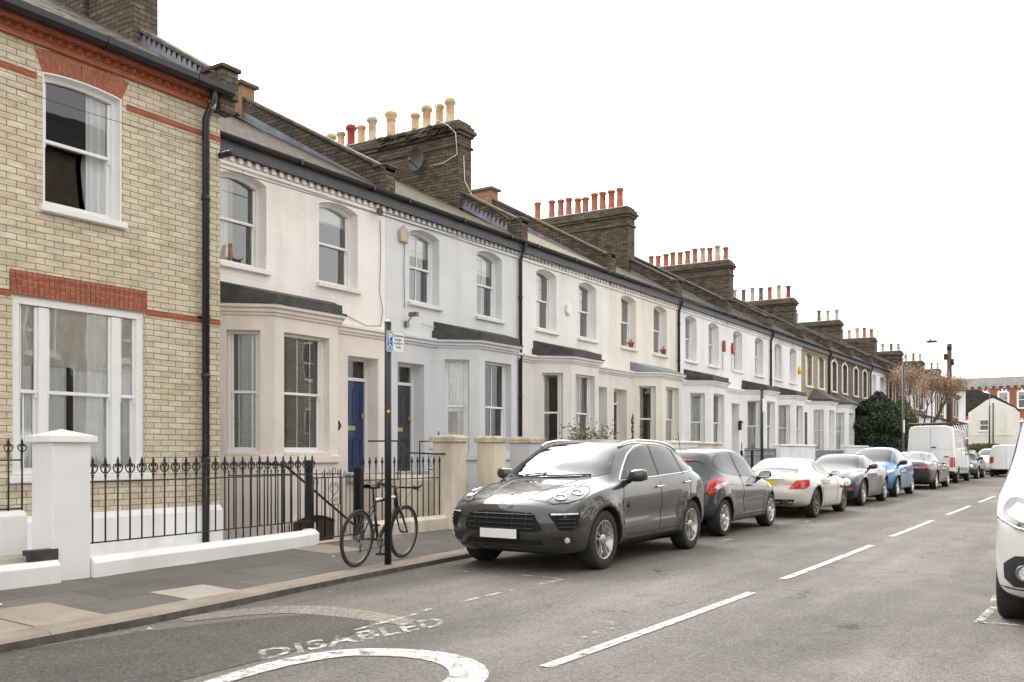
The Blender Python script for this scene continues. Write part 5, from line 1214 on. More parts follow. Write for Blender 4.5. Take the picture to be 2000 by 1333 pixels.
# ------------------------------------------------------------------ bicycle leaning on the sign post
def bicycle():
    # local frame: u forward along the bike, w up, s sideways
    rear = Vector((-7.41, 8.14, .10)); front = Vector((-7.56, 9.18, .10))
    root = thing('bicycle', 'dark hybrid bicycle leaning against the black sign post', 'bicycle', tuple(rear))
    d = (front-rear); L = 1.04; d.normalize(); side0 = Vector((d.y, -d.x, 0)); lean = R(4)
    up = (Vector((0,0,1))*math.cos(lean)+side0*math.sin(lean)).normalized(); side = d.cross(up).normalized()
    P = lambda u, w, s=0: rear+d*u+up*w+side*s
    r = .335
    def wheel(u, name, parent, cog=False, dirv=None):
        dd = dirv or d; sd = dd.cross(up).normalized(); c = P(u, r)
        C = lambda rr, a, s=0: c+dd*(rr*math.cos(a))+up*(rr*math.sin(a))+sd*s
        t = MB(); n = 44
        t.tube([C(r-.014, 2*math.pi*k/n) for k in range(n+1)], .0165, 8, cap=False); w = t.build('wheel', 'rubber', parent)
        t = MB()
        for k in range(n):
            a, b_ = 2*math.pi*k/n, 2*math.pi*(k+1)/n
            for (r0, s0), (r1, s1) in (((.308,-.01),(.308,.01)),((.288,-.01),(.288,.01)),((.308,-.01),(.288,-.01)),((.308,.01),(.288,.01))):
                t.face([C(r0,a,s0),C(r0,b_,s0),C(r1,b_,s1),C(r1,a,s1)])
        t.build('rim', 'disc_metal', w, recalc=False)
        t = MB()
        for k in range(28):
            a = 2*math.pi*k/28; t.tube([C(.018, a+(.9 if k % 2 else -.9), .02 if k % 4 < 2 else -.02), C(.292, a)], .0011, 3)
        t.build('spokes', 'alloy', w)
        t = MB(); t.tube([c-sd*.05, c+sd*.05], .018, 10); t.build('hub', 'disc_metal', w)
        return w, c, C
    wr, cr, C1 = wheel(0, 'wheel', root); wf, cf, C2 = wheel(L, 'wheel', root)
    bb = P(.44, .285); st = P(.30, .77); seat = P(.275, .90); ht = P(.80, .80); hb = P(.835, .66)
    f = MB(); f.tube([bb, st], .017, 10); f.tube([st+(bb-st)*.04, ht-(ht-hb)*.1], [.019,.019], 10); f.tube([bb, hb], .024, 10); f.tube([ht+(ht-hb)*.1, hb], .023, 10)
    for s in (-1, 1):
        f.tube([bb+side*s*.02, cr+side*s*.062], .009, 8); f.tube([st+(bb-st)*.12+side*s*.015, cr+side*s*.062], .008, 8)
    f.build('frame', 'iron', root)
    f = MB(); f.tube([st+(ht-st)*.55-up*.01, st+(ht-st)*.93-up*.012], .0205, 10); f.tube([st+(ht-st)*.06-up*.004, st+(ht-st)*.33-up*.006], .0202, 10); f.build('frame_band', 'white_plastic', root)
    f = MB()
    for s in (-1, 1): f.tube([hb+side*s*.03, hb+side*s*.045+(cf-hb)*.3, cf+side*s*.055], [.016,.014,.009], 8)
    f.tube([hb-side*.035, hb+side*.035], .016, 8); f.tube([ht, hb], .015, 8); f.build('fork', 'iron', root)
    f = MB(); f.tube([st, seat+up*.02], .0135, 8); f.build('seat_post', 'iron', root)
    f = MB(); prof = [(-.13,.055),(-.1,.07),(-.05,.06),(.02,.03),(.1,.018),(.14,.012)]
    top = seat+up*.05
    for (u0, w0), (u1, w1) in zip(prof, prof[1:]):
        for s0, s1 in ((-1,-.5),(-.5,.5),(.5,1)):
            q = lambda u, w, s: top+d*u+side*w*s+up*(.012*(1-s*s)-.015*(abs(s) > .9)-.1*max(0, -u-.1)*-1)
            f.face([q(u0,w0,s0),q(u1,w1,s0),q(u1,w1,s1),q(u0,w0,s1)], True)
            b_ = lambda u, w, s: q(u,w,s)-up*.03
            f.face([b_(u0,w0,s0),b_(u1,w1,s0),b_(u1,w1,s1),b_(u0,w0,s1)], True)
        for s in (-1, 1): f.face([q(u0,w0,s),q(u1,w1,s),b_(u1,w1,s),b_(u0,w0,s)], True)
    f.build('saddle', 'black_plastic', root, recalc=False)
    stt = ht+(ht-hb).normalized()*.09; f = MB(); f.tube([ht, stt, stt+d*.07+up*.02], .016, 8); f.build('stem', 'iron', root)
    hc = stt+d*.08+up*.02; f = MB(); f.tube([hc-side*.30-d*.03+up*.02, hc-side*.1, hc+side*.1, hc+side*.30-d*.03+up*.02], .013, 8); hbar = f.build('handlebar', 'iron', root)
    for s in (-1, 1):
        f = MB(); a = hc+side*s*.19-d*.012+up*.01; b_ = hc+side*s*.30-d*.03+up*.02; f.tube([a, b_], .018, 8); f.tube([b_, b_+d*.08+up*.03], .012, 6); f.tube([a, a+d*.06-up*.02, a+d*.05+side*s*.08-up*.035], .006, 6); f.build('grip', 'rubber', hbar)
    for s in (-1, 1):
        f = MB(); f.tube([hc+side*s*.18+d*.03, hc+side*s*.12+d*.12-up*.03, hc+side*s*.03+d*.1-up*.2, hb+side*s*.03+d*.02], .003, 4); f.build('brake_cable', 'cable', root)
    # crank, chainring, pedals, derailleur, bottle
    f = MB(); n = 30; s = -.055
    for rr in (.088, .075): f.tube([bb+d*rr*math.cos(2*math.pi*k/n)+up*rr*math.sin(2*math.pi*k/n)-side*s for k in range(n+1)], .004, 5, cap=False)
    for k in range(5): a = k*1.257; f.tube([bb-side*s, bb-side*s+d*.08*math.cos(a)+up*.08*math.sin(a)], .005, 5)
    f.tube([bb-side*.06, bb+side*.06], .02, 10); cr_ = f.build('chainset', 'disc_metal', root)
    for s_, a in ((1, -1.9), (-1, 1.24)):
        f = MB(); e = bb+side*s_*.075+d*.17*math.cos(a)+up*.17*math.sin(a); f.tube([bb+side*s_*.065, e], .009, 6); c0 = e+side*s_*.05; f.tube([e, c0], .006, 6)
        A = [c0+d*x+up*z for x, z in ((-.045,-.012),(.045,-.012),(.045,.012),(-.045,.012))]; 
        B_ = [p+side*s_*-.08 for p in A]
        for i in range(4): f.face([A[i], A[(i+1)%4], B_[(i+1)%4], B_[i]])
        f.face(A); f.face(B_); f.build('pedal', 'black_plastic', cr_, recalc=False)
    f = MB(); so = side*.05
    f.tube([cr+so+up*.03, bb+so+up*.085], .004, 4); f.tube([cr+so-up*.03-d*.0, cr+so-up*.09+d*.02, cr+so-up*.14+d*.0, bb+so-up*.085], .004, 4); f.build('chain', 'disc_metal', root)
    f = MB()
    for w_, z in ((.028,-.085),(.026,-.145)):
        f.tube([cr+so+d*w_*math.cos(2*math.pi*k/12)+up*(z+w_*math.sin(2*math.pi*k/12)) for k in range(13)], .004, 4)
    f.tube([cr+so, cr+so-up*.07, cr+so-up*.15], .009, 6); f.tube([cr-side*0+so*.9, cr+so*.4], .045, 14); f.build('gears', 'disc_metal', root)
    f = MB()
    for u_, w_, c in ((0, r, cr), (L, r, cf)):
        pass
    f.tube([hb+d*.02+up*.0+side*.04, hb+d*.03-up*.06+side*.045], .008, 6); f.tube([hb+d*.02-side*.04, hb+d*.03-up*.06-side*.045], .008, 6)
    f.tube([st+(bb-st)*.3-d*.05+side*.03, st+(bb-st)*.42-d*.04+side*.03], .007, 6); f.build('brake_caliper', 'disc_metal', root)
    return root
bicycle()
# ------------------------------------------------------------------ vehicles
def pchip(xs, ys):
    xs = np.array(xs, float); ys = np.array(ys, float); h = np.diff(xs); d = np.diff(ys)/h; m = np.zeros(len(xs)); m[0], m[-1] = d[0], d[-1]
    for i in range(1, len(xs)-1):
        m[i] = 0 if d[i-1]*d[i] <= 0 else 2*d[i-1]*d[i]/(d[i-1]+d[i])
    def f(x):
        x = min(max(x, xs[0]), xs[-1]); i = min(int(np.searchsorted(xs, x, 'right'))-1, len(xs)-2); t = (x-xs[i])/h[i]
        return float(ys[i]*(1+2*t)*(1-t)**2+m[i]*h[i]*t*(1-t)**2+ys[i+1]*t*t*(3-2*t)+m[i+1]*h[i]*t*t*(t-1))
    return f
def catmull(P, n=4):
    P = [np.array(p, float) for p in P]; Q = [P[0]*2-P[1]]+P+[P[-1]*2-P[-2]]; o = []
    for i in range(1, len(Q)-2):
        p0, p1, p2, p3 = Q[i-1], Q[i], Q[i+1], Q[i+2]
        t = [0]
        for a, b in ((p0,p1),(p1,p2),(p2,p3)): t.append(t[-1]+max(1e-4, np.linalg.norm(b-a))**.5)
        for k in range(n):
            u = t[1]+(t[2]-t[1])*k/n
            A1 = (t[1]-u)/(t[1]-t[0])*p0+(u-t[0])/(t[1]-t[0])*p1; A2 = (t[2]-u)/(t[2]-t[1])*p1+(u-t[1])/(t[2]-t[1])*p2; A3 = (t[3]-u)/(t[3]-t[2])*p2+(u-t[2])/(t[3]-t[2])*p3
            B1 = (t[2]-u)/(t[2]-t[0])*A1+(u-t[0])/(t[2]-t[0])*A2; B2 = (t[3]-u)/(t[3]-t[1])*A2+(u-t[1])/(t[3]-t[1])*A3
            o.append((t[2]-u)/(t[2]-t[1])*B1+(u-t[1])/(t[2]-t[1])*B2)
    o.append(P[-1]); return o
class Car:
    def __init__(s, name, label, cat, spec, paint, group='parked cars along the kerb'):
        s.q = spec; s.paint = paint; s.root = thing(name, label, cat, (0,0,0), group); s.body()
    def body(s):
        q = s.q; L, W = q['L'], q['W']/2
        top, belt, bot = pchip(*zip(*q['top'])), pchip(*zip(*q['belt'])), pchip(*zip(*q['bot']))
        wd, wr = pchip(*zip(*q['wide'])), pchip(*zip(*q['roofw']))
        s.top = top; s.belt = belt
        nose, tail = pchip(*zip(*q['nose'])), pchip(*zip(*q['tail'])); sf, sr = q['sweep']
        ys = sorted(set([0, .02, .06, .12, .2]+list(np.linspace(.3, L-.3, q.get('n', 64)))+[L-.2, L-.12, L-.06, L-.02, L]))
        R_ = q['R']; ax = q['axles']; mb = MB(); rings = []
        tum = q.get('tum', .5); cr = q.get('crown', .02); sh = q.get('shoulder', .95)
        for y in ys:
            e = 1.0
            de = min(y, L-y); e = 1-.07*max(0, 1-de/.16)**2
            w = W*wd(y)*e; zb = bot(y)+.05*max(0, 1-de/.16)**2; zt = top(y)-.03*max(0, 1-de/.12)**2; zs = min(belt(y), zt-.05); r = W*wr(y)*e
            mid = zb+(zs-zb)*.5
            edge = max(zt-q.get('edge', .075), zs+.02)
            P = [(0,zb),(w*.82,zb),(w*.95,zb+.045),(w*.985,zb+.14),(w*1.0,mid),(w*.995,zs-.14*(zs-zb)),(w*sh,zs),(sh*w*(1-tum)+r*tum*1.0+(.0),zs+(edge-zs)*.48),(r,edge),(r*.8,zt-cr*1.0),(r*.42,zt-cr*.25),(0,zt)]
            C = catmull(P, 4)
            side = []
            for x, z in C:
                # wheel-arch flares
                for a in ax:
                    dd = math.hypot(y-a, z-R_); f = math.exp(-((dd-R_-.05)/.09)**2) if z < zs-.02 else 0
                    x = x+q.get('flare', .022)*f*(x/w if w > 0 else 0) if x > w*.8 else x
                # waist crease
                if q.get('crease') and x > w*.8: x += .010*math.exp(-((z-q['crease'])/.03)**2)
                if q.get('scoop') and x > w*.8: x -= .022*math.exp(-((z-q['scoop'])/.09)**2)*(1 if ax[0]+.5 < y < ax[1]-.5 else .0)
                fy = math.exp(-(y/.55)); ry = math.exp(-((L-y)/.55)); k = abs(x)/W
                yy = y+fy*(nose(z)+sf*k**2.6)-ry*(tail(z)+sr*k**2.6)
                side.append((x, yy, z))
            rings.append(side)
        n = len(rings[0])
        def add(p, sx): return mb.P((p[0]*sx, p[1], p[2]))
        R1 = [[add(p, 1) for p in r] for r in rings]; R2 = [[add(p, -1) for p in r] for r in rings]
        for i in range(len(rings)-1):
            for k in range(n-1):
                mb.f.append([R1[i][k], R1[i+1][k], R1[i+1][k+1], R1[i][k+1]]); mb.smooth.append(True)
                mb.f.append([R2[i][k+1], R2[i+1][k+1], R2[i+1][k], R2[i][k]]); mb.smooth.append(True)
        for idx, (fn, sw, y0, sg) in ((0, (nose, sf, 0, 1)), (-1, (tail, sr, L, -1))):
            A, B_ = R1[idx], R2[idx]; prev = None; m = 10
            for k in range(n):
                x, yy, z = rings[idx][k]; row = [A[k]]
                for j in range(1, m):
                    xx = x*(1-2*j/m); kk = abs(xx)/W; row.append(mb.P((xx, y0+sg*(fn(z)+sw*kk**2.6), z)))
                row.append(B_[k])
                if prev:
                    for j in range(m): mb.f.append([prev[j], prev[j+1], row[j+1], row[j]]); mb.smooth.append(True)
                prev = row
        body = mb.build('body', [s.paint, 'wheel_well'], s.root)
        bm = bmesh.new(); bm.from_mesh(body.data); bmesh.ops.remove_doubles(bm, verts=bm.verts, dist=.0008); bmesh.ops.recalc_face_normals(bm, faces=bm.faces)
        s.bvh = BVHTree.FromBMesh(bm); bm.to_mesh(body.data); bm.free(); s.bodyo = body
        cm = MB()
        for a in ax:
            for sx in (1, -1):
                r0 = R_+q.get('gap', .05); n_ = 36
                A = [(a+r0*math.cos(2*math.pi*k/n_), R_+r0*math.sin(2*math.pi*k/n_)) for k in range(n_)]
                x0, x1 = sorted((sx*(W-.34), sx*(W+.3)))
                cm.prism(A, x0, x1, lambda u, v, d: (d, u, v))
        cut = cm.build('cutter', 'wheel_well', s.root, merge=True)
        md = body.modifiers.new('b', 'BOOLEAN'); md.operation = 'DIFFERENCE'; md.object = cut; md.solver = 'EXACT'
        try: md.material_mode = 'TRANSFER'
        except Exception: pass
        bpy.context.view_layer.update(); dg = bpy.context.evaluated_depsgraph_get()
        me = bpy.data.meshes.new_from_object(body.evaluated_get(dg)); body.modifiers.clear()
        if len(me.polygons) > 500: body.data = me
        bpy.data.objects.remove(cut)
    def hit(s, o, d):
        h = s.bvh.ray_cast(Vector(o), Vector(d).normalized())
        return h[0], h[1]
    def decal(s, pts, d, name, m, off=.004, parent=None, g=.05, thick=0, smooth_n=0, both=False, closed=True):
        """project a polygon (rough 3-D points) along d onto the body and lay a skin on it"""
        out = []
        for sx in ((1, -1) if both else (1,)):
            dv = Vector((d[0]*sx, d[1], d[2])).normalized(); P = [Vector((p[0]*sx, p[1], p[2])) for p in pts]
            a = dv.orthogonal().normalized(); b = dv.cross(a); c0 = sum(P, Vector())/len(P)
            Q = [((p-c0).dot(a), (p-c0).dot(b)) for p in P]
            if smooth_n:
                N = len(Q); QQ = []
                for i in range(N):
                    p0, p1, p2, p3 = (np.array(Q[(i+j-1) % N]) for j in range(4))
                    for k in range(smooth_n):
                        t = k/smooth_n; QQ.append(tuple(.5*((2*p1)+(-p0+p2)*t+(2*p0-5*p1+4*p2-p3)*t*t+(-p0+3*p1-3*p2+p3)*t**3)))
                Q = QQ
            # densify the outline
            D = []
            for i in range(len(Q)):
                u, v = Q[i], Q[(i+1) % len(Q)]; l = math.hypot(u[0]-v[0], u[1]-v[1]); k_ = max(1, int(l/g))
                for k in range(k_): D.append((u[0]+(v[0]-u[0])*k/k_, u[1]+(v[1]-u[1])*k/k_))
            N = len(D); xs = [p[0] for p in D]; yz = [p[1] for p in D]
            def inside(x, y):
                c = False; j = N-1
                for i in range(N):
                    if (D[i][1] > y) != (D[j][1] > y) and x < (D[j][0]-D[i][0])*(y-D[i][1])/(D[j][1]-D[i][1])+D[i][0]: c = not c
                    j = i
                return c
            extra = [(x, y) for x in np.arange(min(xs)+g*.6, max(xs), g) for y in np.arange(min(yz)+g*.6, max(yz), g) if inside(x, y) and min(math.hypot(x-p[0], y-p[1]) for p in D) > g*.45]
            V2 = [Vector(p) for p in D+extra]
            vo, eo, fo = delaunay_2d_cdt(V2, [], [list(range(N))], 1, 1e-6)[:3]
            V3 = []; 
            for v in vo:
                o = c0+a*v[0]+b*v[1]-dv*3
                h, nn = s.hit(o, dv)
                if h is None: V3.append(None)
                else:
                    if nn.dot(dv) > 0: nn = -nn
                    V3.append(h+nn*off)
            mb = MB()
            for f in fo:
                if all(V3[i] is not None for i in f): mb.face([V3[i] for i in f], True)
            o_ = mb.build(name, m, parent or s.root, recalc=False)
            bm = bmesh.new(); bm.from_mesh(o_.data); bmesh.ops.remove_doubles(bm, verts=bm.verts, dist=1e-5); bmesh.ops.recalc_face_normals(bm, faces=bm.faces)
            # make it face outwards
            if bm.faces and sum(f.normal.dot(dv) for f in bm.faces) > 0: bmesh.ops.reverse_faces(bm, faces=bm.faces)
            for f in bm.faces: f.smooth = True
            bm.to_mesh(o_.data); bm.free()
            if thick: md = o_.modifiers.new('s', 'SOLIDIFY'); md.thickness = thick; md.offset = -1
            out.append(o_)
        return out if both else out[0]
    def ribbon(s, pts, d, w, name, m, off=.005, parent=None, both=False, r=None):
        """thin raised or dark line following the body"""
        out = []
        for sx in ((1, -1) if both else (1,)):
            dv = Vector((d[0]*sx, d[1], d[2])).normalized(); P = [Vector((p[0]*sx, p[1], p[2])) for p in pts]; H = []
            for a, b in zip(P, P[1:]):
                k_ = max(2, int((b-a).length/.05))
                for k in range(k_+(b is P[-1])):
                    h, nn = s.hit(a.lerp(b, k/k_)-dv*3, dv)
                    if h is not None:
                        if nn.dot(dv) > 0: nn = -nn
                        H.append(h+nn*off)
            if len(H) < 2: continue
            mb = MB(); mb.tube(H, w, 5, cap=True); out.append(mb.build(name, m, parent or s.root))
        return out
    def wheels(s, style='five', rim='alloy', rr=.68, dark=False):
        q = s.q; W = q['W']/2; R_ = q['R']; tw = q.get('tyre', .23)
        for a in q['axles']:
            for sx in (1, -1):
                xo = sx*(W-.015+q.get('track', 0)); t = MB()
                # tyre: lathe around x
                r0 = R_*rr; prof = [(r0, -tw), (R_*.93, -tw), (R_, -tw+.03), (R_, -.035), (R_*.975, -.012), (R_*.92, -.002), (r0+.02, -.0), (r0, -.012)]
                n = 40
                rg = [[(xo+sx*x, a+r*math.cos(2*math.pi*k/n), R_+r*math.sin(2*math.pi*k/n)) for k in range(n)] for r, x in prof]
                for A, B_ in zip(rg, rg[1:]):
                    for k in range(n): t.face([A[k], A[(k+1)%n], B_[(k+1)%n], B_[k]], True)
                # tread blocks
                for k in range(0, n*2):
                    an = math.pi*k/n
                    if k % 2: continue
                w_ = t.build('wheel', 'rubber', s.root)
                t = MB(); C = lambda r, an, x: (xo+sx*x, a+r*math.cos(an), R_+r*math.sin(an))
                pr = [(r0, -.008), (r0-.012, -.004), (r0-.02, -.02), (r0-.03, -.12), (r0*.5, -.15), (.0, -.15)]
                for (ra, xa), (rb, xb) in zip(pr[:4], pr[1:5]):
                    for k in range(n): t.face([C(ra,2*math.pi*k/n,xa), C(ra,2*math.pi*(k+1)/n,xa), C(rb,2*math.pi*(k+1)/n,xb), C(rb,2*math.pi*k/n,xb)], True)
                ns = {'five': 5, 'split': 5, 'multi': 10, 'seven': 7}[style]
                for k in range(ns):
                    an = 2*math.pi*k/ns+math.pi/2
                    if style == 'split':
                        for e in (-1, 1):
                            pts = [(.04, an+e*.30), (r0-.02, an+e*.235), (r0-.02, an+e*.115), (.055, an+e*.10)]
                            f0 = [C(r, x, -.012 if r > .1 else -.035) for r, x in pts]; f1 = [C(r, x, -.06) for r, x in pts]
                            t.face(f0); 
                            for i in range(4): t.face([f0[i], f0[(i+1)%4], f1[(i+1)%4], f1[i]])
                    else:
                        hw = {5: .17, 7: .13, 10: .085}[ns]
                        pts = [(.05, an-hw*1.9), (r0*.55, an-hw*.75), (r0-.018, an-hw), (r0-.018, an+hw), (r0*.55, an+hw*.75), (.05, an+hw*1.9)]
                        f0 = [C(r, x, -.012 if r > .1 else -.03) for r, x in pts]; f1 = [C(r, x, -.06) for r, x in pts]; t.face(f0)
                        for i in range(6): t.face([f0[i], f0[(i+1)%6], f1[(i+1)%6], f1[i]])
                for (ra, xa), (rb, xb) in zip([(.0,-.012),(.03,-.012),(.065,-.02)], [(.03,-.012),(.065,-.02),(.07,-.06)]):
                    for k in range(16): t.face([C(ra,2*math.pi*k/16,xa), C(ra,2*math.pi*(k+1)/16,xa), C(rb,2*math.pi*(k+1)/16,xb), C(rb,2*math.pi*k/16,xb)], True)
                rm = t.build('rim', rim, w_)
                t = MB()
                for (ra, xa), (rb, xb) in (((.0,-.085),(R_*.46,-.085)), ((R_*.46,-.085),(R_*.46,-.11))):
                    for k in range(24): t.face([C(ra,2*math.pi*k/24,xa), C(ra,2*math.pi*(k+1)/24,xa), C(rb,2*math.pi*(k+1)/24,xb), C(rb,2*math.pi*k/24,xb)], True)
                t.build('brake_disc', 'disc_metal', w_)
                t = MB(); 
                for k in range(n): t.face([C(r0-.02,2*math.pi*k/n,-.14), C(r0-.02,2*math.pi*(k+1)/n,-.14), C(0,0,-.14)])
                t.build('wheel_back', 'wheel_well', w_)
    def underbody(s):
        q = s.q; W = q['W']/2; t = MB(); t.box(-W*.7, W*.7, .6, q['L']-.6, .18, .36); t.build('underbody', 'wheel_well', s.root)
    def mirror(s, y, z, sz=1.0, m=None, fold=1):
        for sx in (1, -1):
            h, nn = s.hit((sx*3, y, z), (-sx, 0, 0))
            if h is None: continue
            b = MB(); c = Vector((h.x+sx*.13*sz*fold, y-.01, z+.075)); n, m_ = 12, 8; rg = []
            for i in range(m_+1):
                ph = -math.pi/2+math.pi*i/m_; ring = []
                for k in range(n):
                    th = 2*math.pi*k/n; cx, cy, cz = math.cos(ph)*math.cos(th), math.cos(ph)*math.sin(th), math.sin(ph)
                    sg = lambda v, e=.75: math.copysign(abs(v)**e, v)
                    ring.append(tuple(c+Vector((sx*sg(cx)*.125*sz, min(.05, sg(cy)*.085)*sz, sg(cz)*.078*sz+.01*cx))))
                rg.append(ring)
            for A, B_ in zip(rg, rg[1:]):
                for k in range(n): b.face([A[k], A[(k+1)%n], B_[(k+1)%n], B_[k]], True)
            mo = b.build('wing_mirror', m or s.paint, s.root)
            b = MB(); b.tube([h-Vector((sx*.03,0,-.0)), h+Vector((sx*.06,-.0,.035)), c-Vector((0,0,.05))], [.05,.03,.03], 8); b.build('mirror_arm', 'black_plastic', mo)
            b = MB(); g = c+Vector((0,.052*sz,0)); b.face([g+Vector((sx*x*sz, 0, z_*sz)) for x, z_ in ((-.1,-.05),(.1,-.055),(.11,.05),(-.09,.055))]); b.build('mirror_glass', 'chrome', mo)
    def handle(s, y, z, m=None, both=True):
        for sx in (1, -1):
            h, nn = s.hit((sx*3, y, z), (-sx, 0, 0)); k, _ = s.hit((sx*3, y+.17, z+.008), (-sx, 0, 0))
            b = MB(); o = Vector((sx*.035, 0, 0)); b.tube([h+Vector((0,0,0)), h+o+Vector((0,.02,0)), k+o-Vector((0,.02,0)), k], [.012,.014,.014,.012], 8); b.build('door_handle', m or s.paint, s.root)
    def side(s, poly, name='side_window', m='car_glass', off=.004, smooth_n=3, parent=None):
        return s.decal([(3, y, z) for y, z in poly], (-1, 0, 0), name, m, off, both=True, smooth_n=smooth_n, parent=parent)
    def sline(s, poly, w=.004, m='wheel_well', name='door_seam', off=.0005):
        return s.ribbon([(3, y, z) for y, z in poly], (-1, 0, 0), w, name, m, off, both=True)
    def frontp(s, poly, name, m, off=.004, both=False, smooth_n=0, parent=None, g=.05):
        return s.decal([(x, -1, z) for x, z in poly], (0, 1, 0), name, m, off, both=both, smooth_n=smooth_n, parent=parent, g=g)
    def rearp(s, poly, name, m, off=.004, both=False, smooth_n=0, parent=None, g=.05):
        return s.decal([(x, s.q['L']+1, z) for x, z in poly], (0, -1, 0), name, m, off, both=both, smooth_n=smooth_n, parent=parent, g=g)
    def topp(s, poly, name, m, off=.004, both=False, smooth_n=0, parent=None, g=.06):
        return s.decal([(x, y, 3) for x, y in poly], (0, 0, -1), name, m, off, both=both, smooth_n=smooth_n, parent=parent, g=g)
    def place(s, x, y, facing=True, rot=0):
        """x centre, y nearest end; facing the camera or away"""
        if facing: s.root.location = (x, y, 0); s.root.rotation_euler = (0, 0, R(rot))
        else: s.root.location = (x, y+s.q['L'], 0); s.root.rotation_euler = (0, 0, R(180+rot))
def box_part(car, name, m, parent, *b, bevel=.004):
    mb = MB(); mb.box(*b); return mb.build(name, m, parent or car.root, bevel)
# --- the grey SUV
suv = Car('parked_suv', 'dark metallic grey SUV at the front of the row, number plate blank', 'SUV', dict(L=4.68, W=1.92, R=.365, axles=(.93, 3.74), gap=.05, flare=.03, scoop=.62, edge=.06, shoulder=.955, tum=.46, crown=.02,
    top=[(0,.84),(.08,.90),(.5,1.0),(1.0,1.075),(1.2,1.115),(1.55,1.33),(1.95,1.525),(2.2,1.585),(2.6,1.618),(3.1,1.615),(3.6,1.575),(3.95,1.47),(4.3,1.26),(4.45,1.15),(4.68,1.03)],
    belt=[(0,.74),(.15,.83),(.6,.94),(1.2,1.01),(2.5,1.06),(3.6,1.11),(4.2,1.09),(4.68,.95)], bot=[(0,.24),(.5,.22),(1.3,.25),(3.4,.25),(4.2,.27),(4.68,.34)],
    wide=[(0,.90),(.3,.965),(.9,1.0),(1.5,.985),(2.4,.975),(3.2,.99),(3.8,1.0),(4.4,.96),(4.68,.88)], roofw=[(0,.76),(.5,.84),(1.15,.83),(1.5,.745),(1.95,.665),(2.6,.65),(3.5,.635),(4.1,.66),(4.68,.74)],
    nose=[(.2,.13),(.34,.05),(.5,.0),(.62,.0),(.72,.03),(.84,.12),(.95,.2),(1.7,.3)], tail=[(.2,.1),(.5,.0),(.8,.02),(1.0,.06),(1.3,.1),(1.7,.1)], sweep=(.27,.26)), 'car_grey')
c = suv; c.wheels('split', 'alloy', .66); c.underbody()
c.topp([(-.76,1.42),(-.55,1.25),(0,1.17),(.55,1.25),(.76,1.42),(.595,2.02),(.3,2.08),(0,2.10),(-.3,2.08),(-.595,2.02)], 'windscreen', 'car_glass', .004)
c.side([(1.55,1.09),(1.75,1.20),(2.05,1.385),(2.3,1.475),(2.65,1.525),(3.1,1.525),(3.5,1.48),(3.82,1.365),(4.02,1.23),(3.95,1.185),(3.4,1.155),(2.4,1.115)], 'side_window')
c.sline([(1.48,1.07),(1.74,1.225),(2.04,1.41),(2.3,1.502),(2.65,1.55),(3.1,1.55),(3.5,1.508),(3.84,1.39),(4.08,1.225),(3.97,1.165),(3.4,1.135),(2.4,1.095),(1.48,1.07)], .009, 'chrome', 'window_trim', .003)
for y0, y1 in ((2.66, 2.78), (3.45, 3.58)): c.decal([(3,y0,1.12),(3,y0+.05,1.12),(3,y1+.045,1.525),(3,y1,1.525)], (-1,0,0), 'pillar_trim', 'black_plastic', .007, both=True)
c.decal([(3,1.55,1.09),(3,1.76,1.10),(3,1.78,1.20)], (-1,0,0), 'pillar_trim', 'black_plastic', .007, both=True)
c.sline([(1.5,1.05),(1.42,.8),(1.5,.42),(1.62,.38),(2.5,.37),(2.60,.40),(2.66,.7),(2.64,1.03)]); c.sline([(2.60,.38),(3.25,.38),(3.36,.55),(3.62,.85),(3.68,1.06)]); 
c.ribbon([(-.68,.40,3),(-.66,.75,3),(-.6,1.1,3)], (0,0,-1), .004, 'bonnet_seam', 'wheel_well', .0005, both=True)
c.topp([(-.6,.24),(-.5,.2),(.5,.2),(.6,.24),(.6,.245),(.5,.205),(-.5,.205),(-.6,.245)], 'bonnet_seam', 'wheel_well', .002)
c.ribbon([(.28,.22,3),(.36,.6,3),(.46,1.1,3)], (0,0,-1), .006, 'bonnet_crease', 'car_grey', .001, both=True)
for sx in (1, -1): pass
c.decal([(.53,.22,.83),(.57,.40,.91),(.62,.66,.98),(.68,.88,1.0),(.74,.90,.98),(.84,.70,.91),(.85,.50,.86),(.75,.33,.81),(.61,.23,.80)], (-.35,.42,-.80), 'headlight', 'lamp_smoke', .004, both=True, smooth_n=4, g=.03)
c.ribbon([(.53,.22,.83),(.57,.40,.91),(.62,.66,.98),(.68,.88,1.0),(.74,.90,.98),(.84,.70,.91),(.85,.50,.86),(.75,.33,.81),(.61,.23,.80),(.53,.22,.83)], (-.35,.42,-.80), .006, 'lamp_surround', 'black_plastic', .003, both=True)
for cx, cz, yy in ((.625,.85,.37), (.725,.91,.60)):
    for sx in (1, -1):
        h, nn = c.hit((sx*cx+sx*.35*3, yy-.42*3, cz+.8*3), (-.35*sx, .42, -.8))
        if h is None: continue
        if nn.z < 0: nn = -nn
        t1 = nn.orthogonal().normalized(); t2 = nn.cross(t1)
        b = MB(); b.tube([h+nn*.009+(t1*math.cos(a)+t2*math.sin(a))*.066 for a in [k*math.pi/12 for k in range(25)]], .011, 6, cap=False); b.build('lamp_ring', 'chrome', c.root)
        b = MB(); b.face([h+nn*.008+(t1*math.cos(a)+t2*math.sin(a))*.04 for a in [k*math.pi/9 for k in range(18)]]); b.build('lamp_lens', 'lamp_dark', c.root)
gr = c.frontp([(-.42,.72),(0,.735),(.42,.72),(.47,.68),(.53,.58),(.55,.53),(.50,.50),(-.50,.50),(-.55,.53),(-.53,.58),(-.47,.68)], 'grille', 'wheel_well', .006)
for z in (.535,.59,.645,.695): c.ribbon([(-.46,-1,z),(0,-1,z),(.46,-1,z)], (0,1,0), .009, 'grille_bar', 'black_plastic', .012, gr)
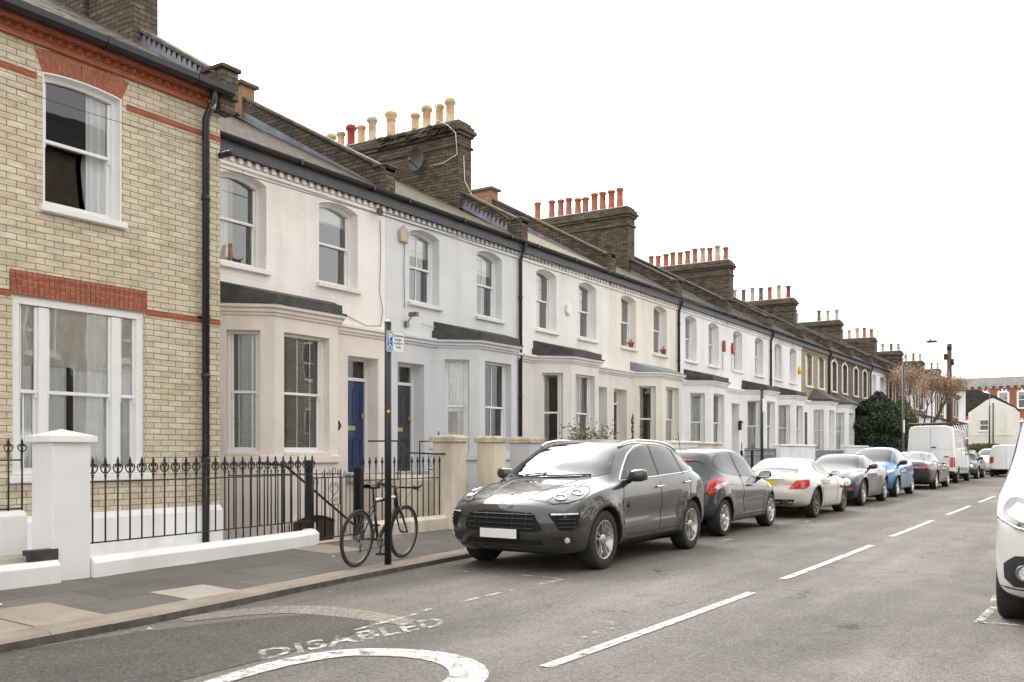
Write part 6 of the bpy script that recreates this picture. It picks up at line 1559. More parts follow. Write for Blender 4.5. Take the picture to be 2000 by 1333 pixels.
for x in (-.36,-.18,.18,.36): c.ribbon([(x,-1,.5),(x,-1,.72)], (0,1,0), .006, 'grille_bar', 'black_plastic', .012, gr)
vn = c.decal([(.60,.13,.71),(.76,.24,.725),(.88,.40,.72),(.88,.39,.66),(.86,.33,.55),(.82,.28,.52),(.73,.18,.52),(.68,.15,.60),(.63,.13,.67)], (-.5,.86,0), 'air_intake', 'wheel_well', .005, both=True, smooth_n=0)
for k, v_ in enumerate(vn):
    sx = 1 if k == 0 else -1
    for z in (.56,.605,.65): c.ribbon([(sx*.71,.17,z),(sx*.85,.33,z)], (-.5*sx,.86,0), .008, 'intake_bar', 'black_plastic', .012, v_)
    c.ribbon([(sx*.64,.13,.70),(sx*.86,.38,.71)], (-.5*sx,.86,0), .011, 'running_light', 'lamp_clear', .012, v_)
c.frontp([(-.52,.40),(.52,.40),(.56,.34),(-.56,.34)], 'lower_grille', 'wheel_well', .005)
c.decal([(.58,.11,.44),(.84,.32,.45),(.81,.31,.37),(.65,.18,.345)], (-.45,.89,0), 'fog_recess', 'black_plastic', .005, both=True)
for sx in (1, -1):
    h, nn = c.hit((sx*(.78+1.5), .25-2.0, .41), (-.6*sx, .8, 0))
    if h is not None:
        b = MB(); nn = nn if nn.y < 0 else -nn; b.tube([h+nn*.004, h+nn*.018], .034, 14); b.build('fog_light', 'lamp_clear', c.root)
c.frontp([(-.62,.315),(.62,.315),(.66,.25),(-.66,.25)], 'lower_bumper', 'black_plastic', .003)
c.side([(1.38,.315),(3.3,.315),(3.3,.262),(1.38,.262)], 'sill_trim', 'black_plastic', .006, 0)
b = MB(); b.box(-.26, .26, -.034, -.026, .415, .525); b.build('number_plate', 'plate_white', c.root, .002)
b = MB(); b.box(-.265, .265, -.0255, .05, .41, .53); b.build('plate_holder', 'black_plastic', c.root)
b = MB(); h, nn = c.hit((0,.30,3), (0,0,-1)); b.lathe(0, 0, [(.0,0),(.03,0),(.026,.008),(.0,.009)], 14); b.v = [tuple(h+Vector((p[0]*.85, p[1]*1.1, p[2]+p[1]*.1))) for p in b.v]; b.build('badge', 'brass', c.root)
c.mirror(1.72, 1.06, 1.05); c.handle(2.50, .965, 'chrome'); c.handle(3.43, 1.0, 'chrome')
for sx in (1, -1):
    pts = []
    for y in np.linspace(1.98, 3.95, 14):
        h, nn = c.hit((sx*(.61 if y > 2.1 else .6), y, 3), (0,0,-1)); pts.append(h+Vector((0,0,.035*min(1, (y-1.95)/.15+.2, (3.98-y)/.15+.2))))
    b = MB(); b.tube(pts, .017, 8); b.build('roof_rail', 'chrome', c.root)
for x0, x1 in ((-.05,.55), (-.62,-.1)): c.ribbon([(x0,1.22,3),(x1,1.30,3)], (0,0,-1), .010, 'wiper', 'black_plastic', .018)
c.side([(1.52,.74),(1.6,.80),(1.62,.72)], 'fender_vent', 'wheel_well', .004, 0)
c.place(-6.17, 9.30)
# --- slate grey hatchback, tail towards the camera
hb = Car('parked_hatchback', 'dark slate hatchback with a large red tail lamp, parked behind the grey SUV', 'hatchback', dict(L=4.0, W=1.74, R=.315, axles=(.80, 3.34), flare=.02, crease=.72, edge=.09, shoulder=.94, tum=.5, crown=.03,
    top=[(0,.72),(.1,.80),(.5,.93),(.95,1.02),(1.4,1.29),(1.8,1.46),(2.3,1.52),(2.9,1.515),(3.35,1.46),(3.5,1.40),(3.72,1.17),(3.9,1.0),(4.0,.92)],
    belt=[(0,.62),(.5,.80),(1.2,.90),(2.5,.96),(3.4,1.0),(3.75,.98),(4.0,.86)], bot=[(0,.25),(1,.2),(3.2,.2),(4.0,.32)],
    wide=[(0,.86),(.4,.95),(.9,1.0),(2.4,.98),(3.4,1.0),(3.8,.96),(4.0,.88)], roofw=[(0,.65),(.9,.75),(1.4,.70),(1.9,.68),(3.0,.66),(3.5,.66),(4.0,.74)],
    nose=[(.2,.1),(.5,0),(.75,.08),(1.0,.2),(1.6,.3)], tail=[(.2,.12),(.35,.03),(.5,.0),(.7,.02),(.9,.07),(1.1,.12),(1.6,.12)], sweep=(.35,.26)), 'car_slate')
c = hb; c.wheels('multi', 'alloy_bright', .70); c.underbody()
c.topp([(-.60,1.1),(0,.98),(.60,1.1),(.53,1.78),(0,1.86),(-.53,1.78)], 'windscreen', 'car_glass')
c.side([(1.12,.97),(1.5,1.22),(1.9,1.385),(2.3,1.435),(2.9,1.425),(3.22,1.36),(3.40,1.24),(3.38,1.15),(3.1,1.06),(2.2,1.0)], 'side_window')
c.decal([(3,2.34,.98),(3,2.40,.98),(3,2.46,1.41),(3,2.40,1.41)], (-1,0,0), 'pillar_trim', 'black_plastic', .007, both=True); c.decal([(3,1.3,.98),(3,1.36,.98),(3,1.5,1.18),(3,1.47,1.18)], (-1,0,0), 'pillar_trim', 'black_plastic', .007, both=True)
c.decal([(-.58,4,1.38),(0,4,1.41),(.58,4,1.38),(.69,4.2,1.14),(.60,4.2,1.04),(0,4.2,1.00),(-.60,4.2,1.04),(-.69,4.2,1.14)], (0,-1,-.25), 'rear_window', 'car_glass_green', .005, smooth_n=0)
c.topp([(-.53,3.40),(0,3.44),(.53,3.40),(.55,3.52),(0,3.60),(-.55,3.52)], 'spoiler', 'car_slate', .02); c.decal([(-.34,4,1.44),(.34,4,1.44),(.34,4,1.405),(-.34,4,1.405)], (0,-1,-.3), 'brake_light', 'lamp_red', .022)
c.decal([(.70,3.80,.84),(.71,3.72,.92),(.76,3.61,.975),(.81,3.30,.99),(.85,3.20,.94),(.86,3.18,.90),(.87,3.40,.84),(.83,3.65,.78),(.75,3.80,.72)], (-.82,-.5,-.25), 'tail_lamp', 'lamp_red', .006, both=True, smooth_n=3, g=.03)
c.decal([(.78,3.69,.83),(.81,3.59,.90),(.85,3.30,.92),(.86,3.42,.86),(.82,3.62,.80)], (-.82,-.5,-.25), 'lamp_insert', 'lamp_clear', .010, both=True, g=.03)
c.rearp([(-.26,.68),(.26,.68),(.26,.57),(-.26,.57)], 'number_plate', 'plate_yellow', .01); c.rearp([(-.75,.36),(.75,.36),(.7,.30),(-.7,.30)], 'lower_bumper', 'black_plastic', .004)
c.sline([(1.02,.92),(1.1,.5),(1.25,.32),(2.3,.32),(2.4,.5),(2.4,.98)]); c.sline([(.5,.72),(1.2,.78),(2.4,.83),(3.4,.90)], .005, 'car_slate', 'body_crease', .001)
c.side([(2.45,.36),(1.2,.36),(1.25,.345),(2.40,.345)], 'sill_trim', 'alloy', .004, 0)
c.mirror(1.42, .93, .95, 'black_plastic'); c.handle(2.02, .83)
b = MB(); h, _ = c.hit((0,3.25,3),(0,0,-1)); b.tube([h, h+Vector((0,.12,.3))], .006, 5); b.build('aerial', 'black_plastic', c.root)
c.place(-6.38, 14.62, False)
# --- white two-seat convertible, tail towards the camera
ro = Car('parked_convertible', 'pearl white two-seat convertible with slanted red tail lamps', 'convertible', dict(L=4.13, W=1.81, R=.325, axles=(.85, 3.28), flare=.03, crease=.66, edge=.07, shoulder=.94, tum=.5, crown=.025,
    top=[(0,.62),(.15,.74),(.7,.88),(1.35,.97),(1.5,1.0),(1.95,1.22),(2.2,1.29),(2.6,1.295),(2.9,1.24),(3.2,1.08),(3.35,1.005),(3.7,.99),(4.0,.955),(4.13,.88)],
    belt=[(0,.55),(.5,.74),(1.4,.86),(2.5,.89),(3.3,.90),(3.9,.88),(4.13,.78)], bot=[(0,.2),(1,.16),(3,.17),(4.13,.30)],
    wide=[(0,.84),(.5,.95),(.9,1.0),(2.2,.965),(3.2,1.0),(3.8,.96),(4.13,.86)], roofw=[(0,.66),(1.4,.72),(1.9,.62),(2.5,.58),(2.9,.60),(3.3,.72),(4.13,.76)],
    nose=[(.2,.1),(.45,0),(.7,.1),(1.0,.25),(1.5,.3)], tail=[(.2,.14),(.4,.03),(.55,0),(.75,.03),(.92,.03),(1.3,.1)], sweep=(.42,.26)), 'car_pearl')
c = ro; c.wheels('seven', 'disc_metal', .72); c.underbody()
c.topp([(-.6,1.5),(0,1.42),(.6,1.5),(.5,2.05),(0,2.12),(-.5,2.05)], 'windscreen', 'car_glass')
c.side([(1.62,.94),(1.95,1.12),(2.25,1.215),(2.55,1.21),(2.72,1.10),(2.78,.98),(2.5,.93)], 'side_window')
c.decal([(-.46,3.4,1.235),(0,3.4,1.26),(.46,3.4,1.235),(.56,3.6,1.05),(0,3.6,1.03),(-.56,3.6,1.05)], (0,-.7,-.7), 'rear_window', 'car_glass_green', .006)
c.decal([(.49,4.06,.63),(.62,3.98,.82),(.83,3.67,.83),(.85,3.73,.70),(.79,3.87,.64)], (-.6,-.8,-.1), 'tail_lamp', 'lamp_red', .006, both=True, g=.03)
c.ribbon([(.5,4.2,.745),(.8,3.95,.755)], (-.6,-.8,0), .006, 'lamp_strip', 'lamp_amber', .008, both=True)
c.rearp([(-.26,.83),(.26,.83),(.26,.72),(-.26,.72)], 'number_plate', 'plate_yellow', .008); c.rearp([(-.2,.935),(.2,.935),(.2,.915),(-.2,.915)], 'brake_light', 'lamp_red', .008)
c.ribbon([(-.4,5,.845),(.4,5,.845)], (0,-1,0), .008, 'chrome_strip', 'chrome', .01)
c.rearp([(-.62,.42),(.62,.42),(.55,.31),(-.55,.31)], 'diffuser', 'black_plastic', .006)
for sx in (1, -1):
    h, _ = c.hit((sx*.42, 6, .36), (0,-1,0)); b = MB(); b.tube([h+Vector((-.06*sx,-.02,0)), h+Vector((-.06*sx,.03,0))], .04, 12); b.tube([h+Vector((.03*sx,-.02,0)), h+Vector((.03*sx,.03,0))], .04, 12); b.build('exhaust', 'chrome', c.root)
c.sline([(1.55,.88),(1.45,.5),(1.55,.28),(2.6,.28),(2.74,.5),(2.76,.92)]); c.mirror(1.85, .88, .8); c.handle(2.5, .74); c.side([(1.12,.62),(1.35,.66),(1.35,.60),(1.15,.57)], 'side_vent', 'black_plastic', .004, 0)
c.place(-6.27, 19.72, False)
# --- navy coupe facing the camera
nv = Car('parked_coupe', 'navy blue coupe with round pale headlamps, facing the camera', 'coupe', dict(L=4.8, W=1.92, R=.35, axles=(.92, 3.66), flare=.03, edge=.08, shoulder=.94, tum=.5, crown=.03,
    top=[(0,.72),(.1,.80),(.6,.92),(1.3,1.0),(1.5,1.03),(2.0,1.27),(2.4,1.36),(2.8,1.37),(3.4,1.28),(4.0,1.08),(4.5,.98),(4.8,.86)],
    belt=[(0,.62),(.5,.80),(1.4,.9),(2.5,.92),(3.6,.96),(4.4,.9),(4.8,.75)], bot=[(0,.2),(1,.17),(3,.18),(4.8,.3)],
    wide=[(0,.86),(.4,.95),(.9,1.0),(2.4,.96),(3.6,1.0),(4.3,.95),(4.8,.84)], roofw=[(0,.66),(1.4,.74),(2.0,.64),(2.8,.58),(3.6,.62),(4.8,.7)],
    nose=[(.2,.08),(.4,0),(.65,.02),(.85,.15),(1.0,.25),(1.5,.3)], tail=[(.2,.1),(.5,0),(.9,.05),(1.4,.1)], sweep=(.36,.28)), 'car_navy')
c = nv; c.wheels('five', 'alloy', .7); c.underbody()
c.topp([(-.66,1.55),(0,1.44),(.66,1.55),(.56,2.18),(0,2.28),(-.56,2.18)], 'windscreen', 'car_glass')
c.side([(1.72,.98),(2.1,1.2),(2.5,1.29),(2.9,1.28),(3.4,1.19),(3.7,1.06),(3.4,.99),(2.5,.96)], 'side_window')
for cx, r_, mm in ((.72,.11,'lamp_cream'), (.50,.075,'lamp_cream')):
    c.decal([(cx+r_*math.cos(k*.5236)*1.0, 0, .70+r_*1.05*math.sin(k*.5236)) for k in range(12)], (-.25,.9,-.25), 'headlight', mm, .006, both=True, g=.03, smooth_n=2)
g_ = c.frontp([(-.36,.70),(.36,.70),(.33,.46),(-.33,.46)], 'grille', 'wheel_well', .006)
for z in (.5,.54,.58,.62,.66): c.ribbon([(-.33,-1,z),(.33,-1,z)], (0,1,0), .006, 'grille_bar', 'disc_metal', .01, g_)
c.frontp([(-.85,.40),(.85,.40),(.75,.26),(-.75,.26)], 'lower_grille', 'wheel_well', .006); c.frontp([(-.26,.45),(.26,.45),(.26,.34),(-.26,.34)], 'number_plate', 'plate_white', .03)
c.decal([(.72,0,.47),(.88,.1,.48),(.88,.1,.44),(.72,0,.43)], (-.4,.9,0), 'indicator', 'lamp_red', .006, both=True)
c.sline([(1.5,.9),(1.42,.5),(1.5,.3),(2.85,.3),(2.95,.6),(2.95,.95)]); c.side([(1.4,.27),(3.2,.27),(3.2,.22),(1.4,.22)], 'sill_trim', 'alloy', .006, 0); c.mirror(1.95, .95, .95, 'car_grey'); c.handle(2.7, .8, 'chrome')
c.place(-6.45, 24.80)
# --- bright blue small hatchback facing the camera
bl = Car('parked_hatchback', 'bright blue hatchback facing the camera with its bonnet nose high', 'hatchback', dict(L=4.08, W=1.76, R=.32, axles=(.82, 3.4), flare=.02, crease=.7, edge=.09, shoulder=.94, tum=.5, crown=.03,
    top=[(0,.78),(.1,.88),(.5,1.02),(.8,1.10),(1.3,1.36),(1.7,1.52),(2.2,1.57),(2.8,1.54),(3.4,1.42),(3.8,1.15),(4.08,.98)],
    belt=[(0,.68),(.5,.88),(1.2,.97),(2.5,1.02),(3.4,1.06),(4.08,.9)], bot=[(0,.24),(1,.2),(3.2,.2),(4.08,.32)],
    wide=[(0,.84),(.4,.95),(.9,1.0),(2.4,.98),(3.4,1.0),(4.08,.86)], roofw=[(0,.62),(.9,.76),(1.4,.70),(1.9,.64),(3.0,.60),(4.08,.72)],
    nose=[(.2,.08),(.45,0),(.7,.03),(.9,.15),(1.1,.25),(1.6,.3)], tail=[(.2,.1),(.5,0),(.9,.05),(1.6,.1)], sweep=(.42,.28)), 'car_blue')
c = bl; c.wheels('five', 'alloy_bright', .7); c.underbody()
c.topp([(-.62,.98),(0,.84),(.62,.98),(.54,1.66),(0,1.76),(-.54,1.66)], 'windscreen', 'car_glass')
c.side([(1.05,1.03),(1.4,1.28),(1.75,1.43),(2.2,1.49),(2.8,1.46),(3.3,1.34),(3.5,1.2),(3.2,1.1),(2.2,1.05)], 'side_window')
c.decal([(.30,0,.80),(.55,0,.80),(.80,.3,.86),(.86,.5,.92),(.72,.4,.90),(.45,.1,.85)], (-.3,.85,-.42), 'headlight', 'lamp_clear', .006, both=True, g=.03, smooth_n=2)
c.frontp([(-.62,.42),(.62,.42),(.5,.30),(-.5,.30)], 'lower_grille', 'wheel_well', .006); c.frontp([(-.26,.56),(.26,.56),(.26,.45),(-.26,.45)], 'number_plate', 'plate_white', .02)
c.frontp([(-.3,.78),(.3,.78),(.28,.74),(-.28,.74)], 'grille', 'black_plastic', .006); b = MB(); h, nn = c.hit((0,-2,.76),(0,1,0)); b.prism([(-.05,0),(0,.07),(.05,0),(0,-.07)], -.03, -.01, lambda u, v, d: (u, h.y+d, .76+v)); b.build('badge', 'chrome', c.root)
c.sline([(1.05,1.0),(1.12,.5),(1.25,.3),(2.3,.3),(2.4,.6),(2.42,1.04)]); c.mirror(1.3, 1.0, 1.0, 'black_plastic'); c.handle(2.2, .92)
c.place(-6.5, 30.25)
# --- dark saloon, tail towards the camera
ds = Car('parked_saloon', 'dark saloon parked tail first between the bright blue car and the white van', 'saloon', dict(L=4.97, W=1.96, R=.35, axles=(.95, 3.91), flare=.02, edge=.08, shoulder=.94, tum=.5, crown=.03, n=44,
    top=[(0,.68),(.2,.78),(1.2,.98),(1.9,1.3),(2.5,1.43),(3.0,1.42),(3.8,1.25),(4.4,1.1),(4.8,1.06),(4.97,.98)],
    belt=[(0,.6),(1.2,.88),(2.5,.94),(4.2,1.0),(4.97,.86)], bot=[(0,.2),(4,.18),(4.97,.32)], wide=[(0,.84),(.5,.96),(.9,1),(2.5,.97),(3.9,1),(4.97,.88)], roofw=[(0,.66),(1.3,.74),(2.0,.64),(3.2,.58),(4.4,.66),(4.97,.76)],
    nose=[(.2,.1),(.5,0),(.9,.2),(1.5,.3)], tail=[(.2,.12),(.5,0),(.8,.0),(1.0,.06),(1.4,.1)], sweep=(.36,.24)), 'car_dark')
c = ds; c.wheels('five', 'alloy_bright', .72); c.underbody()
c.topp([(-.66,1.25),(0,1.15),(.66,1.25),(.56,2.2),(-.56,2.2)], 'windscreen', 'car_glass'); c.side([(1.4,.95),(1.9,1.22),(2.5,1.35),(3.1,1.33),(3.8,1.15),(4.0,1.04),(2.6,.98)], 'side_window')
c.topp([(-.5,3.4),(.5,3.4),(.62,4.35),(-.62,4.35)], 'rear_window', 'car_glass'); c.decal([(.35,5,.86),(.8,4.8,.88),(.92,4.5,.84),(.85,4.7,.78),(.4,5,.80)], (-.4,-.9,0), 'tail_lamp', 'lamp_red', .006, both=True)
c.ribbon([(-.45,6,.83),(.45,6,.83)], (0,-1,0), .01, 'chrome_strip', 'chrome', .008); c.mirror(1.8, .93, .9); c.handle(2.6, .84, 'chrome'); c.rearp([(-.26,.70),(.26,.70),(.26,.59),(-.26,.59)], 'number_plate', 'plate_yellow', .01)
c.place(-6.5, 37.0, False)
# --- vans
def boxvan(name, label, cat, L, W, H, paint, R_, axles, hood, group=None, shape=None):
    return Car(name, label, cat, dict(L=L, W=W, R=R_, axles=axles, flare=.012, edge=.10, shoulder=.985, tum=.35, crown=.03, n=60, tyre=.22, **shape), paint, group or 'parked cars along the kerb')
wv = boxvan('parked_van', 'tall white panel van with a roof rack, rear doors towards the camera', 'van', 5.9, 2.0, 2.55, 'van_white', .35, (.95, 4.75), 1, shape=dict(
    top=[(0,.9),(.1,1.0),(.9,1.25),(1.6,2.05),(2.1,2.42),(2.6,2.53),(4,2.56),(5.9,2.55)], belt=[(0,.8),(.9,1.1),(1.6,1.3),(3,1.4),(5.9,1.4)], bot=[(0,.3),(2,.34),(5.9,.42)],
    wide=[(0,.88),(.5,.97),(1.2,1),(5.5,1),(5.9,.99)], roofw=[(0,.7),(1.0,.86),(1.8,.86),(2.5,.88),(5.5,.88),(5.9,.875)], nose=[(.2,.08),(.5,0),(.9,.1),(1.3,.2),(2.6,.3)], tail=[(.3,.02),(.6,.0),(1.5,.02),(2.6,.07)], sweep=(.3,.05)))
c = wv; c.wheels('five', 'disc_metal', .6); c.underbody()
c.ribbon([(0,8,.5),(0,8,2.46)], (0,-1,0), .006, 'door_seam', 'wheel_well', .001); c.ribbon([(-.92,8,1.5),(.92,8,1.5)], (0,-1,0), .004, 'door_seam', 'lead', .001)
for a in ((.03,1.62,.2),(.55,1.2,.2)): c.rearp([(-a[0]-.0,a[1]),(-a[0]-a[2],a[1]),(-a[0]-a[2],a[1]-.05),(-a[0],a[1]-.05)], 'door_handle', 'black_plastic', .02)
c.decal([(.88,6,1.15),(1.02,5.8,1.15),(1.02,5.8,.72),(.88,6,.72)], (-.6,-.8,0), 'tail_lamp', 'lamp_red', .008, both=True); c.rearp([(-.95,.55),(.95,.55),(.95,.42),(-.95,.42)], 'rear_bumper', 'black_plastic', .03)
c.topp([(-.72,1.1),(0,1.0),(.72,1.1),(.7,1.75),(-.7,1.75)], 'windscreen', 'car_glass'); c.side([(1.15,1.25),(1.6,1.75),(1.9,1.95),(2.35,1.95),(2.35,1.25)], 'side_window', smooth_n=0); c.mirror(1.2, 1.3, 1.5, 'black_plastic')
c.sline([(2.5,.5),(2.5,2.2)]); c.sline([(3.7,.5),(3.7,2.2)]); c.sline([(2.6,1.5),(5.6,1.5)], .006, 'van_white', 'body_crease', .002)
b = MB()
for sx in (-.86, .86): b.tube([(sx,2.5,2.66),(sx,5.8,2.66)], .02, 6)
for y in (2.6,3.4,4.2,5.0,5.8): b.tube([(-.9,y,2.66),(.9,y,2.66)], .022, 6); b.tube([(.86,y,2.66),(.95,y-.05,2.4)], .018, 6); b.tube([(-.86,y,2.66),(-.95,y-.05,2.4)], .018, 6)
b.tube([(-.9,5.85,2.62),(.9,5.85,2.62)], .04, 8); b.build('roof_rack', 'black_plastic', c.root)
c.place(-6.75, 44.6, False)
rv = boxvan('parked_van', 'silver white van facing the camera, cut off by the right edge of the photo', 'van', 5.0, 1.96, 1.97, 'van_silver', .34, (.93, 4.03), 1, shape=dict(
    top=[(0,.98),(.08,1.04),(.55,1.16),(.85,1.24),(1.3,1.62),(1.75,1.88),(2.2,1.95),(3,1.97),(5.0,1.95)], belt=[(0,.84),(.5,1.0),(1.2,1.12),(3,1.2),(5,1.2)], bot=[(0,.26),(2,.26),(5,.35)],
    wide=[(0,.9),(.3,.97),(1.0,1),(4.6,1),(5.0,.97)], roofw=[(0,.74),(.8,.84),(1.4,.82),(2.2,.82),(4.8,.82),(5.0,.82)], nose=[(.2,.1),(.35,.03),(.5,0),(.75,.01),(.95,.06),(1.1,.14),(1.9,.3)], tail=[(.3,.02),(1.9,.05)], sweep=(.32,.08)))
c = rv; c.wheels('five', 'disc_metal', .62); c.underbody()
c.topp([(-.76,.98),(-.5,.9),(0,.86),(.5,.9),(.76,.98),(.7,1.85),(0,1.95),(-.7,1.85)], 'windscreen', 'car_glass')
c.side([(1.2,1.16),(1.5,1.5),(1.8,1.74),(2.3,1.76),(2.35,1.16)], 'side_window', smooth_n=0)
c.decal([(.58,0,.83),(.80,.1,.85),(.93,.3,.92),(.97,.5,1.06),(.88,.35,1.07),(.72,.1,1.03),(.58,0,.98)], (-.45,.86,-.05), 'headlight', 'black_plastic', .006, both=True, g=.03, smooth_n=2)
c.ribbon([(.57,0,.81),(.80,.1,.835),(.95,.35,.91)], (-.45,.86,-.05), .014, 'lamp_trim', 'chrome', .008, both=True); c.decal([(.66,0,.87),(.80,.1,.885),(.915,.28,.95),(.90,.3,1.03),(.80,.1,1.01),(.66,0,.96)], (-.45,.86,-.05), 'lamp_insert', 'lamp_clear', .010, both=True, g=.03)
c.ribbon([(.58,0,1.0),(.74,.1,1.05),(.90,.3,1.09)], (-.45,.86,-.05), .008, 'lamp_trim', 'chrome', .006, both=True)
rc = c.decal([(.60,0,.56),(.66,0,.62),(.82,.1,.61),(.90,.2,.54),(.90,.2,.42),(.84,.1,.36),(.66,0,.36),(.60,0,.42)], (-.4,.9,0), 'fog_recess', 'black_plastic', .007, both=True, g=.03)
for sx in (1, -1):
    h, nn = c.hit((sx*(.77+1.2), -2.7+.0, .48), (-.4*sx, .9, 0))
    if h is not None:
        nn = nn if nn.y < 0 else -nn; b = MB(); b.tube([h+nn*.008, h+nn*.022], .05, 18); f_ = b.build('fog_light', 'lamp_clear', c.root); b = MB(); b.tube([h+nn*.012+Vector((.06*math.cos(k*.4),0,.06*math.sin(k*.4))) for k in range(17)], .009, 6); b.build('fog_ring', 'disc_metal', f_)
c.ribbon([(-.9,-1,.345),(-.5,-1,.33),(.5,-1,.33),(.9,-1,.345)], (0,1,0), .006, 'bumper_seam', 'wheel_well', .001)
c.frontp([(-.5,.90),(.5,.90),(.5,.80),(-.5,.80)], 'grille', 'wheel_well', .006); c.frontp([(-.55,.55),(.55,.55),(.5,.38),(-.5,.38)], 'lower_grille', 'wheel_well', .006); c.ribbon([(-.7,.12,3),(-.74,.5,3),(-.78,.95,3)], (0,0,-1), .004, 'bonnet_seam', 'wheel_well', .0006, both=True)
c.sline([(1.1,1.1),(1.0,.7),(1.3,.4)]); c.frontp([(-.26,.5),(.26,.5),(.26,.39),(-.26,.39)], 'number_plate', 'plate_white', .02)
c.place(.13, 8.3)
sv = boxvan('small_van', 'small white van driving in the middle of the road beyond the panel van', 'van', 4.3, 1.75, 1.8, 'van_white', .32, (.85, 3.4), 1, group='moving traffic', shape=dict(
    top=[(0,.9),(.6,1.1),(1.1,1.5),(1.5,1.72),(2.2,1.78),(4.3,1.76)], belt=[(0,.75),(1,1.0),(4.3,1.1)], bot=[(0,.24),(4.3,.4)], wide=[(0,.88),(.5,.98),(4,1),(4.3,.96)], roofw=[(0,.7),(1,.8),(2,.8),(4.3,.8)], nose=[(.2,.05),(.5,0),(1,.15),(1.8,.2)], tail=[(.3,0),(1.8,.08)], sweep=(.3,.12)))
c = sv; c.wheels('five', 'disc_metal', .6); c.underbody(); c.topp([(-.6,.75),(.6,.75),(.55,1.35),(-.55,1.35)], 'windscreen', 'car_glass'); c.side([(1.0,1.1),(1.5,1.55),(2.0,1.58),(2.0,1.1)], 'side_window', smooth_n=0)
c.rearp([(-.8,.42),(.8,.42),(.8,.30),(-.8,.30)], 'rear_bumper', 'black_plastic', .02); c.ribbon([(0,6,.5),(0,6,1.6)], (0,-1,0), .005, 'door_seam', 'lead', .001); c.decal([(.74,4.4,1.1),(.86,4.2,1.1),(.86,4.2,.75),(.76,4.4,.75)], (-.6,-.8,0), 'tail_lamp', 'lamp_red', .006, both=True)
c.place(-4.85, 57.2, False)
mn = Car('parked_hatchback', 'small black hatchback facing the camera just beyond the tall white van', 'hatchback', dict(hb.q, top=[(0,.78),(.2,.92),(.9,1.0),(1.1,1.1),(1.5,1.36),(2,1.42),(3.3,1.38),(3.7,1.1),(4.0,.9)]), 'car_black')
c = mn; c.wheels('five', 'alloy', .7); c.underbody(); c.topp([(-.6,1.02),(.6,1.02),(.55,1.5),(-.55,1.5)], 'windscreen', 'car_glass'); c.side([(1.2,1.0),(1.5,1.24),(2.9,1.27),(3.3,1.04)], 'side_window', smooth_n=0)
c.decal([(.66+.1*math.cos(k*.6), 0, .72+.1*math.sin(k*.6)) for k in range(10)], (-.3,.9,-.2), 'headlight', 'lamp_clear', .006, both=True); c.frontp([(-.4,.62),(.4,.62),(.4,.5),(-.4,.5)], 'grille', 'chrome', .006); c.mirror(1.35, .98, 1.0)
c.place(-6.6, 52.3)
def farcar(x, y, paint, label, facing=True, rot=0):
    c = Car('parked_car', label, 'car', dict(bl.q), paint, 'cars at the far end of the street'); c.wheels('five', 'alloy', .7); c.topp([(-.62,.98),(.62,.98),(.54,1.66),(-.54,1.66)], 'windscreen', 'car_glass'); c.side([(1.05,1.03),(1.75,1.43),(2.8,1.46),(3.4,1.15)], 'side_window', smooth_n=0)
    c.topp([(-.55,3.3),(.55,3.3),(.6,3.8),(-.6,3.8)], 'rear_window', 'car_glass'); c.place(x, y, facing, rot)
farcar(-6.3, 62.5, 'car_pearl', 'white car parked beyond the small black hatchback'); farcar(-6.4, 68, 'car_grey', 'grey car parked farthest along the left kerb')
farcar(-5.3, 70, 'car_pearl', 'white car on the road directly behind the small white van', True); farcar(-4.5, 78, 'car_pearl', 'white car at the right, farthest down the road', True, 0)
farcar(-1.0, 66, 'car_pearl', 'pale car parked on the right kerb, seen just left of the silver white van'); farcar(-.35, 72.5, 'car_grey', 'grey car parked on the right kerb at the far end')
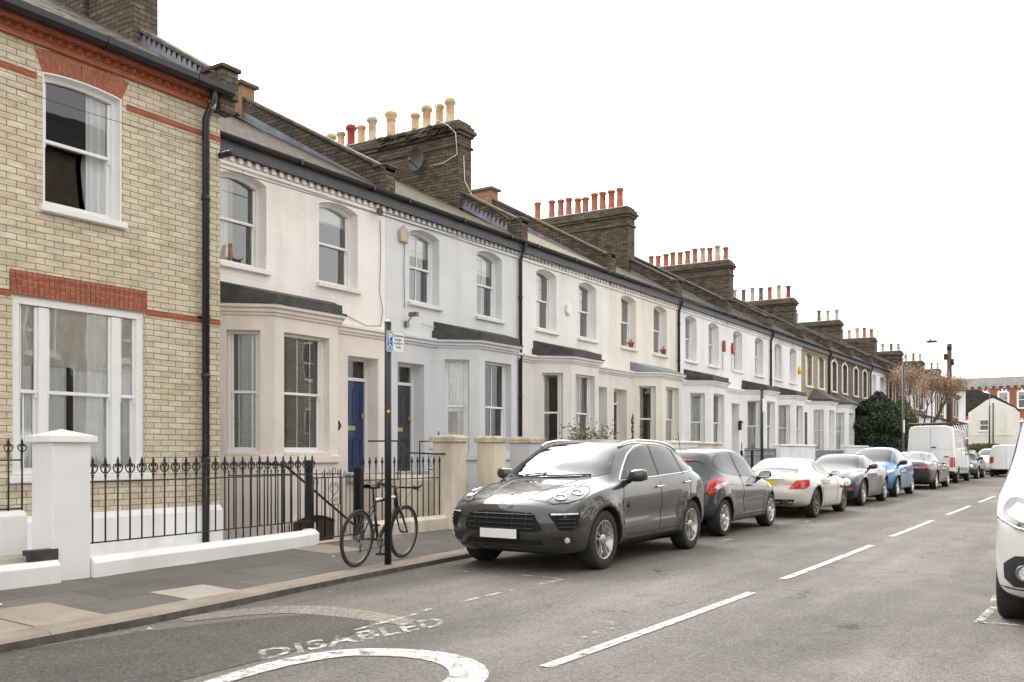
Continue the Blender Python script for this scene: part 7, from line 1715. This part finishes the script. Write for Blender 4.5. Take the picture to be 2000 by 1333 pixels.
# ------------------------------------------------------------------ trees and far buildings
random.seed(21)
def leafcloud(mb, n, sampler, s0, s1, flat=.5):
    for i in range(n):
        x, y, z = sampler(); s = random.uniform(s0, s1); a = Vector((random.gauss(0,1), random.gauss(0,1), random.gauss(0,flat))).normalized(); b = a.orthogonal().normalized()
        b = (b*math.cos(i)+a.cross(b)*math.sin(i)); p = Vector((x,y,z)); mb.face([p-a*s, p+b*s*.45, p+a*s, p-b*s*.45])
def bush(name, label, cx, cy, z0, prof, n, m, s0=.06, s1=.14, cat='tree', seed=1, olive=None):
    """prof: [(height, rx, ry)], dense shell with dark gaps and lobes"""
    random.seed(seed); root = thing(name, label, cat, (cx, cy, z0)); hz = [p[0] for p in prof]
    rx, ry = pchip(hz, [p[1] for p in prof]), pchip(hz, [p[2] for p in prof]); H = hz[-1]
    lobes = [(random.uniform(0,6.28), random.uniform(.1,.95)*H, random.uniform(.25,.6), random.uniform(-.22,.26)) for _ in range(46)]
    def samp():
        while True:
            h = random.uniform(0, H); a = random.uniform(0, 6.28); k = 1+sum(am*math.exp(-((h-lh)/(.5*w))**2-(min(abs(a-la), 6.28-abs(a-la))/w)**2) for la, lh, w, am in lobes)
            r = k*(1-abs(random.gauss(0,.13)))
            if random.random() < .25+.75*min(1, rx(h)/rx(H*.3)): return (cx+rx(h)*r*math.cos(a), cy+ry(h)*r*math.sin(a), z0+h)
    b = MB(); leafcloud(b, n, samp, s0, s1, .8); b.build('crown', m, root, recalc=False, merge=False)
    b = MB()
    for i in range(10): b_ = [prof[0]]
    c = MB(); k = 14; rings = []
    for j in range(8):
        h = H*j/7.5; rings.append([(cx+rx(h)*.72*math.cos(2*math.pi*q/k)*(1+.1*math.sin(3*q+j)), cy+ry(h)*.72*math.sin(2*math.pi*q/k), z0+h) for q in range(k)])
    for A, B_ in zip(rings, rings[1:]):
        for q in range(k): c.face([A[q], A[(q+1)%k], B_[(q+1)%k], B_[q]], True)
    c.build('inner_foliage', m, root, recalc=False)
    t = MB(); t.tube([(cx,cy,z0-.1),(cx+.05,cy,z0+H*.4),(cx,cy,z0+H*.8)], [.14,.1,.04], 8); t.build('trunk', 'bark', root)
    return root
bush('evergreen_tree', 'dark green broad evergreen in a front garden beside the street lamp', -10.1, 50.6, .1, [(0,1.2,2.0),(.8,1.5,2.45),(2.2,1.5,2.6),(3.0,1.35,2.3),(3.6,.95,1.7),(3.95,.5,.9),(4.35,.12,.25)], 26000, 'leaf_dark', .05, .12, seed=3)
bush('olive_shrub', 'olive green shrub at the right side of the dark evergreen', -9.7, 54.6, .1, [(0,.8,1.2),(1.5,1.0,1.5),(3.0,.8,1.2),(3.9,.3,.5),(4.2,.1,.1)], 9000, 'leaf_olive', .05, .11, 'shrub', 5)
def twigtree(name, label, x, y, z0, H, spread, seed, leaves, lm, m2=None, r0=.16, cat='tree', depth=6, low=.5):
    random.seed(seed); root = thing(name, label, cat, (x, y, z0)); t = MB(); ends = []; limbs = MB()
    def grow(p, d, L, r, k, mb):
        q = p+d*L; mid = p.lerp(q, .5)+Vector((random.gauss(0,1), random.gauss(0,1), random.gauss(0,1)))*L*.05
        mb.tube([p, mid, q], [r, r*.85, r*.68], 7 if r > .05 else 4, cap=False)
        if k == 0 or r < .006: ends.append((q, d)); return
        if k < 4: ends.append((q, d))
        for i in range(random.choice((2,3,3)) if k > 1 else 3):
            a = Vector((random.gauss(0,1), random.gauss(0,1), random.gauss(0,.6))).normalized(); nd = (d*1.0+a*spread*(.75+.25*random.random())+Vector((0,0,.22))).normalized()
            grow(q, nd, L*random.uniform(.62,.82), r*.56, k-1, limbs)
    b0 = Vector((x,y,z0)); top = b0+Vector((.1,0,H*low)); t.tube([b0, b0.lerp(top,.5)+Vector((.05,0,0)), top], [r0*1.25, r0, r0*.85], 10); t.build('trunk', 'bark', root)
    for i in range(6):
        a = i*1.05+random.random(); grow(top-Vector((0,0,random.uniform(0,H*.12))), Vector((math.cos(a)*spread, math.sin(a)*spread, .9)).normalized(), H*.2, r0*.55, depth-1, limbs)
    limbs.build('limbs', 'bark', root, recalc=False, merge=False)
    def mk(n, m, nm):
        b = MB()
        for i in range(n):
            q, d = random.choice(ends); p = q-d*random.random()*.5+Vector((random.gauss(0,.16), random.gauss(0,.16), random.gauss(0,.14))); s = random.uniform(.02,.05)
            a = Vector((random.gauss(0,1),random.gauss(0,1),random.gauss(0,1))).normalized(); c = a.orthogonal().normalized(); b.face([p-a*s, p+c*s*.6, p+a*s, p-c*s*.6])
        b.build(nm, m, root, recalc=False, merge=False)
    if leaves: mk(leaves, lm, 'crown')
    if m2: mk(leaves//2, m2, 'crown')
    return root
twigtree('street_tree', 'bare branched street tree with thin tan and rust leaves behind the white panel van', -9.7, 60.0, .1, 7.3, .46, 8, 9000, 'leaf_autumn', 'leaf_rust', .13, low=.33)
twigtree('garden_shrub', 'thin leggy shrub at the bay of the off-white house, above the grey SUV roof', -10.1, 18.75, .15, 2.3, .45, 31, 1500, 'leaf_shrub', None, .02, 'shrub', 4, .4)
twigtree('garden_shrub', 'yellow green shrub below the bay of the cream house', -10.1, 24.1, .6, 1.7, .5, 33, 1600, 'leaf_olive', None, .015, 'shrub', 4, .2)
# cream house with a lean-to gable across the far junction
def T2(x, y, a):
    ca, sa = math.cos(a), math.sin(a); return lambda u, v, d: (x+u*ca+d*sa, y+u*sa-d*ca, v)
def flatwin(root, T, u0, u1, v0, v1, bars=True, m='joinery', glassm='window_glass', arch=0):
    f = MB(T)
    for a in ((u0,u0+.07,v0,v1),(u1-.07,u1,v0,v1),(u0+.07,u1-.07,v0,v0+.08),(u0+.07,u1-.07,v1-.08,v1),(u0+.07,u1-.07,(v0+v1)/2-.04,(v0+v1)/2+.04)): f.box(a[0],a[1],a[2],a[3],-.1,.03)
    w = f.build('window', m, root); g = MB(T); g.box(u0+.06,u1-.06,v0+.07,v1-.07,-.06,-.05); g.build('pane', 'window_glass', w)
    s = MB(T); s.box(u0-.1,u1+.1,v0-.1,v0-.002,.0,.1); s.build('sill', m, w); g = MB(T); g.box(u0,u1,v0,v1,-.2,-.16); g.build('blind', 'blind_grey', w)
cr = thing('corner_house', 'cream rendered house with a sloping parapet and one small window', 'house', (-9.3, 98, 0))
T = T2(-11.45, 97.6, R(2)); w = MB(T)
hole = [(.95,1.75,3.3,4.35,4.35)]
panel(w, 0, 3.95, 0, 4.9, hole, .12)
w.face([(0,4.9,0),(3.95,4.9,0),(3.95,5.35,0),(2.1,6.35,0),(1.6,6.2,0),(0,5.0,0)]); w.face([(3.95,0,0),(3.95,0,-9),(3.95,5.35,-9),(3.95,5.35,0)]); w.face([(0,0,0),(0,0,-9),(0,5.0,-9),(0,5.0,0)]); w.face([(0,0,-9),(3.95,0,-9),(3.95,5.3,-9),(0,5,-9)])
w.build('wall', 'far_cream', cr, recalc=False)
r = MB(T); r.prism([(-2.6,5.0),(-1.6,7.4),(.8,7.15),(2.3,6.55),(4.05,5.42),(3.95,5.3),(2.1,6.3),(1.6,6.15),(0,4.95)], -.3, -8.6, lambda u, v, d: (u, v, d)); r.build('roof', 'slate_grey', cr)
flatwin(cr, T, .95, 1.75, 3.3, 4.35)
m = MB(T); m.box(0,3.95,2.85,2.92,.0,.05); m.build('string_course', 'far_cream', cr); m = MB(T); m.tube([(2.1,.2,.08),(2.1,5.9,.08)], .05, 6); m.build('downpipe', 'gutter_black', cr)
sh = thing('corner_house', 'white fronted end building with tall windows between the telegraph pole and the cream house', 'house', (-13, 90, 0))
T = T2(-14.2, 87.0, R(58)); w = MB(T); hh = [(.6,1.5,3.9,6.2,6.2),(2.4,3.3,3.9,6.2,6.2),(4.2,5.1,3.9,6.2,6.2)]; panel(w, 0, 6, 0, 6.9, hh, .15); w.box(0,6,0,6.9,-8,-7.9); w.face([(0,0,0),(0,0,-8),(0,6.9,-8),(0,6.9,0)]); w.face([(6,0,0),(6,0,-8),(6,6.9,-8),(6,6.9,0)]); w.build('wall', 'render_white', sh, recalc=False)
for h in hh: flatwin(sh, T, h[0], h[1], h[2], h[4])
r = MB(T); r.prism([(.35,6.8),(-4,9.0),(-8.3,6.8)], -.2, 6.2, lambda u, v, d: (d, v, u)); r.build('roof', 'slate_grey', sh); r = MB(T); r.box(.2,.9,7.2,9.2,-4.3,-3.5); r.build('chimney', 'brown_stock', sh)
# long red brick block on the skyline
rb = thing('brick_block', 'long red brick block with white arched window heads and a grey parapet on the skyline', 'building', (-6, 125, 0))
T = T2(-22, 122, R(-4)); w = MB(T); cols = [1.0+i*2.0 for i in range(20)]; hh = []
for u in cols:
    for v0, v1 in ((6.3,8.2),(2.9,4.8)): hh.append((u, u+.95, v0, v1, v1+.12))
panel(w, 0, 42, 0, 8.9, hh, .15); w.face([(42,0,0),(42,0,-12),(42,8.9,-12),(42,8.9,0)]); w.face([(0,0,0),(0,0,-12),(0,8.9,-12),(0,8.9,0)]); w.build('wall', 'far_red_brick', rb, recalc=False)
for h in hh:
    flatwin(rb, T, h[0], h[1], h[2], h[3]); A = arc_pts(h[0]-.15, h[1]+.15, h[3]+.05, h[4]+.25, 6); Ai = arc_pts(h[0], h[1], h[3], h[4], 6); m = MB(T)
    for i in range(0, 6, 2): m.prism([Ai[i], Ai[i+1], A[i+1], A[i]], .002, .05, lambda u, v, d: (u, v, d))
    for a in (h[0]-.15, h[1]): m.box(a, a+.15, h[2], h[3], .002, .04)
    m.build('window_surround', 'joinery', rb)
m = MB(T); m.box(0,42,8.9,9.15,-.2,.2); m.box(0,42,9.15,9.95,-.5,-.3); u = .2
while u < 41.6: m.box(u, u+.35, 8.62, 8.9, .002, .18); u += .75
m.build('parapet', 'rendered_grey', rb); m = MB(T)
for i, u in enumerate((20.2, 22.8, 24.9, 28.4)): m.box(u, u+.9, 9.9, 10.15+.1*(i % 2), -2.5, -1.5); m.tube([(u+.4,9.9,-1.4),(u+.4,10.5,-1.4)], .05, 5)
m.build('roof_plant', 'lamp_post_paint', rb)
lp3 = thing('street_lamp', 'distant slender street lamp in front of the cream corner house', 'street lamp', (-9.9, 90, .1), 'street lamps')
b = MB(); b.tube([(-9.1,92,.1),(-9.1,92,5.4)], .07, 8); b.build('pole', 'lamp_post_paint', lp3); b = MB(); b.tube(smooth([(-9.1,92,5.4),(-9.1,92,6.6),(-9.5,92,7.3),(-10.1,92,7.5)], 5), .035, 6); b.build('arm', 'aerial_metal', lp3)
bush('garden_hedge', 'clipped green hedge in front of the cream corner house', -9.9, 95.5, .0, [(0,1.6,.6),(1.6,1.7,.6),(2.0,1.3,.4),(2.1,.3,.1)], 3500, 'leaf_olive', .06, .14, 'hedge', 9)
# terrace on the camera's own side of the road (it shows in the window and car reflections)
OX = 5.3
def opposite(Y0, Y1, label, wm, i):
    up = 4.2 if i in (4, 5) else 0
    root = thing('terraced_house', label, 'house', (OX, (Y0+Y1)/2, 0), 'terraced houses opposite'); T = lambda u, v, d: (OX-d, u, v)
    w = MB(T); H = [(Y0+.8,Y0+1.8,4.3,5.8,5.95),(Y1-1.8,Y1-.8,4.3,5.8,5.95),*([(Y0+.8,Y0+1.8,7.2,8.9,9.0),(Y1-1.8,Y1-.8,7.2,8.9,9.0)] if up else []),(Y0+.7,Y0+2.3,1.1,3.2,3.2),(Y1-1.4,Y1-.5,.2,3.0,3.0)]; panel(w, Y0, Y1, 0, 6.4+up, H, .15)
    w.box(Y0, Y1, 0, 6.4+up, -8, -7.9); w.build('wall', wm, root, recalc=False)
    r = MB(T); r.prism([(.2,6.35+up),(-4,8.9+up),(-8.2,6.35+up)], Y0, Y1, lambda u, v, d: (d, v, u)); r.build('roof', 'slate_grey', root)
    for h in H[:-1]: flatwin(root, T, h[0], h[1], h[2], h[3])
    d = MB(T); d.box(Y1-1.4, Y1-.5, .2, 3.0, -.15, -.1); d.build('door', 'door_dark', root)
    if up: w = MB(T); [w.box(y, Y1 if y > Y0+4 else y+.1, 6.4, 6.5+up, -8, 0) for y in (Y0, Y1-.1)]; w.build('gable', wm, root)
    if i % 2 and not up: c = MB(T); c.box(Y0-.3, Y0+.3, 6.5, 9.4, -4.6, -1.6); ch = c.build('chimney', 'dark_stock', root); [pot(ch, OX+1.9+.5*k, Y0, 9.4, 'pot_terracotta', .6) for k in range(5)]
OL = ['brown brick house opposite, reflected in the brick house windows', 'white painted house opposite, second from the camera', 'brown brick house opposite, third from the camera', 'buff brick house opposite, fourth from the camera', 'tall three-storey brown brick house opposite, nearer of the tall pair', 'tall three-storey white house opposite, farther of the tall pair', 'brown brick house opposite, seventh from the camera', 'buff brick house opposite, eighth from the camera']
for i in range(8): opposite(-6+i*4.6, -6+(i+1)*4.6-.002, OL[i], ['brown_stock','paint_white','brown_stock','buff_stock'][i % 4], i)
